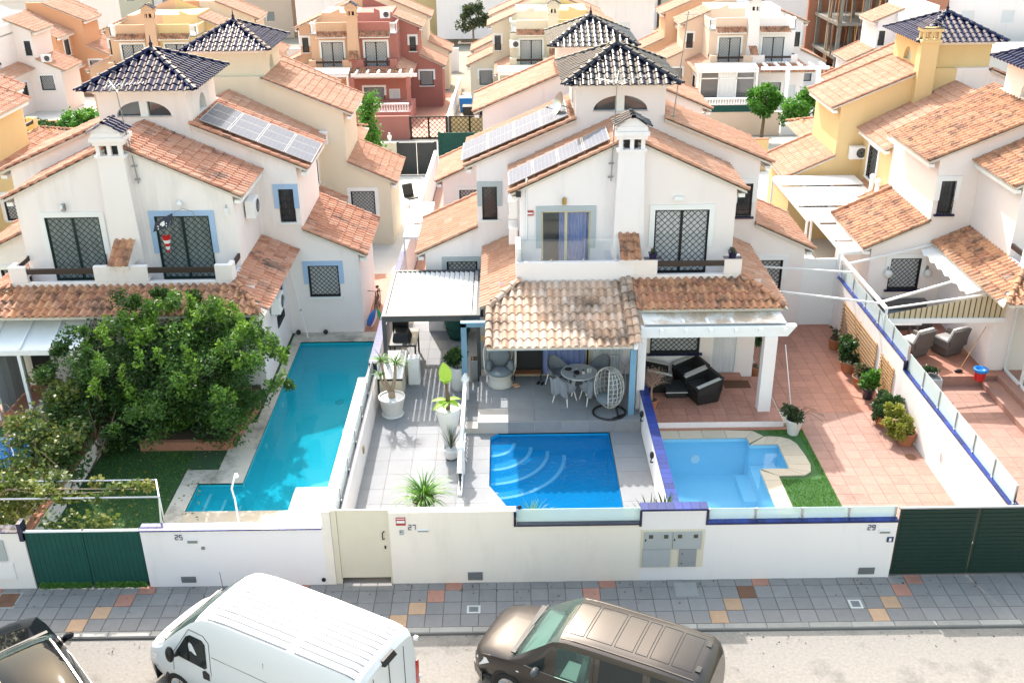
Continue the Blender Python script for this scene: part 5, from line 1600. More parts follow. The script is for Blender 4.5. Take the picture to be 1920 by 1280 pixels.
ac('air conditioner on pale house wall at the upper left', (-38.2, 87.05, 1.2), (0, -1, 0))
ac('air conditioner beside the far yellow house balcony at upper left', (-24.6, 84.0, 2.6), (0, -1, 0))
ac('air conditioner on roof terrace of the pink house', (-9.8, 86.9, 4.4), (0, -1, 0))
def antenna(label, base, top, arms):
    t = thing('tv_antenna', label, 'antenna', base)
    mb = MB(); mb.bar(base, top, .022, .016, 6); put('mast', mb, 'metal_grey', t)
    b, tp = Vector(base), Vector(top)
    for z, L, n, ang, tilt in arms:
        o = tp+Vector((0, 0, z)); d = Vector((math.cos(ang), math.sin(ang), tilt)); s_ = Vector((-math.sin(ang), math.cos(ang), 0))
        mb = MB(); mb.bar(o-d*L*.25, o+d*L*.75, .012, n=5)
        for i in range(n):
            p = o-d*L*.25+d*(L*i/(n-1)); k = .26-.12*i/n
            mb.bar(p-s_*k, p+s_*k, .007, n=4)
        put('yagi', mb, 'metal_steel', t)
    mb = MB()
    for f in (.04, .18):
        p = b+(tp-b)*f
        mb.beam(p+Vector((-.1, 0, 0)), p+Vector((.06, .05, 0)), .05, .05)
    put('bracket', mb, 'metal_grey', t)
antenna('thin mast with green tipped aerial beside the left chimney', (-11.55, 31.02, 6.85), (-11.75, 31.0, 9.9), [(0, 1.1, 10, .15, .05), (-.12, .7, 6, 2.2, .3)])
antenna('tall mast with tangled aerials in front of the black tiled tower', (3.27, 30.98, 6.75), (3.36, 30.98, 9.85), [(0, 1.3, 12, .2, .12), (-.05, .9, 9, 2.6, .1), (.08, .8, 8, 1.4, .2)])
antenna('slim leaning mast rising right of the black tiled tower', (5.6, 34.25, 7.3), (5.95, 34.25, 11.4), [(-.1, .5, 5, .3, .0)])
t = thing('satellite_dish', 'grey satellite dish on the black towered house above solar panels', 'satellite dish', (2.0, 35.2, 8.2))
mb = MB(); R_ = Matrix.Translation((1.9, 35.2, 8.25)) @ Matrix.Rotation(rad(-70), 4, 'Y') @ Matrix.Rotation(rad(15), 4, 'X')
mb.lathe((0, 0, 0), [(.01, 0), (.15, .02), (.30, .07), (.40, .13)], 20, cap=False); mb.xf(R_); put('dish', mb, 'metal_steel', t, True)
mb = MB(); mb.bar((2.33, 35.2, 8.05), (1.95, 35.2, 8.2), .02); mb.bar((1.95, 35.2, 8.0), (1.45, 35.1, 8.15), .012); mb.blob((1.42, 35.1, 8.18), .05, .05, .05, 8, 5); put('arm', mb, 'metal_grey', t)
# small wall fittings
def fitting(name, label, cat, parts):
    loc = parts[0][1].v[0]
    t = thing(name, label, cat, loc)
    for nm, mb, mt in parts:
        put(nm, mb, mt, t)
a = MB(); a.box(.60, 31.05, 5.62, .84, 31.095, 5.78); b = MB(); b.box(.62, 31.045, 5.67, .82, 31.05, 5.72)
fitting('alarm_box', 'red and white alarm sign beside the balcony door of the middle house', 'alarm sign', [('case', a, 'sign_red'), ('band', b, 'trim_white')])
a = MB(); a.lathe((1.82, 31.03, 5.98), [(.05, 0), (.07, .02), (.07, .2), (.04, .23)], 10); b = MB(); b.box(1.78, 31.06, 6.0, 1.86, 31.1, 6.18)
fitting('wall_lamp', 'small brass lamp above the balcony door with blue curtain', 'lamp', [('shade', a, 'brass'), ('plate', b, 'metal_white')])
a = MB(); a.box(.28, 30.9, 6.28, .44, 30.98, 6.46); b = MB(); b.beam((.36, 30.98, 6.37), (.36, 31.1, 6.37), .03, .03)
fitting('floodlight', 'small black floodlight under the roof corner of the middle house', 'lamp', [('head', a, 'plastic_black'), ('arm', b, 'metal_grey')])
a = MB(); a.box(5.3, 30.98, 6.1, 5.62, 31.1, 6.2); b = MB(); b.box(5.34, 30.97, 6.08, 5.58, 31.06, 6.1)
fitting('wall_lamp', 'white bar lamp above the black lattice balcony doors', 'lamp', [('case', a, 'metal_white'), ('diffuser', b, 'trim_white')])
a = MB(); a.lathe((-10.35, 30.95, 6.05), [(.05, 0), (.09, .12), (.1, .14), (.03, .24)], 8); b = MB(); b.beam((-10.35, 30.95, 6.28), (-10.35, 31.1, 6.2), .03, .03)
fitting('wall_lamp', 'white lantern above the balcony door with the flag', 'lamp', [('lantern', a, 'metal_white'), ('arm', b, 'metal_grey')])
a = MB(); a.box(-14.12, 30.95, 5.98, -14.02, 31.1, 6.2); b = MB(); b.box(-14.1, 30.85, 6.1, -14.04, 30.95, 6.2)
fitting('wall_lamp', 'small grey spotlight above the left balcony door', 'lamp', [('case', a, 'metal_grey'), ('head', b, 'metal_white')])
a = MB(); a.box(-8.98, 30.98, 5.78, -8.86, 31.1, 6.0); b = MB(); b.beam((-8.92, 31.05, 6.0), (-8.92, 31.05, 6.12), .02, .02)
fitting('camera', 'white box camera at the corner of the blue trimmed house', 'camera', [('case', a, 'metal_white'), ('stem', b, 'metal_grey')])
# downpipes
t = thing('downpipe', 'grey pipe running down the front corner of the middle house', 'pipe', (.5, 31, 3.6))
mb = MB(); mb.tube([(.62, 31.06, 6.85), (.62, 31.06, 4.8), (.5, 31.06, 4.72), (.36, 31.06, 4.72)], .028, 8); put('pipe', mb, 'trim_white', t, True)
# flag and windsock
t = thing('flag', 'black flag with a white skull hanging from a curved pole on the balcony', 'flag', (-10.2, 30.8, 5.9))
mb = MB(); mb.tube([(-9.85, 31.08, 5.55), (-9.98, 30.9, 5.95), (-10.2, 30.75, 6.1), (-10.5, 30.65, 6.0)], .01, 5); put('pole', mb, 'metal_grey', t)
fp = lambda a, b: Vector((-10.5-.62*a-.10*b, 30.62+.05*math.sin(a*7+b*2), 6.0-.32*a-.42*b*(1-.25*a)))
mb = MB(); mb.grid(fp, 12, 6); cl = put('cloth', mb, 'flag_navy', t, True)
mb = MB()
for cx, cy, r in ((.52, .42, .13), (.44, .62, .09)):
    mb.add([fp(cx+r*math.cos(k*math.pi/5), cy+r*1.3*math.sin(k*math.pi/5))+Vector((0, -.012, 0)) for k in range(10)], [tuple(range(10))])
for a_, b_ in (((.25, .85), (.8, .55)), ((.28, .6), (.75, .88))):
    mb.beam(fp(*a_)+Vector((0, -.014, 0)), fp(*b_)+Vector((0, -.014, 0)), .035, .006, (0, 1, 0))
put('emblem', mb, 'trim_white', cl)
t = thing('windsock', 'small red and white striped windsock on the balcony door', 'windsock', (-10.75, 30.55, 4.7))
zz_ = 5.28
for i, mt in enumerate(('red_plastic', 'white_plastic', 'red_plastic', 'white_plastic', 'red_plastic')):
    mb = MB(); r0, r1 = .14-.022*i, .14-.022*(i+1)
    mb.lathe((-10.78, 30.5, zz_-.11*(i+1)), [(r1, 0), (r0, .11)], 14, cap=False); put('band', mb, mt, t, True)
mb = MB(); mb.bar((-10.78, 30.5, 5.28), (-10.6, 30.62, 5.75), .006, n=4); put('cord', mb, 'metal_grey', t)

# ---------------------------------------------------------------- pots and plants
def pot(t, c, r, h, mat, flare=.72, rim=.03, soil=True, n=20):
    mb = MB(); mb.lathe(c, [(r*flare, 0), (r*(flare+.12), h*.35), (r*.97, h*.88), (r, h*.9), (r, h), (r-rim, h), (r-rim*1.2, h*.86)], n); put('pot', mb, mat, t, True, 45)
    if soil:
        mb = MB(); mb.lathe((c[0], c[1], c[2]+h*.855), [(r-rim, 0), (r-rim, .015)], n); put('soil', mb, 'soil', t)
def bush(t, c, R, per, size, mat, k=12, name='foliage', flat=0., aspect=.55, sq=1.):
    cs = []; rs = []
    for i in range(k):
        d = RNG.normal(size=3); d /= np.linalg.norm(d)
        cs.append(np.array(c)+d*np.array(R)*RNG.uniform(.35, .8)); rs.append(np.array(R)*RNG.uniform(.28, .48))
    P, tn = clump_points(cs, rs, per, .5)
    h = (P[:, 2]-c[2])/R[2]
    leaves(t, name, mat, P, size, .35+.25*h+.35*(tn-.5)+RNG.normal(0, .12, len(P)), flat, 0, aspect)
# yucca
t = thing('potted_yucca', 'yucca with three leaf heads in a white pot on the grey terrace', 'potted plant', (-3.69, 28.0, .15))
mb = MB(); mb.lathe((-3.69, 28.0, .15), [(.34, 0), (.36, .03), (.33, .05)], 20); put('saucer', mb, 'pot_white', t)
pot(t, (-3.69, 28.0, .18), .42, .62, 'pot_white', .68, soil=False)
mb = MB(); mb.lathe((-3.69, 28.0, .72), [(.39, 0), (.37, .02), (.1, .05)], 20); put('pebbles', mb, 'deck_white', t)
mb = MB(); mb.tube([(-3.69, 28.0, .7), (-3.68, 28.0, 1.0)], [.13, .10], 8); mb.tube([(-3.68, 28.0, .95), (-3.55, 28.05, 1.45), (-3.52, 28.1, 1.9)], [.07, .05, .05], 7); mb.tube([(-3.7, 28.0, .95), (-3.88, 28.05, 1.4), (-3.95, 28.1, 2.0)], [.06, .04, .04], 7); mb.tube([(-3.75, 28.0, .95), (-3.95, 27.98, 1.3), (-4.0, 28.0, 1.55)], [.05, .04, .03], 7); put('trunk', mb, 'bark_pale', t, True)
for c, n_, L in (((-3.52, 28.1, 1.9), 60, .55), ((-3.95, 28.1, 2.0), 46, .45), ((-4.0, 28.0, 1.55), 30, .35)):
    blades(t, 'leaf_head', 'leaf_bright', c, n_, L, .017, .9, .5, 4)
# banana plant in tall planter
t = thing('potted_banana', 'young banana plant in a tall tapering vase beside the white rail', 'potted plant', (-1.8, 25.9, .15))
mb = MB(); mb.lathe((-1.8, 25.9, .15), [(.15, 0), (.2, .5), (.30, 1.0), (.38, 1.36), (.38, 1.4), (.34, 1.4), (.33, 1.3)], 20); put('vase', mb, 'pot_white', t, True, 45)
mb = MB(); mb.lathe((-1.8, 25.9, 1.44), [(.33, 0), (.32, .02), (.05, .04)], 16); put('pebbles', mb, 'deck_white', t)
mb = MB(); mb.tube([(-1.8, 25.9, 1.45), (-1.79, 25.9, 1.9), (-1.83, 25.95, 2.3)], [.07, .06, .035], 8); put('stem', mb, 'bark', t, True)
def bigleaf(t, p, d, L, W_, curl):
    mb = MB(); p = Vector(p); d = Vector(d).normalized(); s_ = d.cross(Vector((0, 0, 1))).normalized(); up = s_.cross(d)
    def f(a, b):
        w = W_*math.sin(math.pi*min(1, a*.93+.07))**.7; y = (b-.5)*2
        return p+d*(L*a)+s_*(w*y)+up*(abs(y)*w*.45-curl*a*a*L)
    mb.grid(f, 8, 4); mb.tone = [.3+.6*random.random()]*len(mb.v); put('leaf', mb, 'leaf_banana', t, True)
bigleaf(t, (-1.83, 25.95, 2.3), (-.1, .3, 1), .62, .19, .1); bigleaf(t, (-1.83, 25.95, 2.3), (-.05, -.5, .6), .45, .2, .3)
for d in ((-1, .1, .25), (-.7, -.6, .1), (.9, .2, .35), (.8, -.5, .1), (-.2, -.9, .2)):
    bigleaf(t, (-1.8, 25.9, 1.75), d, random.uniform(.38, .55), .11, .35)
t = thing('potted_herb', 'wispy grey green plant in a small banded white pot below the banana vase', 'potted plant', (-1.72, 25.35, .15))
mb = MB(); mb.lathe((-1.72, 25.35, .15), [(.16, 0), (.17, .04), (.22, .2), (.24, .32), (.21, .36), (.2, .3)], 18); put('pot', mb, 'pot_white', t, True, 45)
mb = MB(); mb.lathe((-1.72, 25.35, .155), [(.165, 0), (.18, .05)], 18, cap=False); put('band', mb, 'pot_dark', t, True)
blades(t, 'foliage', 'leaf_olive', (-1.72, 25.35, .48), 90, .85, .006, .5, 1.15, 4)
t = thing('grass_plant', 'large spiky ornamental grass behind the ivory street wall', 'plant', (-2.3, 22.6, .15))
pot(t, (-2.3, 22.5, .15), .32, .5, 'pot_white')
blades(t, 'foliage', 'leaf_bright', (-2.3, 22.5, .62), 230, 1.05, .016, 1.7, 1.0, 5)
mb = MB(); mb.tube([(-2.3, 22.5, .5), (-2.3, 22.5, .8)], [.1, .07], 8); put('stem', mb, 'bark', t, True)
t = thing('grass_plant', 'small bright green tuft in front of the deep blue pool', 'plant', (.5, 20.9, .15))
pot(t, (.52, 20.75, .15), .26, .7, 'pot_white'); blades(t, 'foliage', 'leaf_bright', (.52, 20.75, .95), 120, .8, .014, 1.3, 1.1, 4)
t = thing('agave', 'dark green agave tips beside the cobalt tiled wall corner', 'plant', (3.5, 20.6, .15))
pot(t, (3.4, 20.6, .15), .25, .9, 'pot_grey'); blades(t, 'foliage', 'leaf_mid', (3.4, 20.6, 1.1), 50, .75, .03, .5, .9, 3)
blades(t, 'foliage', 'leaf_mid', (3.75, 20.6, 1.45), 30, .55, .03, .4, .9, 3)
t = thing('potted_shrub', 'glossy dark shrub in a tall rounded white pot by the blue post', 'potted plant', (-1.68, 29.6, .15))
mb = MB(); mb.lathe((-1.68, 29.6, .15), [(.17, 0), (.22, .06), (.24, .5), (.235, .85), (.2, .85), (.2, .75)], 18); put('pot', mb, 'pot_white', t, True, 45)
bush(t, (-1.68, 29.6, 1.25), (.42, .4, .42), 130, .14, 'leaf_mid', 9)
mb = MB(); mb.tube([(-1.68, 29.6, .8), (-1.68, 29.6, 1.2)], .02, 6); put('stem', mb, 'bark', t)
t = thing('planter', 'tall square grey planter by the blue porch post', 'planter', (-1.1, 30.3, .15))
mb = MB(); mb.box(-1.3, 29.98, .15, -.95, 30.33, 1.0); put('box', mb, 'pot_grey', t, bevel=.02); mb = MB(); mb.box(-1.27, 30.01, 1.0, -.98, 30.30, 1.012); put('soil', mb, 'soil', t)
t = thing('planter', 'white cabinet standing beside the outdoor kitchen counter', 'cabinet', (-3.1, 30.2, .15))
mb = MB(); mb.box(-3.35, 29.95, .15, -2.97, 30.3, 1.12); put('body', mb, 'metal_white', t, bevel=.01); mb = MB(); mb.box(-3.33, 29.94, .2, -2.99, 29.95, 1.08); put('door', mb, 'trim_white', t)
# outdoor kitchen
t = thing('outdoor_counter', 'low cream counter with white top by the dividing wall', 'counter', (-3.8, 29.6, .15))
mb = MB(); mb.box(-4.15, 28.75, .15, -3.45, 30.7, 1.0); put('base', mb, 'plaster_cream', t); mb = MB(); mb.box(-4.2, 28.7, 1.0, -3.4, 30.75, 1.05); put('top', mb, 'deck_white', t)
mb = MB(); mb.box(-4.2, 28.69, .97, -3.4, 28.72, 1.03); put('edge', mb, 'interior_dark', t)
t = thing('barbecue', 'black covered barbecue on a dark frame table under louvre pergola', 'barbecue', (-3.7, 31.8, .15))
mb = MB(); mb.box(-4.1, 31.2, .95, -3.15, 32.6, 1.02); put('table_top', mb, 'metal_anthracite', t)
for x, y in ((-4.05, 31.25), (-3.2, 31.25), (-4.05, 32.5), (-3.2, 32.5)):
    mb = MB(); mb.box(x-.03, y-.03, .15, x+.03, y+.03, .95); put('leg', mb, 'metal_anthracite', t)
mb = MB(); mb.hexa([(-4.0, 31.4, 1.02), (-3.35, 31.35, 1.02), (-3.35, 32.1, 1.02), (-4.0, 32.1, 1.02)], [(-3.95, 31.6, 1.3), (-3.45, 31.6, 1.25), (-3.45, 32.05, 1.28), (-3.95, 32.05, 1.34)]); put('cover', mb, 'plastic_black', t, bevel=.05)
mb = MB(); mb.box(-4.05, 32.2, 1.02, -3.5, 32.6, 1.9); put('backboard', mb, 'plastic_black', t, bevel=.03)
t = thing('covered_barbecue', 'round barbecue wrapped in a dark green cover', 'barbecue', (-1.85, 33.6, .15))
mb = MB(); mb.lathe((-1.85, 33.6, .15), [(.3, .0), (.42, .25), (.5, .7), (.5, 1.1), (.38, 1.35), (.1, 1.45)], 18); put('cover', mb, 'gate_green', t, True); mb = MB(); mb.tube([(-1.85+.51*math.cos(k*.4), 33.6+.51*math.sin(k*.4), .65) for k in range(16)], .012, 5, True); put('strap', mb, 'plastic_black', t)
t = thing('shelf_unit', 'grey metal shelf with yellow tins behind the porch corner', 'shelf', (-.85, 31.3, .15))
mb = MB(); mb.box(-1.0, 31.1, .15, -.55, 31.5, 1.9); put('body', mb, 'meter_door', t); mb = MB(); mb.box(-.95, 31.08, 1.2, -.6, 31.1, 1.4); put('tins', mb, 'plaster_yellow', t)

# ---------------------------------------------------------------- patio furniture of the middle house
t = thing('wicker_chair', 'high backed round wicker chair with grey cushions on the grey patio', 'chair', (-.3, 29.1, .55))
c = Vector((-.3, 29.15, .55))
mb = MB(); mb.lathe(c, [(.40, 0), (.42, .05), (.36, .2), (.38, .38), (.42, .42)], 22); put('base', mb, 'rattan_pale', t, True)
mb = MB()
for k in range(19):
    a = math.pi*(-.12+1.24*k/18)
    hgt = .35+.75*math.sin(math.pi*k/18)**.8
    p0 = c+Vector((.44*math.cos(a), .34*math.sin(a), .42)); p1 = c+Vector((.52*math.cos(a), .42*math.sin(a)+.08, .42+hgt))
    mb.tube([p0, p0.lerp(p1, .5)+Vector((.05*math.cos(a), .05*math.sin(a), 0)), p1], .012, 5)
put('back_canes', mb, 'rattan_pale', t, True)
mb = MB(); mb.tube([c+Vector((.52*math.cos(a), .42*math.sin(a)+.08, .42+.35+.75*math.sin(math.pi*k/18)**.8)) for k, a in [(k, math.pi*(-.12+1.24*k/18)) for k in range(19)]], .025, 6); put('rim', mb, 'rattan_pale', t, True)
mb = MB(); mb.blob(c+Vector((0, -.05, .50)), .40, .38, .10, 16, 8); put('seat_cushion', mb, 'cushion_grey', t, True)
mb = MB(); mb.blob(c+Vector((0, .30, .85)), .36, .12, .40, 14, 8); put('back_cushion', mb, 'cushion_grey', t, True)
for sd in (-1, 1):
    mb = MB(); mb.blob(c+Vector((.36*sd, .05, .66)), .12, .24, .17, 12, 8); put('arm_cushion', mb, 'cushion_grey', t, True)
t = thing('dining_table', 'round grey outdoor dining table with jars and cap on top', 'table', (2.2, 28.55, .55))
c = Vector((2.2, 28.55, .55))
mb = MB(); mb.lathe(c, [(.55, .70), (.56, .715), (.55, .735)], 32); put('top', mb, 'pot_grey', t, True, 40)
mb = MB(); mb.tube([c+Vector((.555*math.cos(k*math.pi/16), .555*math.sin(k*math.pi/16), .717)) for k in range(32)], .018, 5, True); put('rim', mb, 'metal_white', t)
for k in range(4):
    a = math.pi/4+k*math.pi/2
    mb = MB(); mb.bar(c+Vector((.12*math.cos(a), .12*math.sin(a), .70)), c+Vector((.34*math.cos(a), .34*math.sin(a), 0)), .028, n=6); put('leg', mb, 'metal_white', t)
def item(name, label, cat, mb, mat, smooth=True):
    return tag(put(name, mb, mat, None, smooth, 45), label, cat)
mb = MB(); mb.lathe((2.33, 28.4, 1.286), [(.04, 0), (.05, .09), (.045, .1)], 12); o = item('flower_pot', 'tiny white flower pot on the round table', 'pot', mb, 'white_plastic'); blades(o, 'foliage', 'leaf_mid', (2.33, 28.4, 1.38), 24, .09, .01, .6, .9, 3)
for i, (x, y) in enumerate(((2.48, 28.48), (2.56, 28.50))):
    mb = MB(); mb.lathe((x, y, 1.286), [(.035, 0), (.035, .13), (.03, .15)], 12); tag(put('jar', mb, 'pot_white', None, True, 45), ('small pale jar beside the flower pot on the round table', 'small pale jar at the right edge of the round table')[i], 'jar', 'jars on the round table')
mb = MB(); mb.blob((2.12, 28.42, 1.33), .10, .13, .06, 12, 6); mb.tube([(2.05, 28.3, 1.3), (2.0, 28.22, 1.295), (2.08, 28.2, 1.295)], .012, 5); item('camera_bag', 'black bag with strap lying on the round table', 'bag', mb, 'plastic_black')
mb = MB(); mb.blob((1.88, 28.7, 1.31), .13, .09, .045, 12, 6); item('cap', 'black cap lying on the far edge of the round table', 'cap', mb, 'cushion_black')
mb = MB(); mb.grid(lambda a, b: (1.95+.2*a, 28.6+.16*b, 1.30+.02*math.sin(a*8)), 6, 4); item('napkin', 'crumpled white cloth on the round table', 'cloth', mb, 'cushion_white')
def chair(label, c, ang, drape=False):
    """upholstered tub chair on pale legs; faces the direction ang"""
    t = thing('patio_chair', label, 'chair', c, 'chairs around the round patio table')
    Rm = Matrix.Translation(c) @ Matrix.Rotation(ang, 4, 'Z')
    mb = MB(); mb.hexa([(-.25, -.25, .40), (.25, -.25, .40), (.25, .25, .40), (-.25, .25, .40)], [(-.27, -.27, .48), (.27, -.27, .48), (.27, .27, .48), (-.27, .27, .48)]); mb.xf(Rm); put('seat', mb, 'cloth_grey', t, bevel=.03)
    mb = MB()
    def f(a, b):
        an = math.pi*(-.02+1.04*a); h = .18+.34*math.sin(math.pi*a)**1.5
        r = .28+.06*b
        return (r*math.cos(an)*1.0, -(r*math.sin(an))*1.05+.08, .44+h*b)
    mb.grid(f, 16, 4); k = len(mb.v)
    mb.grid(lambda a, b: tuple(Vector(f(a, b))*1.0+Vector((.035*math.cos(math.pi*(-.02+1.04*a)), -.035*math.sin(math.pi*(-.02+1.04*a)), -.01))), 16, 4)
    mb.xf(Rm); put('back', mb, 'cloth_grey', t, True)
    for x, y in ((-.22, -.22), (.22, -.22), (-.22, .22), (.22, .22)):
        mb = MB(); mb.bar((x*.9, y*.9, .42), (x*1.25, y*1.25, 0), .022, .014, 6); mb.xf(Rm); put('leg', mb, 'metal_white', t)
    if drape:
        mb = MB(); mb.grid(lambda a, b: (-.30+.6*a, -.40+.02*math.sin(a*17)+.10*(1-b), .35+.62*b-.06*math.sin(a*9)), 18, 6); mb.xf(Rm); put('throw', mb, 'cloth_grey', t, True)
chair('grey patio chair at the round table, nearest the pool on the left', (1.72, 27.95, .55), rad(-35), True)
chair('grey patio chair at the round table, back against the blue curtain', (1.55, 29.12, .55), rad(-135))
chair('grey patio chair at the round table, far right in the shade', (2.92, 29.15, .55), rad(135))
chair('grey patio chair at the round table, between the table and egg chair', (2.55, 27.95, .55), rad(20), True)
t = thing('egg_chair', 'pale woven hanging egg chair on a black ring stand', 'chair', (3.05, 27.2, .55))
mb = MB(); mb.tube([(3.05+.5*math.cos(k*math.pi/14), 27.2+.46*math.sin(k*math.pi/14), .58) for k in range(28)], .032, 6, True); mb.beam((3.3, 26.85, .58), (3.3, 27.55, .58), .05, .05); mb.beam((3.08, 26.76, .58), (3.5, 27.05, .58), .05, .05); put('stand_base', mb, 'plastic_black', t)
mb = MB(); mb.tube([(3.42, 27.5, .58), (3.55, 27.5, 1.3), (3.52, 27.48, 2.0), (3.3, 27.4, 2.42), (3.0, 27.3, 2.45)], .03, 7); put('stand_arm', mb, 'metal_grey', t, True)
C0 = Vector((3.02, 27.22, 1.42))
def egg(a, b):
    """a: around (0..1), b: bottom to top; opening faces left-front"""
    an = rad(-150)+rad(52)+a*rad(256); th_ = math.pi*(.06+.88*b)
    rx = .46*math.sin(th_)**.8
    return C0+Vector((rx*math.cos(an), rx*math.sin(an)*.95, -.66*math.cos(th_)))
mb = MB()
for i in range(15):
    mb.tube([egg(i/14, j/12) for j in range(13)], .011, 4)
for j in range(1, 12):
    mb.tube([egg(i/18, j/12) for i in range(19)], .009, 4)
for i in range(14):
    for j in range(0, 12, 2):
        mb.tube([egg(i/14, j/12), egg((i+1)/14, (j+2)/12)], .006, 3)
put('woven_shell', mb, 'rattan_pale', t, True)
mb = MB(); mb.tube([egg(0, j/12) for j in range(13)]+[egg(1, 1-j/12) for j in range(13)], .02, 6, True); put('rim', mb, 'rattan_pale', t, True)
mb = MB(); mb.blob(C0+Vector((-.05, -.03, -.36)), .34, .34, .13, 14, 8); put('seat_cushion', mb, 'cushion_grey', t, True)
mb = MB(); mb.blob(C0+Vector((.16, .1, .02)), .18, .24, .36, 14, 8); put('back_cushion', mb, 'cushion_grey', t, True)
t = thing('side_bench', 'low wooden bench with black frame by the open patio door', 'bench', (.6, 29.5, .55))
mb = MB(); mb.box(.15, 29.38, .78, 1.05, 29.66, .82); put('seat', mb, 'wood_brown', t); mb = MB()
for x in (.17, 1.03):
    mb.box(x-.015, 29.38, .55, x+.015, 29.41, .78); mb.box(x-.015, 29.63, .55, x+.015, 29.66, .78)
put('frame', mb, 'plastic_black', t)
def shoes(label, x, y, z, mat, ang):
    t = thing('shoes', label, 'shoes', (x, y, z))
    for k in (-.07, .07):
        mb = MB(); mb.blob((0, k, .035), .13, .05, .04, 10, 6); mb.xf(Matrix.Translation((x, y, z)) @ Matrix.Rotation(ang, 4, 'Z')); put('shoe', mb, mat, t, True)
shoes('pair of pink sandals beside the wicker chair', .22, 29.0, .55, 'plaster_orange', .4)
shoes('pair of black shoes on the patio near the bench', 1.0, 29.15, .55, 'plastic_black', 1.2)

# ---------------------------------------------------------------- right patio
def rattan_block(label, c, ang, w_, d_):
    t = thing('rattan_armchair', label, 'armchair', c)
    Rm = Matrix.Translation(c) @ Matrix.Rotation(ang, 4, 'Z')
    a, b = w_/2, d_/2
    mb = MB(); mb.hexa([(-a*.86, -b*.86, 0), (a*.86, -b*.86, 0), (a*.86, b*.86, 0), (-a*.86, b*.86, 0)], [(-a, -b, .42), (a, -b, .42), (a, b, .42), (-a, b, .42)]); mb.xf(Rm); put('base', mb, 'rattan_black', t, bevel=.02)
    mb = MB(); mb.hexa([(-a, b-.16, .4), (a, b-.16, .4), (a, b, .4), (-a, b, .4)], [(-a, b-.06, .86), (a, b-.06, .86), (a, b+.06, .86), (-a, b+.06, .86)]); mb.xf(Rm); put('back', mb, 'rattan_black', t, bevel=.02)
    for sd in (-1, 1):
        mb = MB(); x0, x1 = sd*(a-.14), sd*a
        mb.hexa([(x0, -b, .4), (x1, -b, .4), (x1, b, .4), (x0, b, .4)], [(x0, -b, .62), (x1, -b, .62), (x1, b, .84), (x0, b, .84)]); mb.xf(Rm); put('arm', mb, 'rattan_black', t, bevel=.015)
        mb = MB(); mb.beam((sd*(a-.07), -b, .635), (sd*(a-.07), b*.9, .83), .14, .015); mb.xf(Rm); put('arm_trim', mb, 'rattan_pale', t)
    mb = MB(); mb.box(-a+.15, -b+.04, .42, a-.15, b-.16, .54); mb.xf(Rm); put('cushion', mb, 'cushion_black', t, bevel=.04)
rattan_block('black rattan armchair nearest the doormat on the terracotta patio', (6.1, 28.35, .4), rad(-70), .95, .85)
rattan_block('black rattan armchair behind the nearer one against the wall', (5.85, 29.25, .4), rad(-70), .95, .8)
rattan_block('black rattan armchair in the corner behind the dry twig tree', (4.75, 29.1, .4), rad(90), .9, .85)
t = thing('rattan_table', 'low black rattan table between the patio armchairs', 'table', (5.2, 28.7, .4))
mb = MB(); mb.box(4.98, 28.35, .4, 5.62, 29.0, .68); put('base', mb, 'rattan_black', t, bevel=.015); mb = MB(); mb.box(4.96, 28.33, .68, 5.64, 29.02, .715); put('top', mb, 'cushion_black', t); mb = MB(); mb.box(4.95, 28.31, .60, 5.65, 28.33, .63); put('trim', mb, 'rattan_pale', t)
t = thing('twig_tree', 'dry pinkish twig tree in a pot beside the cobalt tiled wall', 'plant', (4.42, 27.75, .4))
pot(t, (4.42, 27.75, .4), .2, .3, 'pot_clay'); mb = MB(); mb.tube([(4.42, 27.75, .6), (4.40, 27.76, 1.0), (4.44, 27.75, 1.3)], [.035, .03, .02], 6)
for k in range(46):
    a = random.uniform(0, 6.28); e = random.uniform(.1, 1.3); L = random.uniform(.25, .55); p0 = Vector((4.44, 27.75, random.uniform(1.1, 1.35)))
    p1 = p0+Vector((math.cos(a)*math.cos(e), math.sin(a)*math.cos(e), math.sin(e)))*L
    mb.bar(p0, p1, .012, .004, 4)
    for q in range(3):
        mb.bar(p0.lerp(p1, random.uniform(.4, .9)), p1+Vector((random.uniform(-.15, .15), random.uniform(-.15, .15), random.uniform(-.05, .15))), .005, .002, 3)
put('branches', mb, 'dry_twig', t)
P_, tn = clump_points([(4.44, 27.75, 1.55)], [(.42, .4, .32)], 500, .4); leaves(t, 'dry_leaves', 'leaf_dry', P_, .05, RNG.random(500))
mb = MB(); mb.box(6.98, 28.98, .402, 7.82, 29.48, .418); o = tag(put('doormat', mb, 'cloth_brown', None, bevel=.006), 'brown doormat below the white door on the terracotta patio', 'doormat')
mb = MB(); mb.box(6.55, 29.5, .4, 7.6, 29.79, .55); o = struct('door_step', mb, 'terracotta')
t = thing('potted_tree', 'rubber plant in a clay pot behind the white pergola pillar', 'potted plant', (8.25, 30.1, .15))
pot(t, (8.3, 30.2, .15), .24, .42, 'pot_clay'); mb = MB(); mb.tube([(8.3, 30.2, .5), (8.32, 30.2, 1.5)], .03, 6); put('trunk', mb, 'bark_pale', t); bush(t, (8.32, 30.2, 1.55), (.35, .3, .5), 40, .2, 'leaf_mid', 6)
t = thing('potted_shrub', 'drooping grey green shrub in a big white pot by the patio step', 'potted plant', (8.55, 26.5, .15))
pot(t, (8.55, 26.5, .15), .27, .52, 'pot_white', .6); bush(t, (8.52, 26.5, .85), (.40, .36, .25), 90, .13, 'leaf_olive', 8)
mb = MB()
for k in range(9):
    a = random.uniform(-.6, .9); mb.tube([(8.6, 26.5, .7), (8.6+.4*math.cos(a), 26.5+.3*math.sin(a), .95), (8.6+.85*math.cos(a), 26.5+.6*math.sin(a), .75)], .006, 4)
put('trailing_stems', mb, 'bark', t)
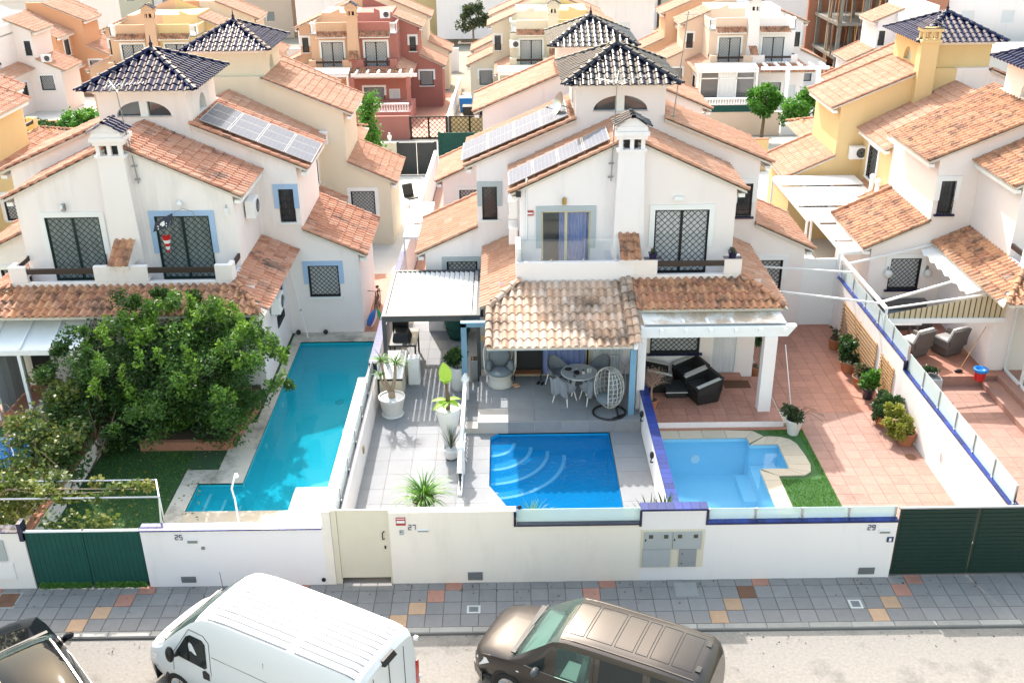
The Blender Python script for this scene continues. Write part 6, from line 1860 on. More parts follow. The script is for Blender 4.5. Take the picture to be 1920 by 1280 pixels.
t = thing('parasol_pole', 'thin white pole with red foot leaning by the pergola pillar', 'pole', (8.85, 27.4, .3))
mb = MB(); mb.bar((8.72, 27.35, .32), (8.35, 27.6, 2.6), .014, n=6); put('pole', mb, 'metal_white', t); mb = MB(); mb.lathe((8.72, 27.35, .27), [(.07, 0), (.05, .08), (.02, .14)], 10); put('foot', mb, 'red_plastic', t)
def potted(label, x, y, r, h, mat, R, lm, per=70, k=8, size=.13, dz=.0, stem=True):
    t = thing('potted_plant', label, 'potted plant', (x, y, .15))
    pot(t, (x, y, .15), r, h, mat); bush(t, (x, y, .15+h+R[2]*.75+dz), R, per, size, lm, k)
    if stem:
        mb = MB(); mb.tube([(x, y, .15+h*.8), (x+.02, y, .15+h+R[2]*.9+dz)], .02, 5); put('stem', mb, 'bark', t)
potted('leafless plant in a clay pot, farthest along the right wall', 11.5, 32.3, .22, .38, 'pot_clay', (.22, .2, .45), 'leaf_olive', 14, 4)
potted('leafy shrub in a dark glazed pot along the right wall', 11.62, 31.35, .2, .35, 'pot_dark', (.3, .3, .45), 'leaf_mid', 50)
potted('bushy rose like shrub in a round clay pot along the right wall', 11.45, 30.55, .28, .36, 'pot_clay', (.45, .42, .5), 'leaf_mid', 90, 10)
potted('sparse twiggy plant in a clay tub before the lower trellis', 11.55, 29.5, .3, .34, 'pot_clay', (.35, .3, .3), 'leaf_olive', 30, 6)
potted('light green leafy plant in a small black pot by the trellis', 11.5, 28.65, .2, .34, 'pot_dark', (.36, .32, .5), 'leaf_bright', 50, 7, .17)
t = thing('round_bush', 'clipped round dark green bush in the right terrace corner row', 'bush', (11.45, 27.0, .15))
pot(t, (11.45, 27.0, .15), .3, .35, 'pot_clay'); bush(t, (11.42, 26.95, .75), (.55, .52, .50), 330, .09, 'leaf_mid', 16)
t = thing('golden_shrub', 'yellow green drooping shrub in a tilted clay pot by the white wall', 'bush', (11.55, 25.8, .15))
pot(t, (11.72, 25.85, .15), .28, .42, 'pot_clay'); bush(t, (11.45, 25.9, .72), (.45, .42, .42), 260, .10, 'leaf_gold', 13); bush(t, (11.5, 26.35, 1.0), (.3, .3, .28), 160, .10, 'leaf_gold', 7)
mb = MB(); mb.lathe((11.62, 25.1, .152), [(.16, 0), (.16, .006), (.13, .01)], 16); tag(put('drain_cover', mb, 'paver_rust', None), 'round rusty drain cover in the terracotta terrace', 'drain cover')
for i, (y0, y1, z0, z1, lb) in enumerate(((29.6, 33.2, .25, 1.55, 'long tan slatted trellis on the right wall behind the pots'), (28.0, 29.2, .35, 1.45, 'short tan slatted trellis on the right wall nearest the bush'))):
    t = thing('trellis', lb, 'trellis', (11.95, (y0+y1)/2, .15))
    k = 11
    for q in range(k):
        z = z0+(z1-z0)*q/(k-1); mb = MB(); mb.box(11.93, y0, z-.025, 11.95, y1, z+.025); put('slat', mb, 'wood_slat', t)
    for y in (y0+.1, (y0+y1)/2, y1-.1):
        mb = MB(); mb.box(11.95, y-.03, z0-.05, 11.972, y+.03, z1+.05); put('upright', mb, 'wood_slat', t)
t = thing('wall_gate', 'tall plain white side gate between house and right wall', 'gate', (10.9, 34.5, .15))
mb = MB(); mb.box(9.95, 34.35, .15, 11.98, 34.42, 2.75); put('panel', mb, 'trim_white', t); mb = MB(); mb.box(11.9, 34.28, .15, 12.0, 34.36, 3.0); put('post', mb, 'metal_white', t)
t = thing('awning_frame', 'white metal awning frame spanning above the right dividing wall', 'awning frame', (12.1, 32, 2.1))
mb = MB(); mb.bar((12.1, 29.6, .2), (12.1, 29.7, 2.85), .045, n=8); put('post', mb, 'metal_white', t)
mb = MB(); mb.bar((12.1, 34.3, .2), (12.1, 34.4, 2.75), .045, n=8); put('post', mb, 'metal_white', t)
for p, q, r_ in (((12.1, 29.7, 2.8), (12.1, 34.5, 2.75), .06), ((12.1, 33.0, 2.75), (8.0, 34.15, 2.65), .035), ((12.1, 30.2, 2.78), (8.9, 32.1, 2.5), .035), ((12.1, 33.8, 2.75), (15.2, 34.1, 3.35), .04), ((12.1, 30.3, 2.78), (15.9, 31.5, 3.3), .04), ((12.1, 29.75, 2.8), (15.95, 29.95, 3.25), .03)):
    mb = MB(); mb.beam(p, q, r_*1.6, r_*1.6); put('rail', mb, 'metal_white', t)
t = thing('striped_awning', 'tan and dark striped awning side valance at the right neighbour porch', 'awning', (14, 29.8, 2.6))
for i in range(22):
    x0, x1 = 12.2+3.75*i/22, 12.2+3.75*(i+1)/22
    zt = lambda x: 2.62+.72*(x-12.2)/3.75
    mb = MB(); mb.grid(lambda a, b, x0=x0, x1=x1: (x0+(x1-x0)*a, 29.72+.02*math.sin(a*math.pi), 2.45+(zt(x0+(x1-x0)*a)-2.45)*b), 4, 2); put('panel', mb, 'canvas_tan', t, True)
    mb = MB(); mb.box(x0-.012, 29.70, 2.45, x0+.012, 29.715, zt(x0)); put('stripe', mb, 'canvas_stripe', t)
mb = MB(); mb.box(12.15, 29.66, 2.30, 15.95, 29.78, 2.46); put('front_rail', mb, 'metal_white', t)
mb = MB(); mb.hexa([(15.2, 29.9, 3.3), (15.5, 29.9, 3.3), (15.5, 34.1, 3.3), (15.2, 34.1, 3.3)], [(15.2, 29.9, 3.42), (15.5, 29.9, 3.42), (15.5, 34.1, 3.42), (15.2, 34.1, 3.42)]); put('cassette', mb, 'metal_white', t)
mb = MB(); mb.grid(lambda a, b: (15.2-.5*a, 30+4.0*b, 3.3-.15*a+.05*math.sin(b*40)*a), 4, 40); put('gathered_canvas', mb, 'canvas_white_clean', t, True)
def recliner(label, c, ang):
    t = thing('recliner', label, 'armchair', c)
    Rm = Matrix.Translation(c) @ Matrix.Rotation(ang, 4, 'Z')
    mb = MB(); mb.hexa([(-.36, -.4, .05), (.36, -.4, .05), (.36, .36, .05), (-.36, .36, .05)], [(-.4, -.42, .42), (.4, -.42, .42), (.4, .42, .42), (-.4, .42, .42)]); mb.xf(Rm); put('base', mb, 'rattan_grey', t, bevel=.03)
    mb = MB(); mb.hexa([(-.36, .30, .35), (.36, .30, .35), (.36, .44, .35), (-.36, .44, .35)], [(-.36, .52, 1.08), (.36, .52, 1.08), (.36, .62, 1.05), (-.36, .62, 1.05)]); mb.xf(Rm); put('back', mb, 'rattan_grey', t, bevel=.03)
    for sd in (-1, 1):
        mb = MB(); mb.box(sd*.36, -.42, .35, sd*.48, .44, .66); mb.xf(Rm); put('arm', mb, 'rattan_grey', t, bevel=.04)
    mb = MB(); mb.box(-.33, -.38, .42, .33, .30, .54); mb.xf(Rm); put('seat_cushion', mb, 'cushion_white', t, bevel=.04)
    mb = MB(); mb.hexa([(-.33, .2, .5), (.33, .2, .5), (.33, .32, .5), (-.33, .32, .5)], [(-.33, .42, 1.12), (.33, .42, 1.12), (.33, .53, 1.12), (-.33, .53, 1.12)]); mb.xf(Rm); put('back_cushion', mb, 'cushion_white', t, bevel=.04)
recliner('grey rattan recliner with white cushions nearest the dividing wall', (13.75, 31.1, .5), rad(-155))
recliner('grey rattan recliner with white cushions nearest the glass door', (14.95, 31.2, .5), rad(-155))
t = thing('outdoor_sofa', 'grey outdoor sofa with a red patterned cushion under the awning frame', 'sofa', (13.9, 33.4, .5))
mb = MB(); mb.box(12.7, 33.0, .5, 15.2, 33.9, .85); put('base', mb, 'rattan_grey', t, bevel=.03); mb = MB(); mb.box(12.7, 33.75, .85, 15.2, 34.05, 1.3); put('back', mb, 'rattan_grey', t, bevel=.03); mb = MB(); mb.box(12.8, 33.0, .85, 15.1, 33.7, 1.0); put('cushion', mb, 'cushion_grey', t, bevel=.04); mb = MB(); mb.box(12.85, 33.5, 1.0, 13.25, 33.62, 1.35); put('patterned_cushion', mb, 'sign_red', t, bevel=.04)
t = thing('terrace_table', 'white topped table in the shade beyond the recliners', 'table', (13.4, 32.3, .5))
mb = MB(); mb.box(12.6, 31.9, 1.2, 14.3, 32.7, 1.26); put('top', mb, 'metal_white', t); mb = MB()
for x in (12.7, 14.2):
    for y in (32.0, 32.6): mb.box(x-.03, y-.03, .5, x+.03, y+.03, 1.2)
put('frame', mb, 'metal_grey', t)
t = thing('mop_bucket', 'red bucket with blue rim on the step of the right terrace', 'bucket', (15.25, 29.1, .5))
mb = MB(); mb.lathe((15.25, 29.15, .5), [(.15, 0), (.2, .32), (.18, .32), (.17, .2)], 16); put('body', mb, 'red_plastic', t, True, 45); mb = MB(); mb.lathe((15.25, 29.15, .8), [(.21, 0), (.235, .1), (.19, .12), (.16, .04)], 16); put('wringer', mb, 'blue_plastic', t, True)
t = thing('broom', 'broom with dark head leaning on the right terrace wall', 'broom', (14.85, 29.7, .5))
mb = MB(); mb.bar((14.85, 29.75, .56), (15.75, 30.3, 1.95), .012, n=6); put('handle', mb, 'wood_slat', t); mb = MB(); mb.blob((14.8, 29.7, .55), .15, .07, .06, 10, 6); put('head', mb, 'plastic_black', t, True)
t = thing('storage_box', 'dark planter box with a small plant by the raised terrace edge', 'planter', (13.4, 29.1, .15))
mb = MB(); mb.box(13.0, 28.75, .15, 13.9, 29.3, .72); put('box', mb, 'pot_grey', t, bevel=.02); mb = MB(); mb.box(13.05, 28.8, .72, 13.85, 29.25, .74); put('lid', mb, 'metal_grey', t); bush(t, (13.6, 29.1, .9), (.3, .2, .15), 60, .1, 'leaf_mid', 5)
t = thing('entrance_steps', 'two terracotta steps leading along the right edge glass door', 'steps', (15.9, 28.3, .15))
mb = MB(); mb.box(15.45, 25.9, .13, 15.95, 29.38, .34); put('step', mb, 'terracotta_pale', t); mb = MB(); mb.box(15.95, 25.9, .13, 17.2, 29.38, .52); put('step', mb, 'terracotta_pale', t)
t = thing('glass_veranda', 'white framed glass veranda at the right edge', 'veranda', (16.4, 28, .5))
mb = MB()
for y in (26.2, 27.4, 28.6, 29.75): mb.box(16.3, y-.04, .52, 16.38, y+.04, 2.9)
mb.box(16.3, 26.2, 2.86, 16.38, 29.8, 3.0); mb.box(16.3, 26.2, .52, 16.38, 29.8, .6); put('frame', mb, 'frame_white', t)
for y in (26.24, 27.44, 28.64):
    mb = MB(); mb.box(16.335, y, .6, 16.345, y+1.1, 2.86); put('pane', mb, 'glass_clear', t)
mb = MB(); mb.box(16.4, 26.1, 3.0, 20, 29.8, 3.1); put('roof', mb, 'metal_white', t)
for xx, lb in ((13.72, 'round white pot on the wall left of the lattice window under the awning'), (15.15, 'round white pot on the wall right of the lattice window under the awning')):
    t = thing('wall_planter', lb, 'wall planter', (xx, 34.1, 2.2))
    mb = MB(); mb.blob((xx, 34.05, 2.25), .16, .12, .16, 12, 8); put('bowl', mb, 'pot_white', t, True); mb = MB(); mb.box(xx-.03, 34.13, 2.2, xx+.03, 34.2, 2.5); put('hook', mb, 'metal_grey', t)
# neighbour covers behind right wall
def cover(label, pts, z, mat='metal_white', n=4):
    t = thing('patio_cover', label, 'patio cover', pts[0]+(0,))
    P_ = [Vector((*p, z)) for p in pts]
    for i in range(n):
        a, b = P_[0].lerp(P_[3], i/n), P_[1].lerp(P_[2], i/n); c_, d_ = P_[0].lerp(P_[3], (i+.92)/n), P_[1].lerp(P_[2], (i+.92)/n)
        o_ = Vector((0, 0, .09*(i % 2)))
        mb = MB(); mb.hexa([v+o_ for v in (a, b, d_, c_)], [v+o_+Vector((0, 0, .05)) for v in (a, b, d_, c_)]); put('panel', mb, mat, t)
    mb = MB()
    for i in range(4):
        mb.beam(P_[i]+Vector((0, 0, -.02)), P_[(i+1) % 4]+Vector((0, 0, -.02)), .08, .12)
    put('frame', mb, 'metal_white', t)
    for p in P_:
        mb = MB(); mb.box(p.x-.04, p.y-.04, zg(p.y)-.1, p.x+.04, p.y+.04, z-.08); put('post', mb, 'metal_white', t)
cover('white panelled roof cover in the passage beside the yellow house, front section', [(12.15, 34.6), (13.9, 34.6), (13.9, 38.6), (12.15, 38.6)], 2.9, 'metal_white', 4)
cover('large white patio cover beside the yellow house, rear section', [(12.15, 39.2), (15.8, 39.2), (15.8, 45.0), (12.15, 45.0)], 2.6, 'metal_white', 4)
cover('white passage cover beside the middle house side roof', [(-4.1, 38.2), (-3.2, 38.2), (-3.2, 42.6), (-4.1, 42.6)], 2.4, 'metal_white', 3)
for yy, lb in ((41.2, 'white vent pipe on the yellow house cover, nearer one'), (41.9, 'white vent pipe on the yellow house cover, farther one')):
    t = thing('vent_pipe', lb, 'vent pipe', (15.55, yy, 2.6))
    mb = MB(); mb.bar((15.55, yy, 2.6), (15.55, yy, 3.5), .09, n=10); put('pipe', mb, 'metal_white', t, True); mb = MB(); mb.lathe((15.55, yy, 3.5), [(.12, 0), (.12, .1), (.03, .18)], 10); put('cowl', mb, 'metal_white', t)

# ---------------------------------------------------------------- left plot
t = thing('citrus_tree', 'large dense citrus tree with bright green shoots beside the turquoise pool', 'tree', (-10.3, 27.8, .15))
mb = MB(); mb.tube([(-10.3, 27.9, .1), (-10.25, 27.85, .7), (-10.3, 27.8, 1.3)], [.17, .14, .12], 9)
tips = []
for k in range(16):
    a = 2*math.pi*k/16+random.uniform(-.2, .2); e = random.uniform(.15, 1.2); L = random.uniform(1.2, 2.2)
    p0 = Vector((-10.3, 27.8, random.uniform(.9, 1.5))); p1 = p0+Vector((math.cos(a)*math.cos(e)*1.25, math.sin(a)*math.cos(e)*.75, math.sin(e)))*L
    mb.tube([p0, p0.lerp(p1, .5)+Vector((0, 0, .15)), p1], [.07, .045, .02], 6)
put('trunk', mb, 'bark', t, True)
cs, rs = [], []
C1 = np.array((-10.2, 27.1, 2.05)); R1 = np.array((3.2, 2.35, 2.2))
for k in range(200):
    d = RNG.normal(size=3); d /= np.linalg.norm(d)
    rr = RNG.uniform(.45, 1.0)
    c = C1+d*rr*R1
    c[2] = max(c[2], .55)
    if c[0] < -11.4: c[2] -= .12*(-11.4-c[0])
    cs.append(c); rs.append(np.array((.55, .5, .42))*RNG.uniform(.6, 1.15))
for k in range(46):
    a = RNG.uniform(0, 6.28); e = RNG.uniform(-.2, 1.45)
    cs.append(C1+R1*1.13*np.array((math.cos(a)*math.cos(e), math.sin(a)*math.cos(e), math.sin(e)))); rs.append(np.array((.26, .26, .24))*RNG.uniform(.6, 1.3))
P_, tn = clump_points(cs, rs, 170, .35)
P_[:, 2] = np.maximum(P_[:, 2], .3)
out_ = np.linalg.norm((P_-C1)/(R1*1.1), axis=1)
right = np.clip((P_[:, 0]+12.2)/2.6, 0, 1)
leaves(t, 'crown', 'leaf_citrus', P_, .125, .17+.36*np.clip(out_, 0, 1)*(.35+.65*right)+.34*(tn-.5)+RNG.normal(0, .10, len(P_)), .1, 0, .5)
sh_c, sh_r = [], []
for k in range(80):
    a = RNG.uniform(0, 6.28); e = RNG.uniform(-.1, 1.4)
    c = C1+np.array((.5, 0, .05))+np.array((2.95*math.cos(a)*math.cos(e), 2.1*math.sin(a)*math.cos(e), 2.05*math.sin(e)))
    for q in range(3):
        sh_c.append(c+np.array((RNG.normal(0, .07), RNG.normal(0, .07), q*.15))); sh_r.append((.13, .13, .15))
P_, tn = clump_points(sh_c, sh_r, 28, .2)
leaves(t, 'young_shoots', 'leaf_citrus', P_, .12, .66+.3*RNG.random(len(P_)), 0, -.4, .5)
t = thing('vine_shrub', 'yellowing vine covered shrub over the low wall at lower left', 'shrub', (-13.2, 24.5, .15))
mb = MB()
for k in range(14):
    p = [(-12.9+random.uniform(-1, 1), 22.5+random.uniform(0, 4), .1)]
    for q in range(3): p.append((p[-1][0]+random.uniform(-.4, .4), p[-1][1]+random.uniform(-.4, .4), p[-1][2]+random.uniform(.4, .8)))
    mb.tube(p, [.035, .03, .02, .01], 5)
put('stems', mb, 'bark', t, True)
cs, rs = [], []
for k in range(85):
    y = RNG.uniform(21.2, 28.0); c = np.array((-13.0+RNG.normal(0, .65), y, RNG.uniform(.5, 2.0 if y > 24 else 1.7)))
    cs.append(c); rs.append(np.array((.5, .55, .4))*RNG.uniform(.6, 1.2))
P_, tn = clump_points(cs, rs, 125, .3)
leaves(t, 'foliage', 'leaf_vine', P_, .14, .50+.6*(tn-.5)+RNG.normal(0, .14, len(P_)), .25, 0, .75)
P2, tn2 = clump_points([(-12.4, 25.0, 1.2), (-12.3, 26.0, 1.5), (-12.6, 27.2, 1.9), (-12.2, 24.0, .9)], [(.6, .7, .6)]*4, 380, .3)
leaves(t, 'dark_foliage', 'leaf_mid', P2, .15, .3+.5*RNG.random(len(P2)), .2, 0, .6)
t = thing('pipe_pergola', 'grey pipe frame carrying a straggling grape vine behind the green gate', 'pergola', (-10, 20.9, .15))
for p, q in (((-16, 21.25, 2.2), (-8.75, 21.25, 2.2)), ((-16, 20.5, 2.2), (-8.45, 20.5, 2.2)), ((-8.75, 21.25, 2.2), (-8.45, 20.5, 2.2)), ((-11.3, 21.25, 2.2), (-11.15, 20.5, 2.2))):
    mb = MB(); mb.bar(p, q, .025, n=7); put('rail', mb, 'metal_steel', t)
for p, q in (((-8.45, 20.5, 2.2), (-8.4, 20.2, 1.6)), ((-8.75, 21.25, 2.2), (-8.75, 21.25, .15)), ((-14, 21.25, 2.2), (-14, 21.25, .15))):
    mb = MB(); mb.bar(p, q, .025, n=7); put('post', mb, 'metal_steel', t)
t = thing('grape_vine', 'straggling yellow green grape vine on the pipe frame', 'vine', (-11, 20.9, .15))
mb = MB(); mb.tube([(-13.5, 21, .15), (-13.2, 21.0, 1.5), (-12.3, 21.0, 2.15), (-11.0, 20.9, 2.2), (-9.2, 20.9, 2.18)], [.05, .04, .03, .02, .01], 6); mb.tube([(-12.3, 21.0, 2.15), (-11.2, 20.6, 2.25), (-9.8, 20.75, 2.2)], .012, 5); put('stem', mb, 'bark_pale', t, True)
cs = [(-13.8+.22*k+random.uniform(-.2, .2), random.uniform(20.5, 21.3), 2.2+random.uniform(-.2, .2)) for k in range(13)]+[(-13.3+random.uniform(-1.2, 1.2), random.uniform(20.5, 21.5), random.uniform(1.2, 2.2)) for k in range(22)]+[(-11.6+.27*k, random.uniform(20.5, 21.3), 2.15) for k in range(11)]+[(-11.6+.5*k, 21.2, 1.0) for k in range(4)]
rs = [(.34, .3, .22)]*13+[(.45, .35, .35)]*22+[(.2, .2, .12)]*11+[(.35, .3, .35)]*4
P_, tn = clump_points(cs, rs, 60, .3)
leaves(t, 'foliage', 'leaf_vine', P_, .13, .55+.6*(tn-.5)+RNG.normal(0, .15, len(P_)), .3, .1, .85)
# planting bed edges
t = thing('bed_edging', 'terracotta edging around the citrus tree bed', 'edging', (-9.4, 26.3, .15))
mb = MB(); mb.box(-11.0, 26.0, .1, -8.45, 26.16, .42); put('front', mb, 'brick_edge', t); mb = MB(); mb.hexa([(-8.45, 26.0, .1), (-8.28, 26.05, .1), (-7.95, 28.6, .1), (-8.12, 28.6, .1)], [(-8.45, 26.0, .42), (-8.28, 26.05, .42), (-7.95, 28.6, .42), (-8.12, 28.6, .42)]); put('side', mb, 'brick_edge', t)
mb = MB(); mb.box(-11.0, 26.16, .12, -8.2, 29.7, .36); struct('planting_bed', mb, 'soil')
P_ = np.stack([RNG.uniform(-11.9, -8.3, 260), RNG.uniform(20.5, 26, 260), np.full(260, .15)], 1)
o = leaves(None, 'fallen_leaves', 'leaf_vine', P_, .09, .5+.5*RNG.random(260), .95, 0, .7); o['kind'] = 'stuff'; o['label'] = 'scattered fallen leaves on the shaded green turf'; o['category'] = 'leaves'
fuzz('grass_blades', 'short artificial grass of the left garden behind green gate', -12.0, -8.9, 20.2, 26.0, .13, 26000, 'leaf_bright', keep=lambda x, y: not (x > -9.35 and y > 21.1), h=.04)
t = thing('pool_shower', 'bent white shower pole at the near end of the turquoise pool', 'shower', (-6.8, 20.8, .15))
mb = MB(); mb.tube([(-6.8, 21.0, .15), (-6.8, 21.0, 1.75), (-6.86, 21.05, 2.05), (-6.74, 21.1, 2.4)], .025, 8); put('pole', mb, 'metal_white', t, True); mb = MB(); mb.lathe((-6.72, 21.12, 2.34), [(.05, 0), (.06, .05), (.03, .1)], 10); put('head', mb, 'metal_white', t)
t = thing('bicycle', 'dark bicycle leaning against the side wall of the blue trimmed house', 'bicycle', (-5.05, 36.2, .15))
def wheel_(y, t):
    mb = MB(); mb.tube([(-5.05, y+.34*math.cos(k*math.pi/14), .5+.34*math.sin(k*math.pi/14)) for k in range(28)], .02, 5, True); w_ = put('wheel', mb, 'rubber', t)
    mb = MB()
    for k in range(9): mb.bar((-5.05, y, .5), (-5.05, y+.33*math.cos(k*.7), .5+.33*math.sin(k*.7)), .004, n=3)
    put('spokes', mb, 'metal_steel', w_)
wheel_(35.6, t); wheel_(36.65, t)
mb = MB()
for p, q in (((36.65, .5), (36.2, .55)), ((36.2, .55), (36.3, 1.05)), ((36.25, .95), (35.75, 1.0)), ((36.2, .55), (35.78, .95)), ((35.6, .5), (35.75, 1.1)), ((36.65, .5), (36.27, .95))):
    mb.bar((-5.05, *p), (-5.05, *q), .018, n=6)
put('frame', mb, 'plastic_black', t); mb = MB(); mb.tube([(-5.35, 35.75, 1.15), (-5.1, 35.75, 1.12), (-4.8, 35.75, 1.15)], .014, 6); put('handlebar', mb, 'plastic_black', t); mb = MB(); mb.blob((-5.05, 36.32, 1.08), .07, .14, .04, 10, 6); put('saddle', mb, 'interior_dark', t, True)
def board(label, mats, p, q):
    t = thing('surf_board', label, 'board', (*p[:2], .15))
    p, q = Vector(p), Vector(q); d = q-p; s_ = Vector((0, 1, 0)).cross(d).normalized()
    for i, mt in enumerate(mats):
        mb = MB(); o = s_*(.05*(i-(len(mats)-1)/2))
        mb.tube([p+o, p.lerp(q, .25)+o*1.6, p.lerp(q, .6)+o*1.6, q+o*.6], [.02, .04, .04, .015], 8); put('stripe', mb, mt, t, True)
board('blue purple and white bodyboards stacked against the side wall', ('blue_plastic', 'blue_plastic', 'purple_plastic', 'white_plastic'), (-5.22, 34.62, .18), (-4.98, 34.9, .72))
board('green board leaning in the side passage', ('green_plastic', 'green_plastic'), (-4.68, 34.65, .18), (-4.9, 34.95, .75))
for x, lb in ((-7.75, 'black ball near the pool end corner of the blue trimmed house'), (-6.75, 'black float lying at the foot of the house wall by pool')):
    mb = MB(); mb.blob((x, 34.05, .24), .09, .09, .09, 12, 8); tag(put('pool_float', mb, 'plastic_black', None, True), lb, 'float')
t = thing('downpipe', 'thin white pole leaning on the wall of the blue trimmed house', 'pipe', (-7.6, 34.1, .15))
mb = MB(); mb.tube([(-7.35, 33.75, .15), (-7.9, 34.15, 3.1)], .02, 6); put('pipe', mb, 'metal_white', t); mb = MB(); mb.blob((-7.55, 33.9, 1.2), .035, .035, .05, 8, 5); put('joint', mb, 'metal_grey', t)
# glazed lean-to of the left edge house
t = thing('porch_cover', 'white glazed lean-to roof at the left edge under the terracotta eaves', 'porch cover', (-15.4, 29, .15))
for i in range(9):
    x = -13.0-i*.9
    mb = MB(); mb.hexa([(x, 27.75, 2.66), (x-.86, 27.75, 2.66), (x-.86, 29.78, 3.35), (x, 29.78, 3.35)], [(x, 27.75, 2.69), (x-.86, 27.75, 2.69), (x-.86, 29.78, 3.38), (x, 29.78, 3.38)]); put('panel', mb, 'aluminium_white', t)
    mb = MB(); mb.beam((x+.02, 27.72, 2.72), (x+.02, 29.78, 3.42), .06, .07); put('rafter', mb, 'metal_white', t)
mb = MB(); mb.beam((-12.9, 27.74, 2.6), (-21, 27.74, 2.6), .1, .16); put('beam', mb, 'metal_white', t)
for x in (-13.0, -14.85, -15.9, -17.6):
    mb = MB(); mb.box(x-.05, 27.7, .15, x+.05, 27.8, 2.55); put('post', mb, 'metal_white', t)
mb = MB(); mb.box(-17.55, 27.73, .2, -15.95, 27.75, 2.5); put('screen', mb, 'glass_frosted', t)
t = thing('folding_door', 'open white louvred folding door under the left lean-to', 'door', (-15.4, 28.6, .4))
for i in range(5):
    y0, y1 = 27.85+i*.36, 27.85+(i+1)*.36
    mb = MB(); mb.hexa([(-15.82, y0, .45), (-15.76+.03*(i % 2), y1, .45), (-15.73+.03*(i % 2), y1, .45), (-15.79, y0, .45)], [(-15.82, y0, 2.5), (-15.76+.03*(i % 2), y1, 2.5), (-15.73+.03*(i % 2), y1, 2.5), (-15.79, y0, 2.5)]); put('leaf', mb, 'meter_door', t)
mb = MB(); mb.box(-16.2, 28.0, .13, -14.7, 29.8, .42); struct('porch_floor', mb, 'terracotta'); mb = MB(); mb.box(-16.0, 27.5, .13, -14.85, 28.0, .29); struct('porch_step', mb, 'terracotta')
mb = MB(); mb.box(-15.55, 29.74, .42, -14.95, 29.79, 2.4); tag(put('doorway', mb, 'interior_dark', None), 'doorway inside the left lean-to porch, painted dark for the unlit room', 'doorway')  # dark slab against the solid wall stands in for the unlit interior
t = thing('garden_sofa', 'pale garden sofa with a blue towel beside the left lean-to', 'sofa', (-13.9, 28.3, .15))
mb = MB(); mb.box(-14.6, 27.7, .15, -13.0, 28.5, .5); put('base', mb, 'pot_grey', t, bevel=.03); mb = MB(); mb.box(-14.6, 28.35, .5, -13.0, 28.6, 1.0); put('back', mb, 'cushion_white', t, bevel=.05); mb = MB(); mb.box(-14.7, 27.65, .3, -14.5, 28.6, .75); put('arm', mb, 'pot_grey', t, bevel=.04); mb = MB(); mb.grid(lambda a, b: (-14.05+.55*a, 28.33-.4*b, .98-.45*b+.02*math.sin(a*9)), 8, 6); put('towel', mb, 'towel_blue', t, True)
# navy flower pots on the warm white balcony
for x, lb in ((4.55, 'navy flower pot on the balcony wall beside the tiled divider'), (7.05, 'navy flower pot at the right end of the balcony wall')):
    t = thing('flower_pot', lb, 'flower pot', (x, 29.9, 4.55))
    mb = MB(); mb.lathe((x, 29.9, 4.57), [(.1, 0), (.15, .16), (.16, .18), (.13, .18)], 14); put('pot', mb, 'coping_navy', t, True, 45); bush(t, (x, 29.9, 4.78), (.13, .12, .07), 16, .07, 'leaf_olive', 4)
    mb = MB(); mb.box(x-.28, 29.78, 4.55, x+.28, 29.98, 4.575); put('ledge', mb, 'coping_navy', t)

# litter along the street
P_ = np.concatenate([np.stack([RNG.uniform(-12, 12, 150), 19.85-np.abs(RNG.normal(0, .35, 150)), np.full(150, .004)], 1), np.stack([RNG.uniform(-12, 12, 110), 18.08-np.abs(RNG.normal(0, .5, 110)), np.full(110, -.056)], 1)])
o = leaves(None, 'street_litter', 'leaf_dry_dark', P_, .055, RNG.random(260), .95, 0, .6); o['kind'] = 'stuff'; o['label'] = 'dry leaves and bits scattered along pavement and kerb'; o['category'] = 'litter'
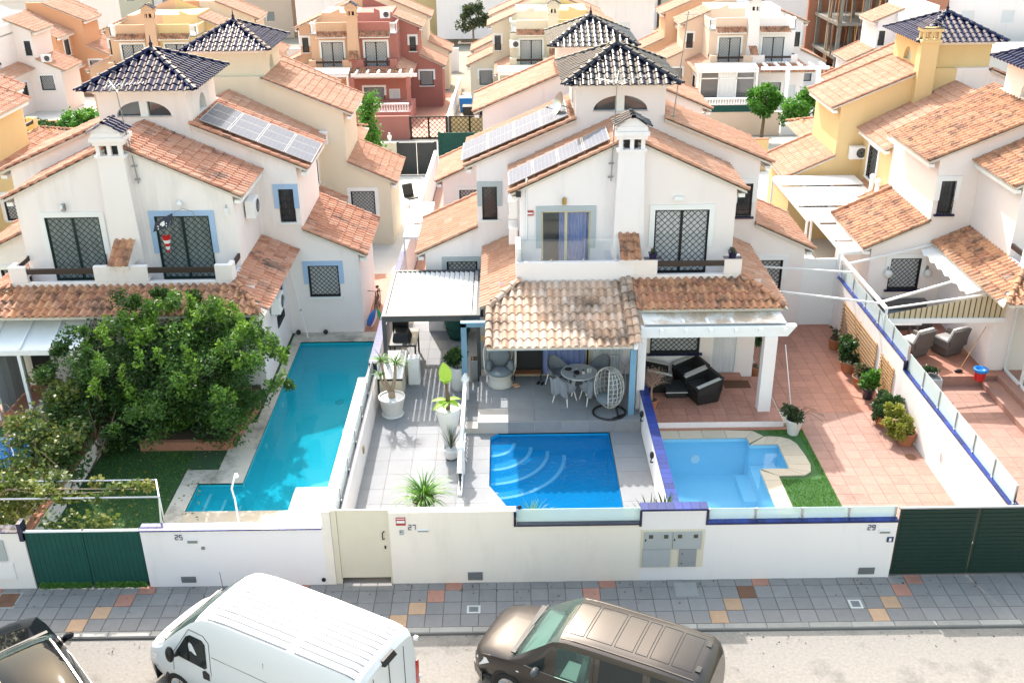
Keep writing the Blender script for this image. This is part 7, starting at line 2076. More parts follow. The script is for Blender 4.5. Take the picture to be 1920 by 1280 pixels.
# ---------------------------------------------------------------- vehicles
def vehicle(name, label, cat, N, ang, st, paint, glass_rows, parts, wheel, rings=10):
    """st: stations (x, half width, ring z list, ring y factors); nose at N, tail along ang (degrees from +X)"""
    c, s_ = math.cos(rad(ang)), math.sin(rad(ang))
    X = Matrix(((c, -s_, 0, N[0]), (s_, c, 0, N[1]), (0, 0, 1, N[2]), (0, 0, 0, 1)))
    t = thing(name, label, cat, N)
    rows = [[(x, y, z) for y, z in rg] for x, rg in st]
    nr = len(rows[0])
    groups = {}
    for i in range(len(rows)-1):
        for j in range(nr-1):
            for sd in (1, -1):
                q = [rows[i][j], rows[i+1][j], rows[i+1][j+1], rows[i][j+1]]
                q = [(x, y*sd, z) for x, y, z in q]
                if sd < 0:
                    q.reverse()
                k = glass_rows(i, j) or 'body'
                if 'side_window' in k:
                    k = (k, sd, i if k == 'rear_side_window' else 0)
                groups.setdefault(k, []).append(q)
    for end in (0, -1):
        r = rows[end]
        for j in range(nr-1):
            q = [r[j], r[j+1], (r[j+1][0], -r[j+1][1], r[j+1][2]), (r[j][0], -r[j][1], r[j][2])]
            groups.setdefault('body', []).append(q)
    objs = {}
    for k, qs in groups.items():
        mb = MB(); idx = {}
        for q in qs:
            ids = []
            for p in q:
                key = tuple(round(v, 4) for v in p)
                if key not in idx:
                    idx[key] = len(mb.v); mb.v.append(p)
                if idx[key] not in ids:
                    ids.append(idx[key])
            if len(ids) > 2:
                mb.f.append(tuple(ids))
        mb.xf(X)
        kn = k[0] if isinstance(k, tuple) else k
        objs[k] = put(kn, mb, {'body': paint, 'windshield': 'glass_tint', 'side_window': 'glass_tint', 'rear_side_window': 'glass_dark', 'rear_window': 'glass_dark'}[kn], t, True, 32)
    body = objs['body']
    def side_y(x, z):
        for i in range(len(rows)-1):
            if rows[i][0][0] <= x <= rows[i+1][0][0]+1e-6:
                f = (x-rows[i][0][0])/max(1e-6, rows[i+1][0][0]-rows[i][0][0])
                rr = [tuple(a+(b-a)*f for a, b in zip(p, q)) for p, q in zip(rows[i], rows[i+1])]
                for a, b in zip(rr, rr[1:]):
                    if a[2] <= z <= b[2]+1e-6 and b[2]-a[2] > 1e-6:
                        return a[1]+(b[1]-a[1])*(z-a[2])/(b[2]-a[2])
        return max(p[1] for p in rows[len(rows)//2])
    def top_z(x, y):
        y = abs(y)
        for i in range(len(rows)-1):
            if rows[i][0][0] <= x <= rows[i+1][0][0]+1e-6:
                f = (x-rows[i][0][0])/max(1e-6, rows[i+1][0][0]-rows[i][0][0])
                rr = [tuple(a+(b-a)*f for a, b in zip(p, q)) for p, q in zip(rows[i], rows[i+1])]
                for a, b in zip(rr[4:], rr[5:]):
                    if b[1] <= y <= a[1]+1e-6:
                        g = (a[1]-y)/max(1e-6, a[1]-b[1])
                        return a[2]+(b[2]-a[2])*g
        return rows[len(rows)//2][-1][2]
    ctx = dict(t=t, body=body, X=X, sy=side_y, tz=top_z)
    # wheels
    for wx in wheel['x']:
        for sd in (1, -1):
            y = wheel['y']*sd; r = wheel['r']
            ar = MB(); k = 16
            pts = [(wx+(r+.075)*math.cos(a), (r+.075)*math.sin(a)+r) for a in [math.pi*(i/k*1.12-.06) for i in range(k+1)]]
            for (x0, z0), (x1, z1) in zip(pts, pts[1:]):
                pass
            ar.add([(x, (y+.012*sd), max(z, .22)) for x, z in pts], [tuple(range(k+1))])
            ar.xf(X); put('wheel_arch', ar, 'plastic_black', body)
            wb = MB()
            wb.bar((wx, y-.2*sd, r), (wx, y+.03*sd, r), r, n=28)
            wb.xf(X); wo_ = put('wheel', wb, 'rubber', t, True, 40)
            rb_ = MB()
            rb_.bar((wx, y+.028*sd, r), (wx, y+.036*sd, r), r*.66, n=24)
            for q in range(5):
                a = 2*math.pi*q/5+.3
                rb_.beam((wx, y+.042*sd, r), (wx+r*.62*math.cos(a), y+.042*sd, r+r*.62*math.sin(a)), .07, .02, (0, 1, 0))
            rb_.bar((wx, y+.03*sd, r), (wx, y+.06*sd, r), .07, n=12)
            rb_.xf(X); put('rim', rb_, 'alloy', wo_)
    return ctx
def patch(ctx, name, mat, pts, sd, off=.006, parent=None):
    """flat plate following the body side; pts in (x,z)"""
    mb = MB(); mb.add([(x, (ctx['sy'](x, z)+off)*sd, z) for x, z in pts], [tuple(range(len(pts)))]); mb.xf(ctx['X'])
    return put(name, mb, mat, parent or ctx['body'])
def line(ctx, name, mat, pts, sd, w=.012, off=.004):
    mb = MB()
    for (x0, z0), (x1, z1) in zip(pts, pts[1:]):
        mb.beam((x0, (ctx['sy'](x0, z0)+off)*sd, z0), (x1, (ctx['sy'](x1, z1)+off)*sd, z1), .006, w, (0, 1, 0))
    mb.xf(ctx['X'])
    return put(name, mb, mat, ctx['body'])
def solid(ctx, name, mat, mb, parent=None, smooth=False):
    mb.xf(ctx['X'])
    return put(name, mb, mat, parent or ctx['t'], smooth, 40)
def ring(W, zt, belt, wt, zb=.30, sill=.5, mid=.82, tum=.0, crown=.03):
    """half section from floor centre to roof centre"""
    b = min(belt, zt-.12); w5 = W-tum
    return [(0, zb), (W*.9, zb), (W*.985, sill), (W, mid if mid < b else (sill+b)/2), (W*.99, b), (w5+(W-w5)*.45, b+(zt-b)*.45), (w5, zt-.16 if zt-.16 > b+.02 else b+(zt-b)*.55), (w5-.05, zt-.06), (w5-.18, zt-.012), (w5*.45, zt+crown*.8), (0, zt+crown)]

# --- white panel van
st = []
for x, W, zt, belt, tum in ((0, .72, .80, .62, .06), (.05, .84, .98, .72, .06), (.18, .93, 1.10, .9, .06), (.48, 1.0, 1.27, 1.05, .06), (.62, 1.01, 1.36, 1.12, .06), (1.05, 1.02, 1.78, 1.2, .09), (1.45, 1.02, 2.14, 1.22, .12), (1.6, 1.02, 2.24, 1.22, .13), (1.8, 1.02, 2.36, 1.22, .13), (2.05, 1.02, 2.42, 1.22, .13), (2.5, 1.02, 2.45, 1.22, .12), (4.0, 1.02, 2.46, 1.22, .12), (5.4, 1.02, 2.44, 1.22, .13), (5.66, 1.01, 2.40, 1.22, .15), (5.74, .98, 2.30, 1.22, .16)):
    st.append((x, ring(W, zt, belt, None, tum=tum)))
van = vehicle('delivery_van', 'white high roof panel van parked at an angle before the number 25 wall', 'van', (-7.43, 17.66, -.07), -28.5, st, 'paint_white',
              lambda i, j: 'windshield' if 4 <= i <= 6 and j >= 7 else None, None, dict(x=(1.0, 4.75), y=.99, r=.34))
for k in range(11):
    y = -.78+k*.156
    for a, b in ((2.15 if 2 < k < 8 else 1.95, 3.95), (4.15, 5.55)):
        mb = MB(); n_ = 8
        prev = None
        for q in range(n_):
            x0, x1 = a+(b-a)*q/n_, a+(b-a)*(q+1)/n_
            mb.beam((x0, y, van['tz'](x0, y)+.010), (x1, y, van['tz'](x1, y)+.010), .045, .018)
        solid(van, 'roof_rib', 'paint_white', mb, van['body'])
        mb = MB()
        for q in range(n_):
            x0, x1 = a+(b-a)*q/n_, a+(b-a)*(q+1)/n_
            for k_ in (-.034, .034):
                mb.beam((x0, y+k_, van['tz'](x0, y+k_)+.008), (x1, y+k_, van['tz'](x1, y+k_)+.008), .02, .008)
        solid(van, 'roof_groove_line', 'paint_white_rib_shade', mb, van['body'])  # dark strips along each rib, groove shade put into the colour
for sd in (1, -1):
    w_ = patch(van, 'cab_window', 'glass_dark', [(1.02, 1.24), (1.86, 1.18), (1.92, 1.24), (1.90, 1.78), (1.82, 1.86), (1.48, 1.86), (1.36, 1.78)], sd)
    line(van, 'window_bar', 'plastic_black', [(1.42, 1.24), (1.42, 1.80)], sd, .05)
    line(van, 'door_seam', 'seam', [(2.02, .45), (2.02, 1.2), (2.0, 1.85), (1.86, 1.98), (1.45, 1.98), (.98, 1.26), (.94, .8)], sd)
    line(van, 'body_crease', 'seam', [(2.1, .92), (3.6, .86), (5.5, .86)], sd, .006)
    line(van, 'panel_seam', 'seam', [(2.06, 1.55), (3.5, 1.52), (5.5, 1.5)], sd, .006)
    line(van, 'panel_seam', 'seam', [(3.42, .5), (3.42, 1.95)], sd, .008)
    patch(van, 'door_handle', 'plastic_black', [(1.78, .92), (1.96, .92), (1.97, 1.10), (1.86, 1.16), (1.78, 1.1)], sd, .012)
    patch(van, 'headlight', 'lamp_clear', [(.12, .68), (.26, .70), (.5, .96), (.40, 1.02), (.18, .86)], sd, .008)
    mb = MB(); mb.blob((1.12, 1.2*sd, 1.42), .09, .09, .2, 10, 8); mb.beam((1.15, 1.0*sd, 1.3), (1.12, 1.15*sd, 1.34), .05, .08); solid(van, 'wing_mirror', 'plastic_black', mb, None, True)
    patch(van, 'tail_light', 'lamp_red', [(5.6, .95), (5.72, .95), (5.72, 1.6), (5.6, 1.6)], sd, .01)
    patch(van, 'sill_guard', 'plastic_black', [(1.5, .36), (4.2, .36), (4.2, .5), (1.5, .5)], sd, .012)
    mb = MB(); mb.box(5.742, .5*sd, .8, 5.75, .51*sd, 2.2); solid(van, 'rear_door_seam', 'seam', mb, van['body'])
mb = MB(); mb.box(5.745, -.006, .45, 5.757, .006, 2.25); solid(van, 'rear_door_seam', 'seam', mb, van['body'])
mb = MB(); mb.hexa([(5.70, -.22, 2.27), (5.82, -.2, 2.27), (5.82, .2, 2.27), (5.70, .22, 2.27)], [(5.66, -.2, 2.38), (5.76, -.18, 2.37), (5.76, .18, 2.37), (5.66, .2, 2.38)]); solid(van, 'brake_lamp', 'plastic_black', mb)
for sd in (1, -1):
    for z in (1.0, 2.0):
        mb = MB(); mb.box(5.70, .93*sd, z, 5.78, .99*sd, z+.08); solid(van, 'hinge', 'paint_white', mb, van['body'])
    mb = MB(); mb.box(5.735, .88*sd, .9, 5.76, .97*sd, 1.5); solid(van, 'rear_light', 'lamp_red', mb)
mb = MB(); mb.hexa([(-.03, -.78, .22), (.3, -.98, .22), (.3, .98, .22), (-.03, .78, .22)], [(-.04, -.78, .56), (.3, -.985, .56), (.3, .985, .56), (-.04, .78, .56)]); solid(van, 'bumper', 'plastic_black', mb)
mb = MB(); mb.beam((.60, -.85, 1.36), (.60, .85, 1.36), .13, .02); mb.beam((.66, -.7, 1.44), (.72, .1, 1.5), .025, .02); mb.beam((.66, .05, 1.44), (.72, .8, 1.5), .025, .02); solid(van, 'wiper', 'plastic_black', mb)
mb = MB(); mb.bar((.75, .8, 1.44), (.72, .8, 1.95), .006); solid(van, 'aerial', 'plastic_black', mb)
mb = MB(); mb.box(.7, -.9, 1.02, 1.1, .9, 1.2); mb.box(1.5, -.8, .7, 1.75, -.25, 1.55); mb.box(1.5, .25, .7, 1.75, .8, 1.55); solid(van, 'cabin', 'interior_grey', mb)

# --- brown people carrier
st = []
for x, W, zt, belt, tum in ((0, .62, .78, .6, .05), (.06, .76, .90, .7, .05), (.2, .86, .99, .8, .05), (.5, .92, 1.06, .9, .05), (.92, .94, 1.13, .95, .06), (1.02, .945, 1.17, 1.0, .06), (1.45, .95, 1.50, 1.05, .10), (1.85, .955, 1.80, 1.06, .15), (1.98, .955, 1.85, 1.06, .15), (2.15, .955, 1.88, 1.06, .15), (2.72, .955, 1.895, 1.06, .15), (2.9, .955, 1.895, 1.06, .15), (3.8, .955, 1.89, 1.06, .15), (3.95, .955, 1.89, 1.06, .15), (4.78, .95, 1.86, 1.06, .16), (4.92, .93, 1.80, 1.06, .2), (5.02, .88, 1.66, 1.06, .22)):
    st.append((x, ring(W, zt, belt, None, tum=tum, crown=.025)))
def vg(i, j):
    if 5 <= i <= 7 and j >= 7:
        return 'windshield'
    if 8 <= i <= 9 and j in (4, 5):
        return 'side_window'
    if i in (11, 13) and j in (4, 5):
        return 'rear_side_window'
    return None
vito = vehicle('passenger_van', 'metallic brown passenger van with ribbed roof parked facing left', 'van', (-.52, 17.42, -.07), -26.5, st, 'paint_brown', vg, None, dict(x=(.92, 4.1), y=.92, r=.33))
def roof_frame(ctx, x0, x1, y0, y1, mat='seam'):
    mb = MB()
    c = [(x0, y0), (x1, y0), (x1, y1), (x0, y1), (x0, y0)]
    for (a, b), (c_, d) in zip(c, c[1:]):
        for q in range(6):
            p0 = (a+(c_-a)*q/6, b+(d-b)*q/6); p1 = (a+(c_-a)*(q+1)/6, b+(d-b)*(q+1)/6)
            mb.beam((*p0, ctx['tz'](*p0)+.002), (*p1, ctx['tz'](*p1)+.002), .012, .006)
    solid(ctx, 'roof_groove_line', mat, mb, ctx['body'])
for a, b in ((2.0, 2.42), (2.48, 3.02), (3.08, 3.46), (3.52, 3.76), (3.82, 4.2), (4.26, 4.66)):
    roof_frame(vito, a, b, -.5, .5)
for sd in (1, -1):
    mb = MB()
    for q in range(10):
        x0, x1 = 2.0+2.75*q/10, 2.0+2.75*(q+1)/10
        mb.beam((x0, .66*sd, vito['tz'](x0, .66)+.004), (x1, .66*sd, vito['tz'](x1, .66)+.004), .03, .012)
    solid(vito, 'roof_channel', 'paint_brown', mb, vito['body'])
    line(vito, 'door_seam', 'seam', [(1.32, .42), (1.34, 1.05)], sd); line(vito, 'door_seam', 'seam', [(2.8, .42), (2.8, 1.06), (2.78, 1.72)], sd); line(vito, 'door_seam', 'seam', [(3.9, .42), (3.9, 1.72)], sd)
    line(vito, 'window_trim', 'metal_steel', [(1.3, 1.07), (2.0, 1.05), (4.8, 1.05)], sd, .02, .008)
    patch(vito, 'quarter_glass', 'glass_dark', [(1.36, 1.08), (1.72, 1.08), (1.74, 1.40)], sd, .008)
    patch(vito, 'headlight', 'lamp_clear', [(.05, .62), (.22, .60), (.48, .80), (.40, .88), (.15, .80)], sd, .01)
    patch(vito, 'door_handle', 'plastic_black', [(2.5, .93), (2.7, .93), (2.7, .98), (2.5, .98)], sd, .02)
    mb = MB(); mb.blob((1.62, 1.10*sd, 1.14), .09, .13, .10, 12, 8); mb.beam((1.6, .94*sd, 1.06), (1.62, 1.05*sd, 1.08), .08, .05); solid(vito, 'wing_mirror', 'metal_anthracite', mb, None, True)
    patch(vito, 'side_repeater', 'trim_white', [(1.12, .84), (1.18, .84), (1.18, .87), (1.12, .87)], sd, .012)
    patch(vito, 'tail_light', 'lamp_red', [(4.86, .8), (5.0, .8), (5.0, 1.4), (4.86, 1.4)], sd, .01)
    mb = MB(); mb.box(4.72, .30*sd, vito['tz'](4.72, .3)-.01, 4.82, .46*sd, vito['tz'](4.72, .3)+.012); solid(vito, 'roof_hinge', 'plastic_black', mb, vito['body'])
mb = MB(); mb.hexa([(-.02, -.66, .2), (.3, -.93, .2), (.3, .93, .2), (-.02, .66, .2)], [(-.03, -.66, .46), (.3, -.94, .46), (.3, .94, .46), (-.03, .66, .46)]); solid(vito, 'bumper', 'paint_brown', mb)
mb = MB(); mb.beam((.985, -.80, 1.17), (.985, .80, 1.17), .10, .03); mb.beam((1.04, -.75, 1.24), (1.10, 0, 1.30), .02, .02); mb.beam((1.04, .05, 1.24), (1.10, .75, 1.28), .02, .02); solid(vito, 'wiper', 'plastic_black', mb)
mb = MB(); mb.hexa([(1.1, -.85, .8), (1.55, -.85, .8), (1.55, .85, .8), (1.1, .85, .8)], [(1.12, -.8, 1.12), (1.5, -.8, 1.18), (1.5, .8, 1.18), (1.12, .8, 1.12)]); solid(vito, 'dashboard', 'interior_grey', mb)
for y in (-.45, .45):
    mb = MB(); mb.box(2.0, y-.25, .5, 2.4, y+.25, .85); mb.hexa([(2.35, y-.24, .8), (2.5, y-.24, .8), (2.5, y+.24, .8), (2.35, y+.24, .8)], [(2.48, y-.2, 1.45), (2.6, y-.2, 1.45), (2.6, y+.2, 1.45), (2.48, y+.2, 1.45)]); mb.box(2.52, y-.12, 1.48, 2.6, y+.12, 1.66); solid(vito, 'seat', 'interior_grey', mb)
mb = MB(); mb.tube([(1.62+.05*math.sin(a), -.45+.19*math.cos(a), 1.12+.19*math.sin(a)) for a in [2*math.pi*i/16 for i in range(16)]], .016, 6, True); solid(vito, 'steering_wheel', 'plastic_black', mb)
mb = MB(); mb.box(.25, -.9, .32, 4.9, .9, .40); solid(vito, 'floor_pan', 'interior_dark', mb)

# --- black estate car
st = []
for x, W, zt, belt, tum in ((0, .55, .70, .55, .05), (.06, .72, .80, .62, .05), (.25, .86, .90, .72, .05), (.7, .90, .98, .8, .05), (1.15, .91, 1.04, .86, .06), (1.28, .91, 1.08, .9, .06), (1.7, .915, 1.34, .95, .13), (2.0, .915, 1.50, .96, .2), (2.15, .915, 1.55, .96, .22), (3.0, .915, 1.58, .96, .22), (4.0, .91, 1.54, .96, .22), (4.5, .89, 1.40, .96, .24), (4.75, .85, 1.05, .85, .1)):
    st.append((x, ring(W, zt, belt, None, tum=tum, crown=.03)))
suv = vehicle('parked_car', 'black car with silver roof rails cut by the lower left corner', 'car', (-11.42, 17.62, -.07), -48.5, st, 'paint_black',
              lambda i, j: ('windshield' if 5 <= i <= 6 and j >= 7 else ('rear_side_window' if 8 <= i <= 9 and j in (4, 5) else None)), None, dict(x=(.85, 3.7), y=.88, r=.33))
for sd in (1, -1):
    mb = MB()
    for q in range(12):
        x0, x1 = 2.05+2.1*q/12, 2.05+2.1*(q+1)/12
        mb.beam((x0, .60*sd, suv['tz'](x0, .60)+.02), (x1, .60*sd, suv['tz'](x1, .60)+.02), .035, .03)
    solid(suv, 'roof_rail', 'metal_steel', mb)
    patch(suv, 'front_window', 'glass_dark', [(1.55, .99), (2.1, .99), (2.1, 1.36), (1.9, 1.36)], sd, .008)
    line(suv, 'window_trim', 'metal_steel', [(1.4, .975), (4.2, .975)], sd, .018, .008)
    for x in (2.1, 3.1):
        patch(suv, 'door_handle', 'metal_steel', [(x+.6, .82), (x+.8, .82), (x+.8, .87), (x+.6, .87)], sd, .03)
    mb = MB(); mb.blob((1.62, 1.04*sd, 1.02), .08, .13, .08, 12, 8); mb.beam((1.62, .9*sd, .96), (1.62, 1.0*sd, .98), .08, .05); solid(suv, 'wing_mirror', 'paint_black', mb, None, True)
    patch(suv, 'headlight', 'lamp_clear', [(.1, .60), (.3, .62), (.55, .74), (.4, .78), (.16, .72)], sd, .01)
mb = MB(); mb.beam((1.24, -.75, 1.08), (1.24, .75, 1.08), .09, .03); solid(suv, 'wiper', 'plastic_black', mb)
mb = MB(); mb.box(1.3, -.8, .7, 1.75, .8, 1.02); mb.box(2.4, -.7, .5, 2.6, -.2, 1.3); mb.box(2.4, .2, .5, 2.6, .7, 1.3); solid(suv, 'cabin', 'interior_dark', mb)
# ---------------------------------------------------------------- rear street walls and gates
def bwall(label, x0, x1, y, z0, z1, mat, cap=None):
    t = thing('garden_wall', label, 'wall', ((x0+x1)/2, y, z0))
    mb = MB(); mb.box(x0, y, z0-.6, x1, y+.2, z1); put('wall', mb, mat, t)
    mb = MB(); mb.box(x0-.02, y-.03, z1, x1+.02, y+.23, z1+.05); put('cap', mb, cap or mat, t)
    return t
def bgate(label, x0, x1, y, z0, z1, mat, n=2, lat=None):
    t = thing('gate', label, 'gate', ((x0+x1)/2, y, z0))
    for i in range(n):
        a, b = x0+(x1-x0)*i/n+.02, x0+(x1-x0)*(i+1)/n-.02
        mb = MB()
        if lat:
            for p, q in (((a, z0), (b, z0)), ((a, z1), (b, z1)), ((a, z0), (a, z1)), ((b, z0), (b, z1))):
                mb.beam((p[0], y, p[1]), (q[0], y, q[1]), .09, .06, (0, 1, 0))
            lattice(mb, Vector((a, y, z0)), Vector((1, 0, 0)), Vector((0, -1, 0)), 0, b-a, 0, z1-z0, .34, .016, .02)
            lf_ = put('leaf', mb, mat, t)
            if lat != 'open':
                mb = MB(); mb.box(a, y+.03, z0+.05, b, y+.05, z1-.05); put('backing', mb, lat, lf_)
        else:
            mb.box(a, y, z0, b, y+.05, z1)
            put('leaf', mb, mat, t)
    for x in (x0, x1):
        mb = MB(); mb.box(x-.08, y-.04, z0-.4, x+.08, y+.12, z1+.06); put('post', mb, mat, t)
tw = bwall('cream garden wall with post boxes beside the dark gate behind cream house', -9.6, -6.65, 60.6, -1.6, .40, 'plaster_cream')
for x, mt in ((-7.6, 'meter_door'), (-7.1, 'plastic_black')):
    mb = MB(); mb.box(x-.12, 60.5, -.45, x+.12, 60.6, 0.0); put('letter_box', mb, mt, tw)
bgate('dark grey double gate at the end of the cream house yard', -6.6, -4.3, 60.7, -1.55, .42, 'gate_dark')
bgate('dark green sheeted gate behind the middle house roofs', -4.05, -1.3, 60.7, -1.55, 1.0, 'gate_green', 1)
bwall('white garden wall behind the middle house, right of the dark green gate', -1.2, 9.0, 60.7, -1.6, .35, 'plaster_white')
bwall('yellow garden wall with lantern behind the right white roofs', 9.1, 15.9, 60.7, -1.6, .35, 'plaster_yellow', 'brick_edge')
bwall('low cream garden wall at the left behind the blue tower', -24, -12.5, 60.7, -1.6, .3, 'plaster_peach')
t = thing('gate_lantern', 'white lantern on the yellow garden wall post', 'lantern', (12.3, 60.8, .4))
mb = MB(); mb.lathe((12.3, 60.8, .4), [(.06, 0), (.05, .2), (.14, .28), (.16, .5), (.05, .62)], 8); put('lantern', mb, 'metal_white', t, True, 40); mb = MB(); mb.box(12.2, 60.7, .38, 12.4, 60.9, .42); put('base', mb, 'metal_white', t)
t = thing('wall_urn', 'white finial urn on the wall by the dark rear gate', 'urn', (-8.3, 73.1, -.9))
mb = MB(); mb.lathe((-7.05, 60.75, .45), [(.1, 0), (.05, .1), (.13, .25), (.13, .4), (.04, .5), (.06, .58)], 10); put('urn', mb, 'trim_white', t, True); mb = MB(); mb.box(-7.18, 60.62, .4, -6.92, 60.88, .46); put('base', mb, 'trim_white', t)
t = thing('garden_chair', 'black garden chair in the white yard behind the cream house', 'chair', (-5.2, 52.6, -.95))
Rm = Matrix.Translation((-5.15, 52.8, -.98)) @ Matrix.Rotation(.6, 4, 'Z')
mb = MB(); mb.box(-.3, -.3, .42, .3, .3, .5); mb.xf(Rm); put('seat', mb, 'plastic_black', t); mb = MB(); mb.hexa([(-.3, .26, .5), (.3, .26, .5), (.3, .32, .5), (-.3, .32, .5)], [(-.3, .42, 1.1), (.3, .42, 1.1), (.3, .48, 1.1), (-.3, .48, 1.1)]); mb.xf(Rm); put('back', mb, 'plastic_black', t)
for x in (-.26, .26):
    for y in (-.26, .26):
        mb = MB(); mb.bar((x, y, .42), (x*1.1, y*1.1, 0), .02); mb.xf(Rm); put('leg', mb, 'metal_grey', t)
# second row street front
zB = -2.42
bwall('dusty pink street wall below the pink house terrace', -12.1, -7.0, 73, zB, -.85, 'plaster_pink')
bgate('brown lattice double gate of the pink house', -6.9, -4.3, 73.1, zB, -.9, 'wood_dark', 2, 'open')
bgate('brown lattice gate with yellow backing of the far cream house', -4.05, -1.2, 73.1, zB, -.9, 'wood_dark', 2, 'plaster_yellow')
bwall('peach street wall of the far left peach house', -20.0, -12.2, 73, zB, -.85, 'plaster_peach')
bwall('cream street wall of the far cream house', -1.1, 11.8, 73, zB, -.85, 'plaster_cream')
bwall('sandy street wall with green screen below the glazed veranda', 12.0, 19.8, 73, zB, -.85, 'plaster_peach2')
bwall('white street wall of the far white house', 19.9, 34.0, 73, zB, -.85, 'plaster_cool')
bwall('orange garden wall at the upper left beside round bush', -43, -28.2, 73, zB, -.85, 'plaster_orange')
t = thing('wall_screen', 'dark green mesh screen on top of the sandy street wall', 'screen', (16, 73.1, -.8))
mb = MB(); mb.box(14.4, 73.05, -.8, 18.3, 73.09, -.3); put('mesh', mb, 'gate_green', t); mb = MB(); mb.box(14.4, 73.0, -.32, 18.3, 73.1, -.27); put('rail', mb, 'metal_grey', t)
for x in (-4.2, 11.9, -20.2, 27.8):
    mb = MB(); mb.hexa([(x-.1, 73.2, -3), (x+.1, 73.2, -3), (x+.1, 95, -4.4), (x-.1, 95, -4.4)], [(x-.1, 73.2, -.9), (x+.1, 73.2, -.9), (x+.1, 95, -2.3), (x-.1, 95, -2.3)])
    o = put('plot_wall', mb, 'plaster_white', None); tag(o, {-4.2: 'thin dividing wall between pink and far cream plots', 11.9: 'thin dividing wall left of the glazed veranda plot', -20.2: 'thin dividing wall left of the far peach house', 27.8: 'thin dividing wall right of the far white house'}[x], 'wall')
# yards of the second row
for xx, mt in ((-44.15, 'concrete_light'), (-28.15, 'concrete_light'), (-12.15, 'terracotta'), (3.85, 'coping_stone'), (19.85, 'concrete_light')):
    mb = MB(); mb.hexa([(xx-7.9, 73.2, -3), (xx+7.9, 73.2, -3), (xx+7.9, 95, -4.4), (xx-7.9, 95, -4.4)], [(xx-7.9, 73.2, -2.38), (xx+7.9, 73.2, -2.38), (xx+7.9, 95, -3.75), (xx-7.9, 95, -3.75)]); struct('front_yard', mb, mt)
# porches with balustrades
def balus(label, x0, x1, y, z):
    t = thing('balustrade', label, 'balustrade', ((x0+x1)/2, y, z))
    n = max(3, round((x1-x0)/.2))
    for i in range(n+1):
        x = x0+(x1-x0)*i/n
        mb = MB(); mb.lathe((x, y, z+.06), [(.035, 0), (.065, .15), (.03, .32), (.05, .5)], 6); put('baluster', mb, 'trim_white', t, True)
    mb = MB(); mb.box(x0-.1, y-.09, z+.56, x1+.1, y+.09, z+.66); mb.box(x0-.1, y-.08, z, x1+.1, y+.08, z+.06); put('rail', mb, 'trim_white', t)
balus('white balustrade on the pink house terrace', -11.3, -7.5, 78.0, -1.62)
balus('white balustrade below the glazed veranda of the pale peach house', 15.2, 18.9, 78.0, -1.52)
mb = MB(); mb.box(-12.1, 77.9, -3.2, -7.3, 82.8, -1.63); struct('pink_terrace', mb, 'plaster_pink')
mb = MB(); mb.box(12.5, 77.9, -3.2, 19.8, 82.8, -1.53); struct('peach_terrace', mb, 'plaster_peach2')
t = thing('pergola', 'white pergola beams on the porch of the pink house', 'pergola', (-9.5, 80.7, -1.6))
mb = MB(); mb.box(-12.05, 80.4, .55, -6.9, 80.55, .8); put('beam', mb, 'trim_white', t)
for i in range(6):
    mb = MB(); mb.box(-11.7+i*.85, 80.2, .8, -11.55+i*.85, 81.5, .95); put('rafter', mb, 'trim_white', t)
for x in (-7.6, -12.0):
    mb = MB(); mb.box(x-.15, 80.35, -1.7, x+.15, 80.6, .55); put('pillar', mb, 'plaster_pink', t)
for x0, x1, lb in ((-16.6, -12.2, 'white cloth awning over the porch of the peach house'), (-.6, 3.8, 'pale awning over the porch of the far cream house'), (14.9, 19.7, 'cream slatted awning over the glazed veranda')):
    t = thing('porch_awning', lb, 'awning', ((x0+x1)/2, 80.6, -1.5))
    mb = MB(); mb.hexa([(x0, 80.2, .82), (x1, 80.2, .82), (x1, 81.5, 1.05), (x0, 81.5, 1.05)], [(x0, 80.2, .88), (x1, 80.2, .88), (x1, 81.5, 1.11), (x0, 81.5, 1.11)]); put('cloth', mb, 'canvas_white_clean', t)
    mb = MB(); mb.box(x0, 80.15, .62, x1, 80.25, .80); put('valance', mb, 'trim_white', t)
    for x in (x0+.1, x1-.1):
        mb = MB(); mb.box(x-.07, 80.2, -2.9, x+.07, 80.34, .62); put('post', mb, 'trim_white', t)
t = thing('pergola', 'white pergola with curved beams on the far white house', 'pergola', (22.5, 80.6, -1.5))
mb = MB(); mb.box(19.9, 80.3, .75, 25.2, 80.45, 1.0); put('beam', mb, 'trim_white', t)
for i in range(6):
    mb = MB(); mb.box(20.2+i*.9, 80.1, 1.0, 20.35+i*.9, 81.5, 1.15); put('rafter', mb, 'trim_white', t)
for x in (24.4, 22.0):
    mb = MB(); mb.box(x-.15, 80.25, -3, x+.15, 80.5, .75); put('pillar', mb, 'trim_white', t)
t = thing('veranda_glazing', 'glazed veranda front of the pale peach house', 'veranda', (17, 80.5, -1.5))
for i in range(3):
    a = 15.3+i*1.4
    mb = MB(); mb.box(a, 80.44, -1.4, a+1.32, 80.46, .55); put('pane', mb, 'pane_curtain' if i == 1 else 'pane_dark', t)
mb = MB()
for i in range(4): mb.box(15.22+i*1.4, 80.4, -1.5, 15.3+i*1.4, 80.5, .62)
mb.box(15.2, 80.4, .1, 19.5, 80.5, .18); put('frame', mb, 'frame_white', t)
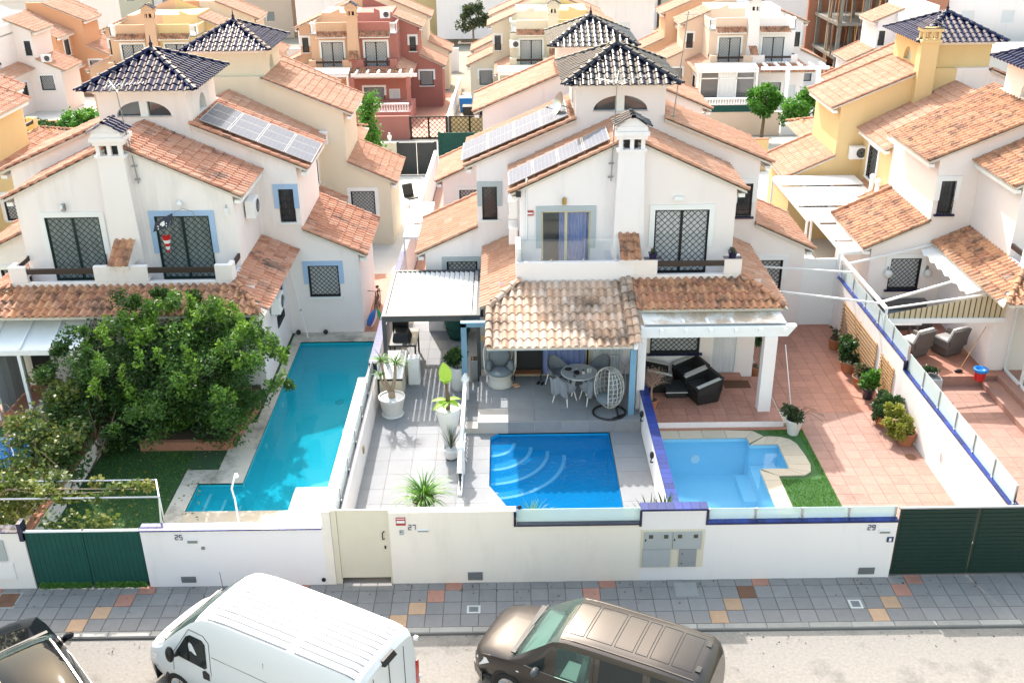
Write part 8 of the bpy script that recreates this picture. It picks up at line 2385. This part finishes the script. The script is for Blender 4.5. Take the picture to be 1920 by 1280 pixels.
# ---------------------------------------------------------------- rear trees
def round_tree(name, label, c, zb_, R, mat, per=120, k=34, size=.22, trunk=True, cat='tree'):
    t = thing(name, label, cat, (c[0], c[1], zb_))
    mb = MB(); mb.tube([(c[0], c[1], zb_), (c[0]+.05, c[1], (zb_+c[2])/2), (c[0], c[1], c[2])], [.14, .11, .07], 7)
    for q in range(7):
        a = q*.9; mb.tube([(c[0], c[1], c[2]-R[2]*.5), (c[0]+R[0]*.6*math.cos(a), c[1]+R[1]*.6*math.sin(a), c[2]+R[2]*.2)], [.05, .02], 5)
    put('trunk', mb, 'bark', t, True)
    cs, rs = [], []
    for i in range(k):
        d = RNG.normal(size=3); d /= np.linalg.norm(d)
        cs.append(np.array(c)+d*np.array(R)*RNG.uniform(.55, .85)); rs.append(np.array(R)*RNG.uniform(.2, .34))
    P, tn = clump_points(cs, rs, per, .4)
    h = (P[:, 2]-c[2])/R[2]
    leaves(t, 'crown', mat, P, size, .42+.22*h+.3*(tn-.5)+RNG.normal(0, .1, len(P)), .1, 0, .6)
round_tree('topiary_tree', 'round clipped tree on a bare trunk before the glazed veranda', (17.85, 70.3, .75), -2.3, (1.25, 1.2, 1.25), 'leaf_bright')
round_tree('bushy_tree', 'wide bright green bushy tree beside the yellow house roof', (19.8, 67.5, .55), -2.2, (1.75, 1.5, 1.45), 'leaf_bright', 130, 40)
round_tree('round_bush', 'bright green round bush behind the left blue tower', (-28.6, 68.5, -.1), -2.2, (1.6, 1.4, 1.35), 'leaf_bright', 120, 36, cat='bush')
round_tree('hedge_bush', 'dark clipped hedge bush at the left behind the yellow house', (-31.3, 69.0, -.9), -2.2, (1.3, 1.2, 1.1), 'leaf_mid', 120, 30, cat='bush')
t = thing('ivy_column', 'bright green creeper hanging at the corner behind the cream house', 'creeper', (-8.0, 58.5, -1.5))
cs = [(-7.9+random.uniform(-.35, .35), 58.6+random.uniform(-.3, .3), z) for z in np.linspace(-.4, 3.6, 26)]
P_, tn = clump_points(cs, [(.55, .5, .45)]*26, 110, .3); leaves(t, 'foliage', 'leaf_bright', P_, .2, .5+.4*(tn-.5)+RNG.normal(0, .12, len(P_)), .1, .2, .6)
mb = MB(); mb.tube([(-8, 58.6, -1.6), (-7.9, 58.6, 1), (-8, 58.6, 3.4)], .05, 6); put('stem', mb, 'bark', t)
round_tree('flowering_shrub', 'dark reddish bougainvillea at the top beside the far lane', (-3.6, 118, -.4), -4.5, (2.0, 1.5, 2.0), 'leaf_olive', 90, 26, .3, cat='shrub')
t = thing('green_hedge', 'potted palm shrub on the porch of the far cream house', 'shrub', (1.0, 79.5, -1.5)); bush(t, (1.0, 79.6, -.6), (.9, .5, .8), 60, .3, 'leaf_bright', 8)
mb = MB(); mb.lathe((1, 79.6, -2.9), [(.3, 0), (.36, 1.0), (.38, 1.7)], 12); put('pot', mb, 'pot_clay', t, True)
# bins and clutter beside the far cream house
for x, y, mt, lb in ((-2.9, 81.0, 'plastic_black', 'black bin in the yard of the far cream house'), (-1.9, 82.2, 'interior_dark', 'black covered grill beside the far cream house'), (-3.3, 84.2, 'blue_plastic', 'blue crate in the yard of the far cream house')):
    t = thing('yard_bin', lb, 'bin', (x, y, -2.9)); mb = MB(); mb.hexa([(x-.45, y-.4, -3), (x+.45, y-.4, -3), (x+.45, y+.4, -3), (x-.45, y+.4, -3)], [(x-.52, y-.46, -1.95), (x+.52, y-.46, -1.95), (x+.52, y+.46, -1.95), (x-.52, y+.46, -1.95)]); put('body', mb, mt, t, bevel=.05); mb = MB(); mb.box(x-.55, y-.48, -1.95, x+.55, y+.48, -1.86); put('lid', mb, mt, t, bevel=.03)
# ---------------------------------------------------------------- houses beyond the second row
rowc = [(-44.15, 1, 'orange_house', 'orange house at the upper left corner behind the pale house', 'plaster_orange'), (-28.15, -1, 'orange_house', 'orange house behind the far peach house', 'plaster_orange'), (-28.15, 1, 'cream_house', 'cream house behind the far yellow house at upper left', 'plaster_cream'),
        (-12.15, -1, 'orange_house', 'orange house rising behind the peach house', 'plaster_orange'), (-12.15, 1, 'cream_house', 'cream house rising behind the pink house', 'plaster_cream'), (3.85, -1, 'white_house', 'white house behind the far cream house', 'plaster_warm'), (3.85, 1, 'yellow_house', 'yellow house behind the far pale yellow house', 'plaster_yellow'),
        (19.85, -1, 'orange_house', 'peach orange house behind the glazed veranda house', 'plaster_peach'), (19.85, 1, 'white_house', 'white house behind the far white house', 'plaster_cool')]
for X0, s, nm, lb, wl in rowc:
    house(nm, lb, X0, s, 106.5, -1, -3.8, wl, 'trim_white', near=False, clay='clay_pale', midroof=True, divider=False)
def block(label, x0, x1, y0, y1, z0, z1, mat, wins):
    t = thing('apartment_block', label, 'building', ((x0+x1)/2, y0, z0))
    mb = MB()
    hs = [(a, a+1.3, b, b+1.3) for a, b in wins]
    sheet(mb, lambda x, z: (x, y0, z), x0, x1, z0, z1, hs); sheet(mb, lambda x, z: (x0, x, z), y0, y1, z0, z1); sheet(mb, lambda x, z: (x1, x, z), y0, y1, z0, z1)
    mb.add([(x0, y0, z1), (x1, y0, z1), (x1, y1, z1), (x0, y1, z1)], [(0, 1, 2, 3)]); put('wall', mb, mat, t)
    mb = MB(); mb.box(x0-.1, y0-.1, z1, x1+.1, y0+.15, z1+.5); mb.box(x0-.1, y0+.15, z1, x0+.15, y1, z1+.5); put('parapet', mb, mat, t)
    for a, b in wins:
        window(t, (a, y0, b), (1, 0, 0), (0, -1, 0), 1.3, 1.3, frame='frame_white', pane='pane_shutter', bars=None)
block('large white apartment block at the upper right', 40.5, 62, 104, 118, -5, 3.2, 'plaster_cool', [(45, -2.5), (49, -2.5), (53, -2.5), (45, .5), (49, .5), (53, .5)])
block('low white building in front of the upper right apartment block', 35.5, 58, 92, 100, -5, -.6, 'plaster_white', [(41, -3), (46, -3), (51, -3)])
block('white flat roofed house far behind the lane at top left of centre', -24, -16.5, 122, 132, -6, 1.5, 'plaster_cool', [(-22, -2), (-19, -2)])
block('white house front at the end of the far lane', -9, 2, 140, 150, -6, .5, 'plaster_cool', [(-6, -3), (-1, -3)])
block('pale block behind the yellow house at the top centre', 8.5, 17, 120, 130, -6, 1.0, 'plaster_white', [(10, -2.5), (13, -2.5)])
block('white building at the top left corner', -62, -47, 118, 130, -6, 2.0, 'plaster_warm', [(-58, -2), (-53, -2)])
block('white house beyond the construction frame', 24, 40, 132, 142, -6, 1.5, 'plaster_cool', [(27, -2.5), (32, -2.5)])
for x0, x1, y, lb in ((-11, -5, 112, 'white boundary wall left of the far lane'), (-3, 6, 114, 'white boundary wall right of the far lane'), (10, 20, 112, 'white boundary wall behind the top centre houses'), (-30, -18, 113, 'white boundary wall behind the upper left houses')):
    bwall(lb, x0, x1, y, -5.2, -2.6, 'plaster_cool')
# concrete frame under construction
t = thing('concrete_frame', 'bare concrete building frame under construction at the upper right', 'construction site', (36.5, 104, -4.8))
for fz in (-2.6, .6, 3.8):
    mb = MB(); mb.box(32.6, 103, fz, 40.2, 111, fz+.28); put('slab', mb, 'concrete_raw', t)
for x in (32.9, 35.2, 37.6, 39.9):
    for y in (103.3, 106.8, 110.6):
        mb = MB(); mb.box(x-.17, y-.17, -5.2, x+.17, y+.17, 6.5); put('column', mb, 'concrete_raw', t)
for k in range(46):
    x, y = random.uniform(31.5, 40.5), random.uniform(102.6, 104); z = random.choice((-5, -2.3, .9)); mb = MB(); mb.bar((x, y, z), (x+random.uniform(-.15, .15), y, z+3.0), .045, n=5); put('prop', mb, random.choice(('wood_brown', 'metal_grey', 'wood_slat')), t)
for k in range(10):
    x, y = random.uniform(31.8, 40), random.uniform(99.5, 103); mb = MB(); mb.box(x, y, -5, x+random.uniform(.8, 1.6), y+.8, -5+random.uniform(.8, 1.9)); put('material_stack', mb, random.choice(('brick_edge', 'paver_red', 'concrete')), t)
mb = MB(); mb.box(41.0, 103, -5, 43.2, 112, 4); tag(put('brick_core', mb, 'brick_edge', None), 'red brick wall beside the concrete frame', 'wall')

t = thing('roof_chimney', 'yellow chimney with blue cap beside the yellow house tower', 'chimney', (18.6, 45.1, 6.5))
mb = MB(); mb.box(18.0, 44.95, 5.8, 18.75, 45.45, 8.55); put('shaft', mb, 'plaster_yellow', t)
mb = MB(); mb.box(17.93, 44.88, 8.55, 18.82, 45.52, 8.65)
for x in (18.0, 18.32, 18.65):
    for y in (44.95, 45.35): mb.box(x, y, 8.65, x+.1, y+.1, 9.0)
mb.box(17.93, 44.88, 9.0, 18.82, 45.52, 9.12); put('crown', mb, 'plaster_yellow', t)
for k in (-1, 1):
    A = Vector((18.375+k*.5, 44.85, 9.12)); B_ = Vector((18.375, 44.85, 9.42)); tiles(t, A, (0, 1, 0), B_-A, .7, (B_-A).length, 'glaze_blue', single=False, n=5)

mb = MB(); mb.box(32, 111.5, -5.2, 41, 112, 2.5); put('darkening_wall', mb, 'brick_edge', bpy.data.objects['concrete_frame'])  # brown wall added behind the frame to darken its inside
mb = MB(); mb.box(28.5, 98, -4.9, 43, 112, -4.6); struct('building_plot', mb, 'soil')
cols = ['plaster_white', 'plaster_cool', 'plaster_cream', 'plaster_warm', 'plaster_peach2', 'plaster_cool', 'plaster_yellow', 'plaster_white']
xx = -78.0; i = 0
while xx < 80:
    wd_ = random.uniform(7.5, 10.5); yy = random.uniform(150, 156)
    od = ['first', 'second', 'third', 'fourth', 'fifth', 'sixth', 'seventh', 'eighth', 'ninth', 'tenth', 'eleventh', 'twelfth', 'thirteenth', 'fourteenth', 'fifteenth', 'sixteenth', 'seventeenth', 'eighteenth', 'nineteenth', 'twentieth'][i]
    t = thing('distant_house', 'distant '+['white', 'cool white', 'cream', 'off white', 'pale peach', 'cool white', 'yellow', 'white'][i % 8]+' house along the top edge, '+od+' of its row from the left', 'house', (xx+wd_/2, yy, -8), 'distant houses along the top edge')
    ht = random.uniform(.5, 3.0)
    hs = [(xx+1.2+k*2.4, xx+2.4+k*2.4, z, z+1.4) for k in range(int((wd_-1.5)//2.4)) for z in (-5.5, -2.2)]
    mb = MB(); sheet(mb, lambda x, z: (x, yy, z), xx, xx+wd_, -8.5, ht, hs); sheet(mb, lambda y, z: (xx, y, z), yy, yy+9, -8.5, ht); sheet(mb, lambda y, z: (xx+wd_, y, z), yy, yy+9, -8.5, ht); put('wall', mb, cols[i % 8], t)
    mb = MB(); mb.hexa([(xx-.3, yy-.4, ht), (xx+wd_+.3, yy-.4, ht), (xx+wd_+.3, yy+9, ht), (xx-.3, yy+9, ht)], [(xx+.5, yy+2.5, ht+1.6), (xx+wd_-.5, yy+2.5, ht+1.6), (xx+wd_-.5, yy+7, ht+1.6), (xx+.5, yy+7, ht+1.6)]); put('roof', mb, 'clay_pale', t)
    for h_ in hs:
        mb = MB(); mb.add([(h_[0], yy+.15, h_[2]), (h_[1], yy+.15, h_[2]), (h_[1], yy+.15, h_[3]), (h_[0], yy+.15, h_[3])], [(0, 1, 2, 3)]); put('window', mb, 'pane_lacy', t)
    xx += wd_+random.uniform(.2, 1.5); i += 1
for k, (x, y, r_) in enumerate(((-52, 116, 2.2), (-35, 116, 1.8), (-19.5, 114, 1.7), (12.3, 110, 1.6), (26.5, 118, 2.0))):
    round_tree('street_tree', ['dark round tree at the upper left corner', 'dark round tree behind the far orange house', 'small dark tree behind the far peach house', 'small dark tree at the top centre right', 'dark tree beside the construction frame'][k], (x, y, -3.0), -5.5, (r_, r_, r_*.9), 'leaf_mid', 60, 22, .34)
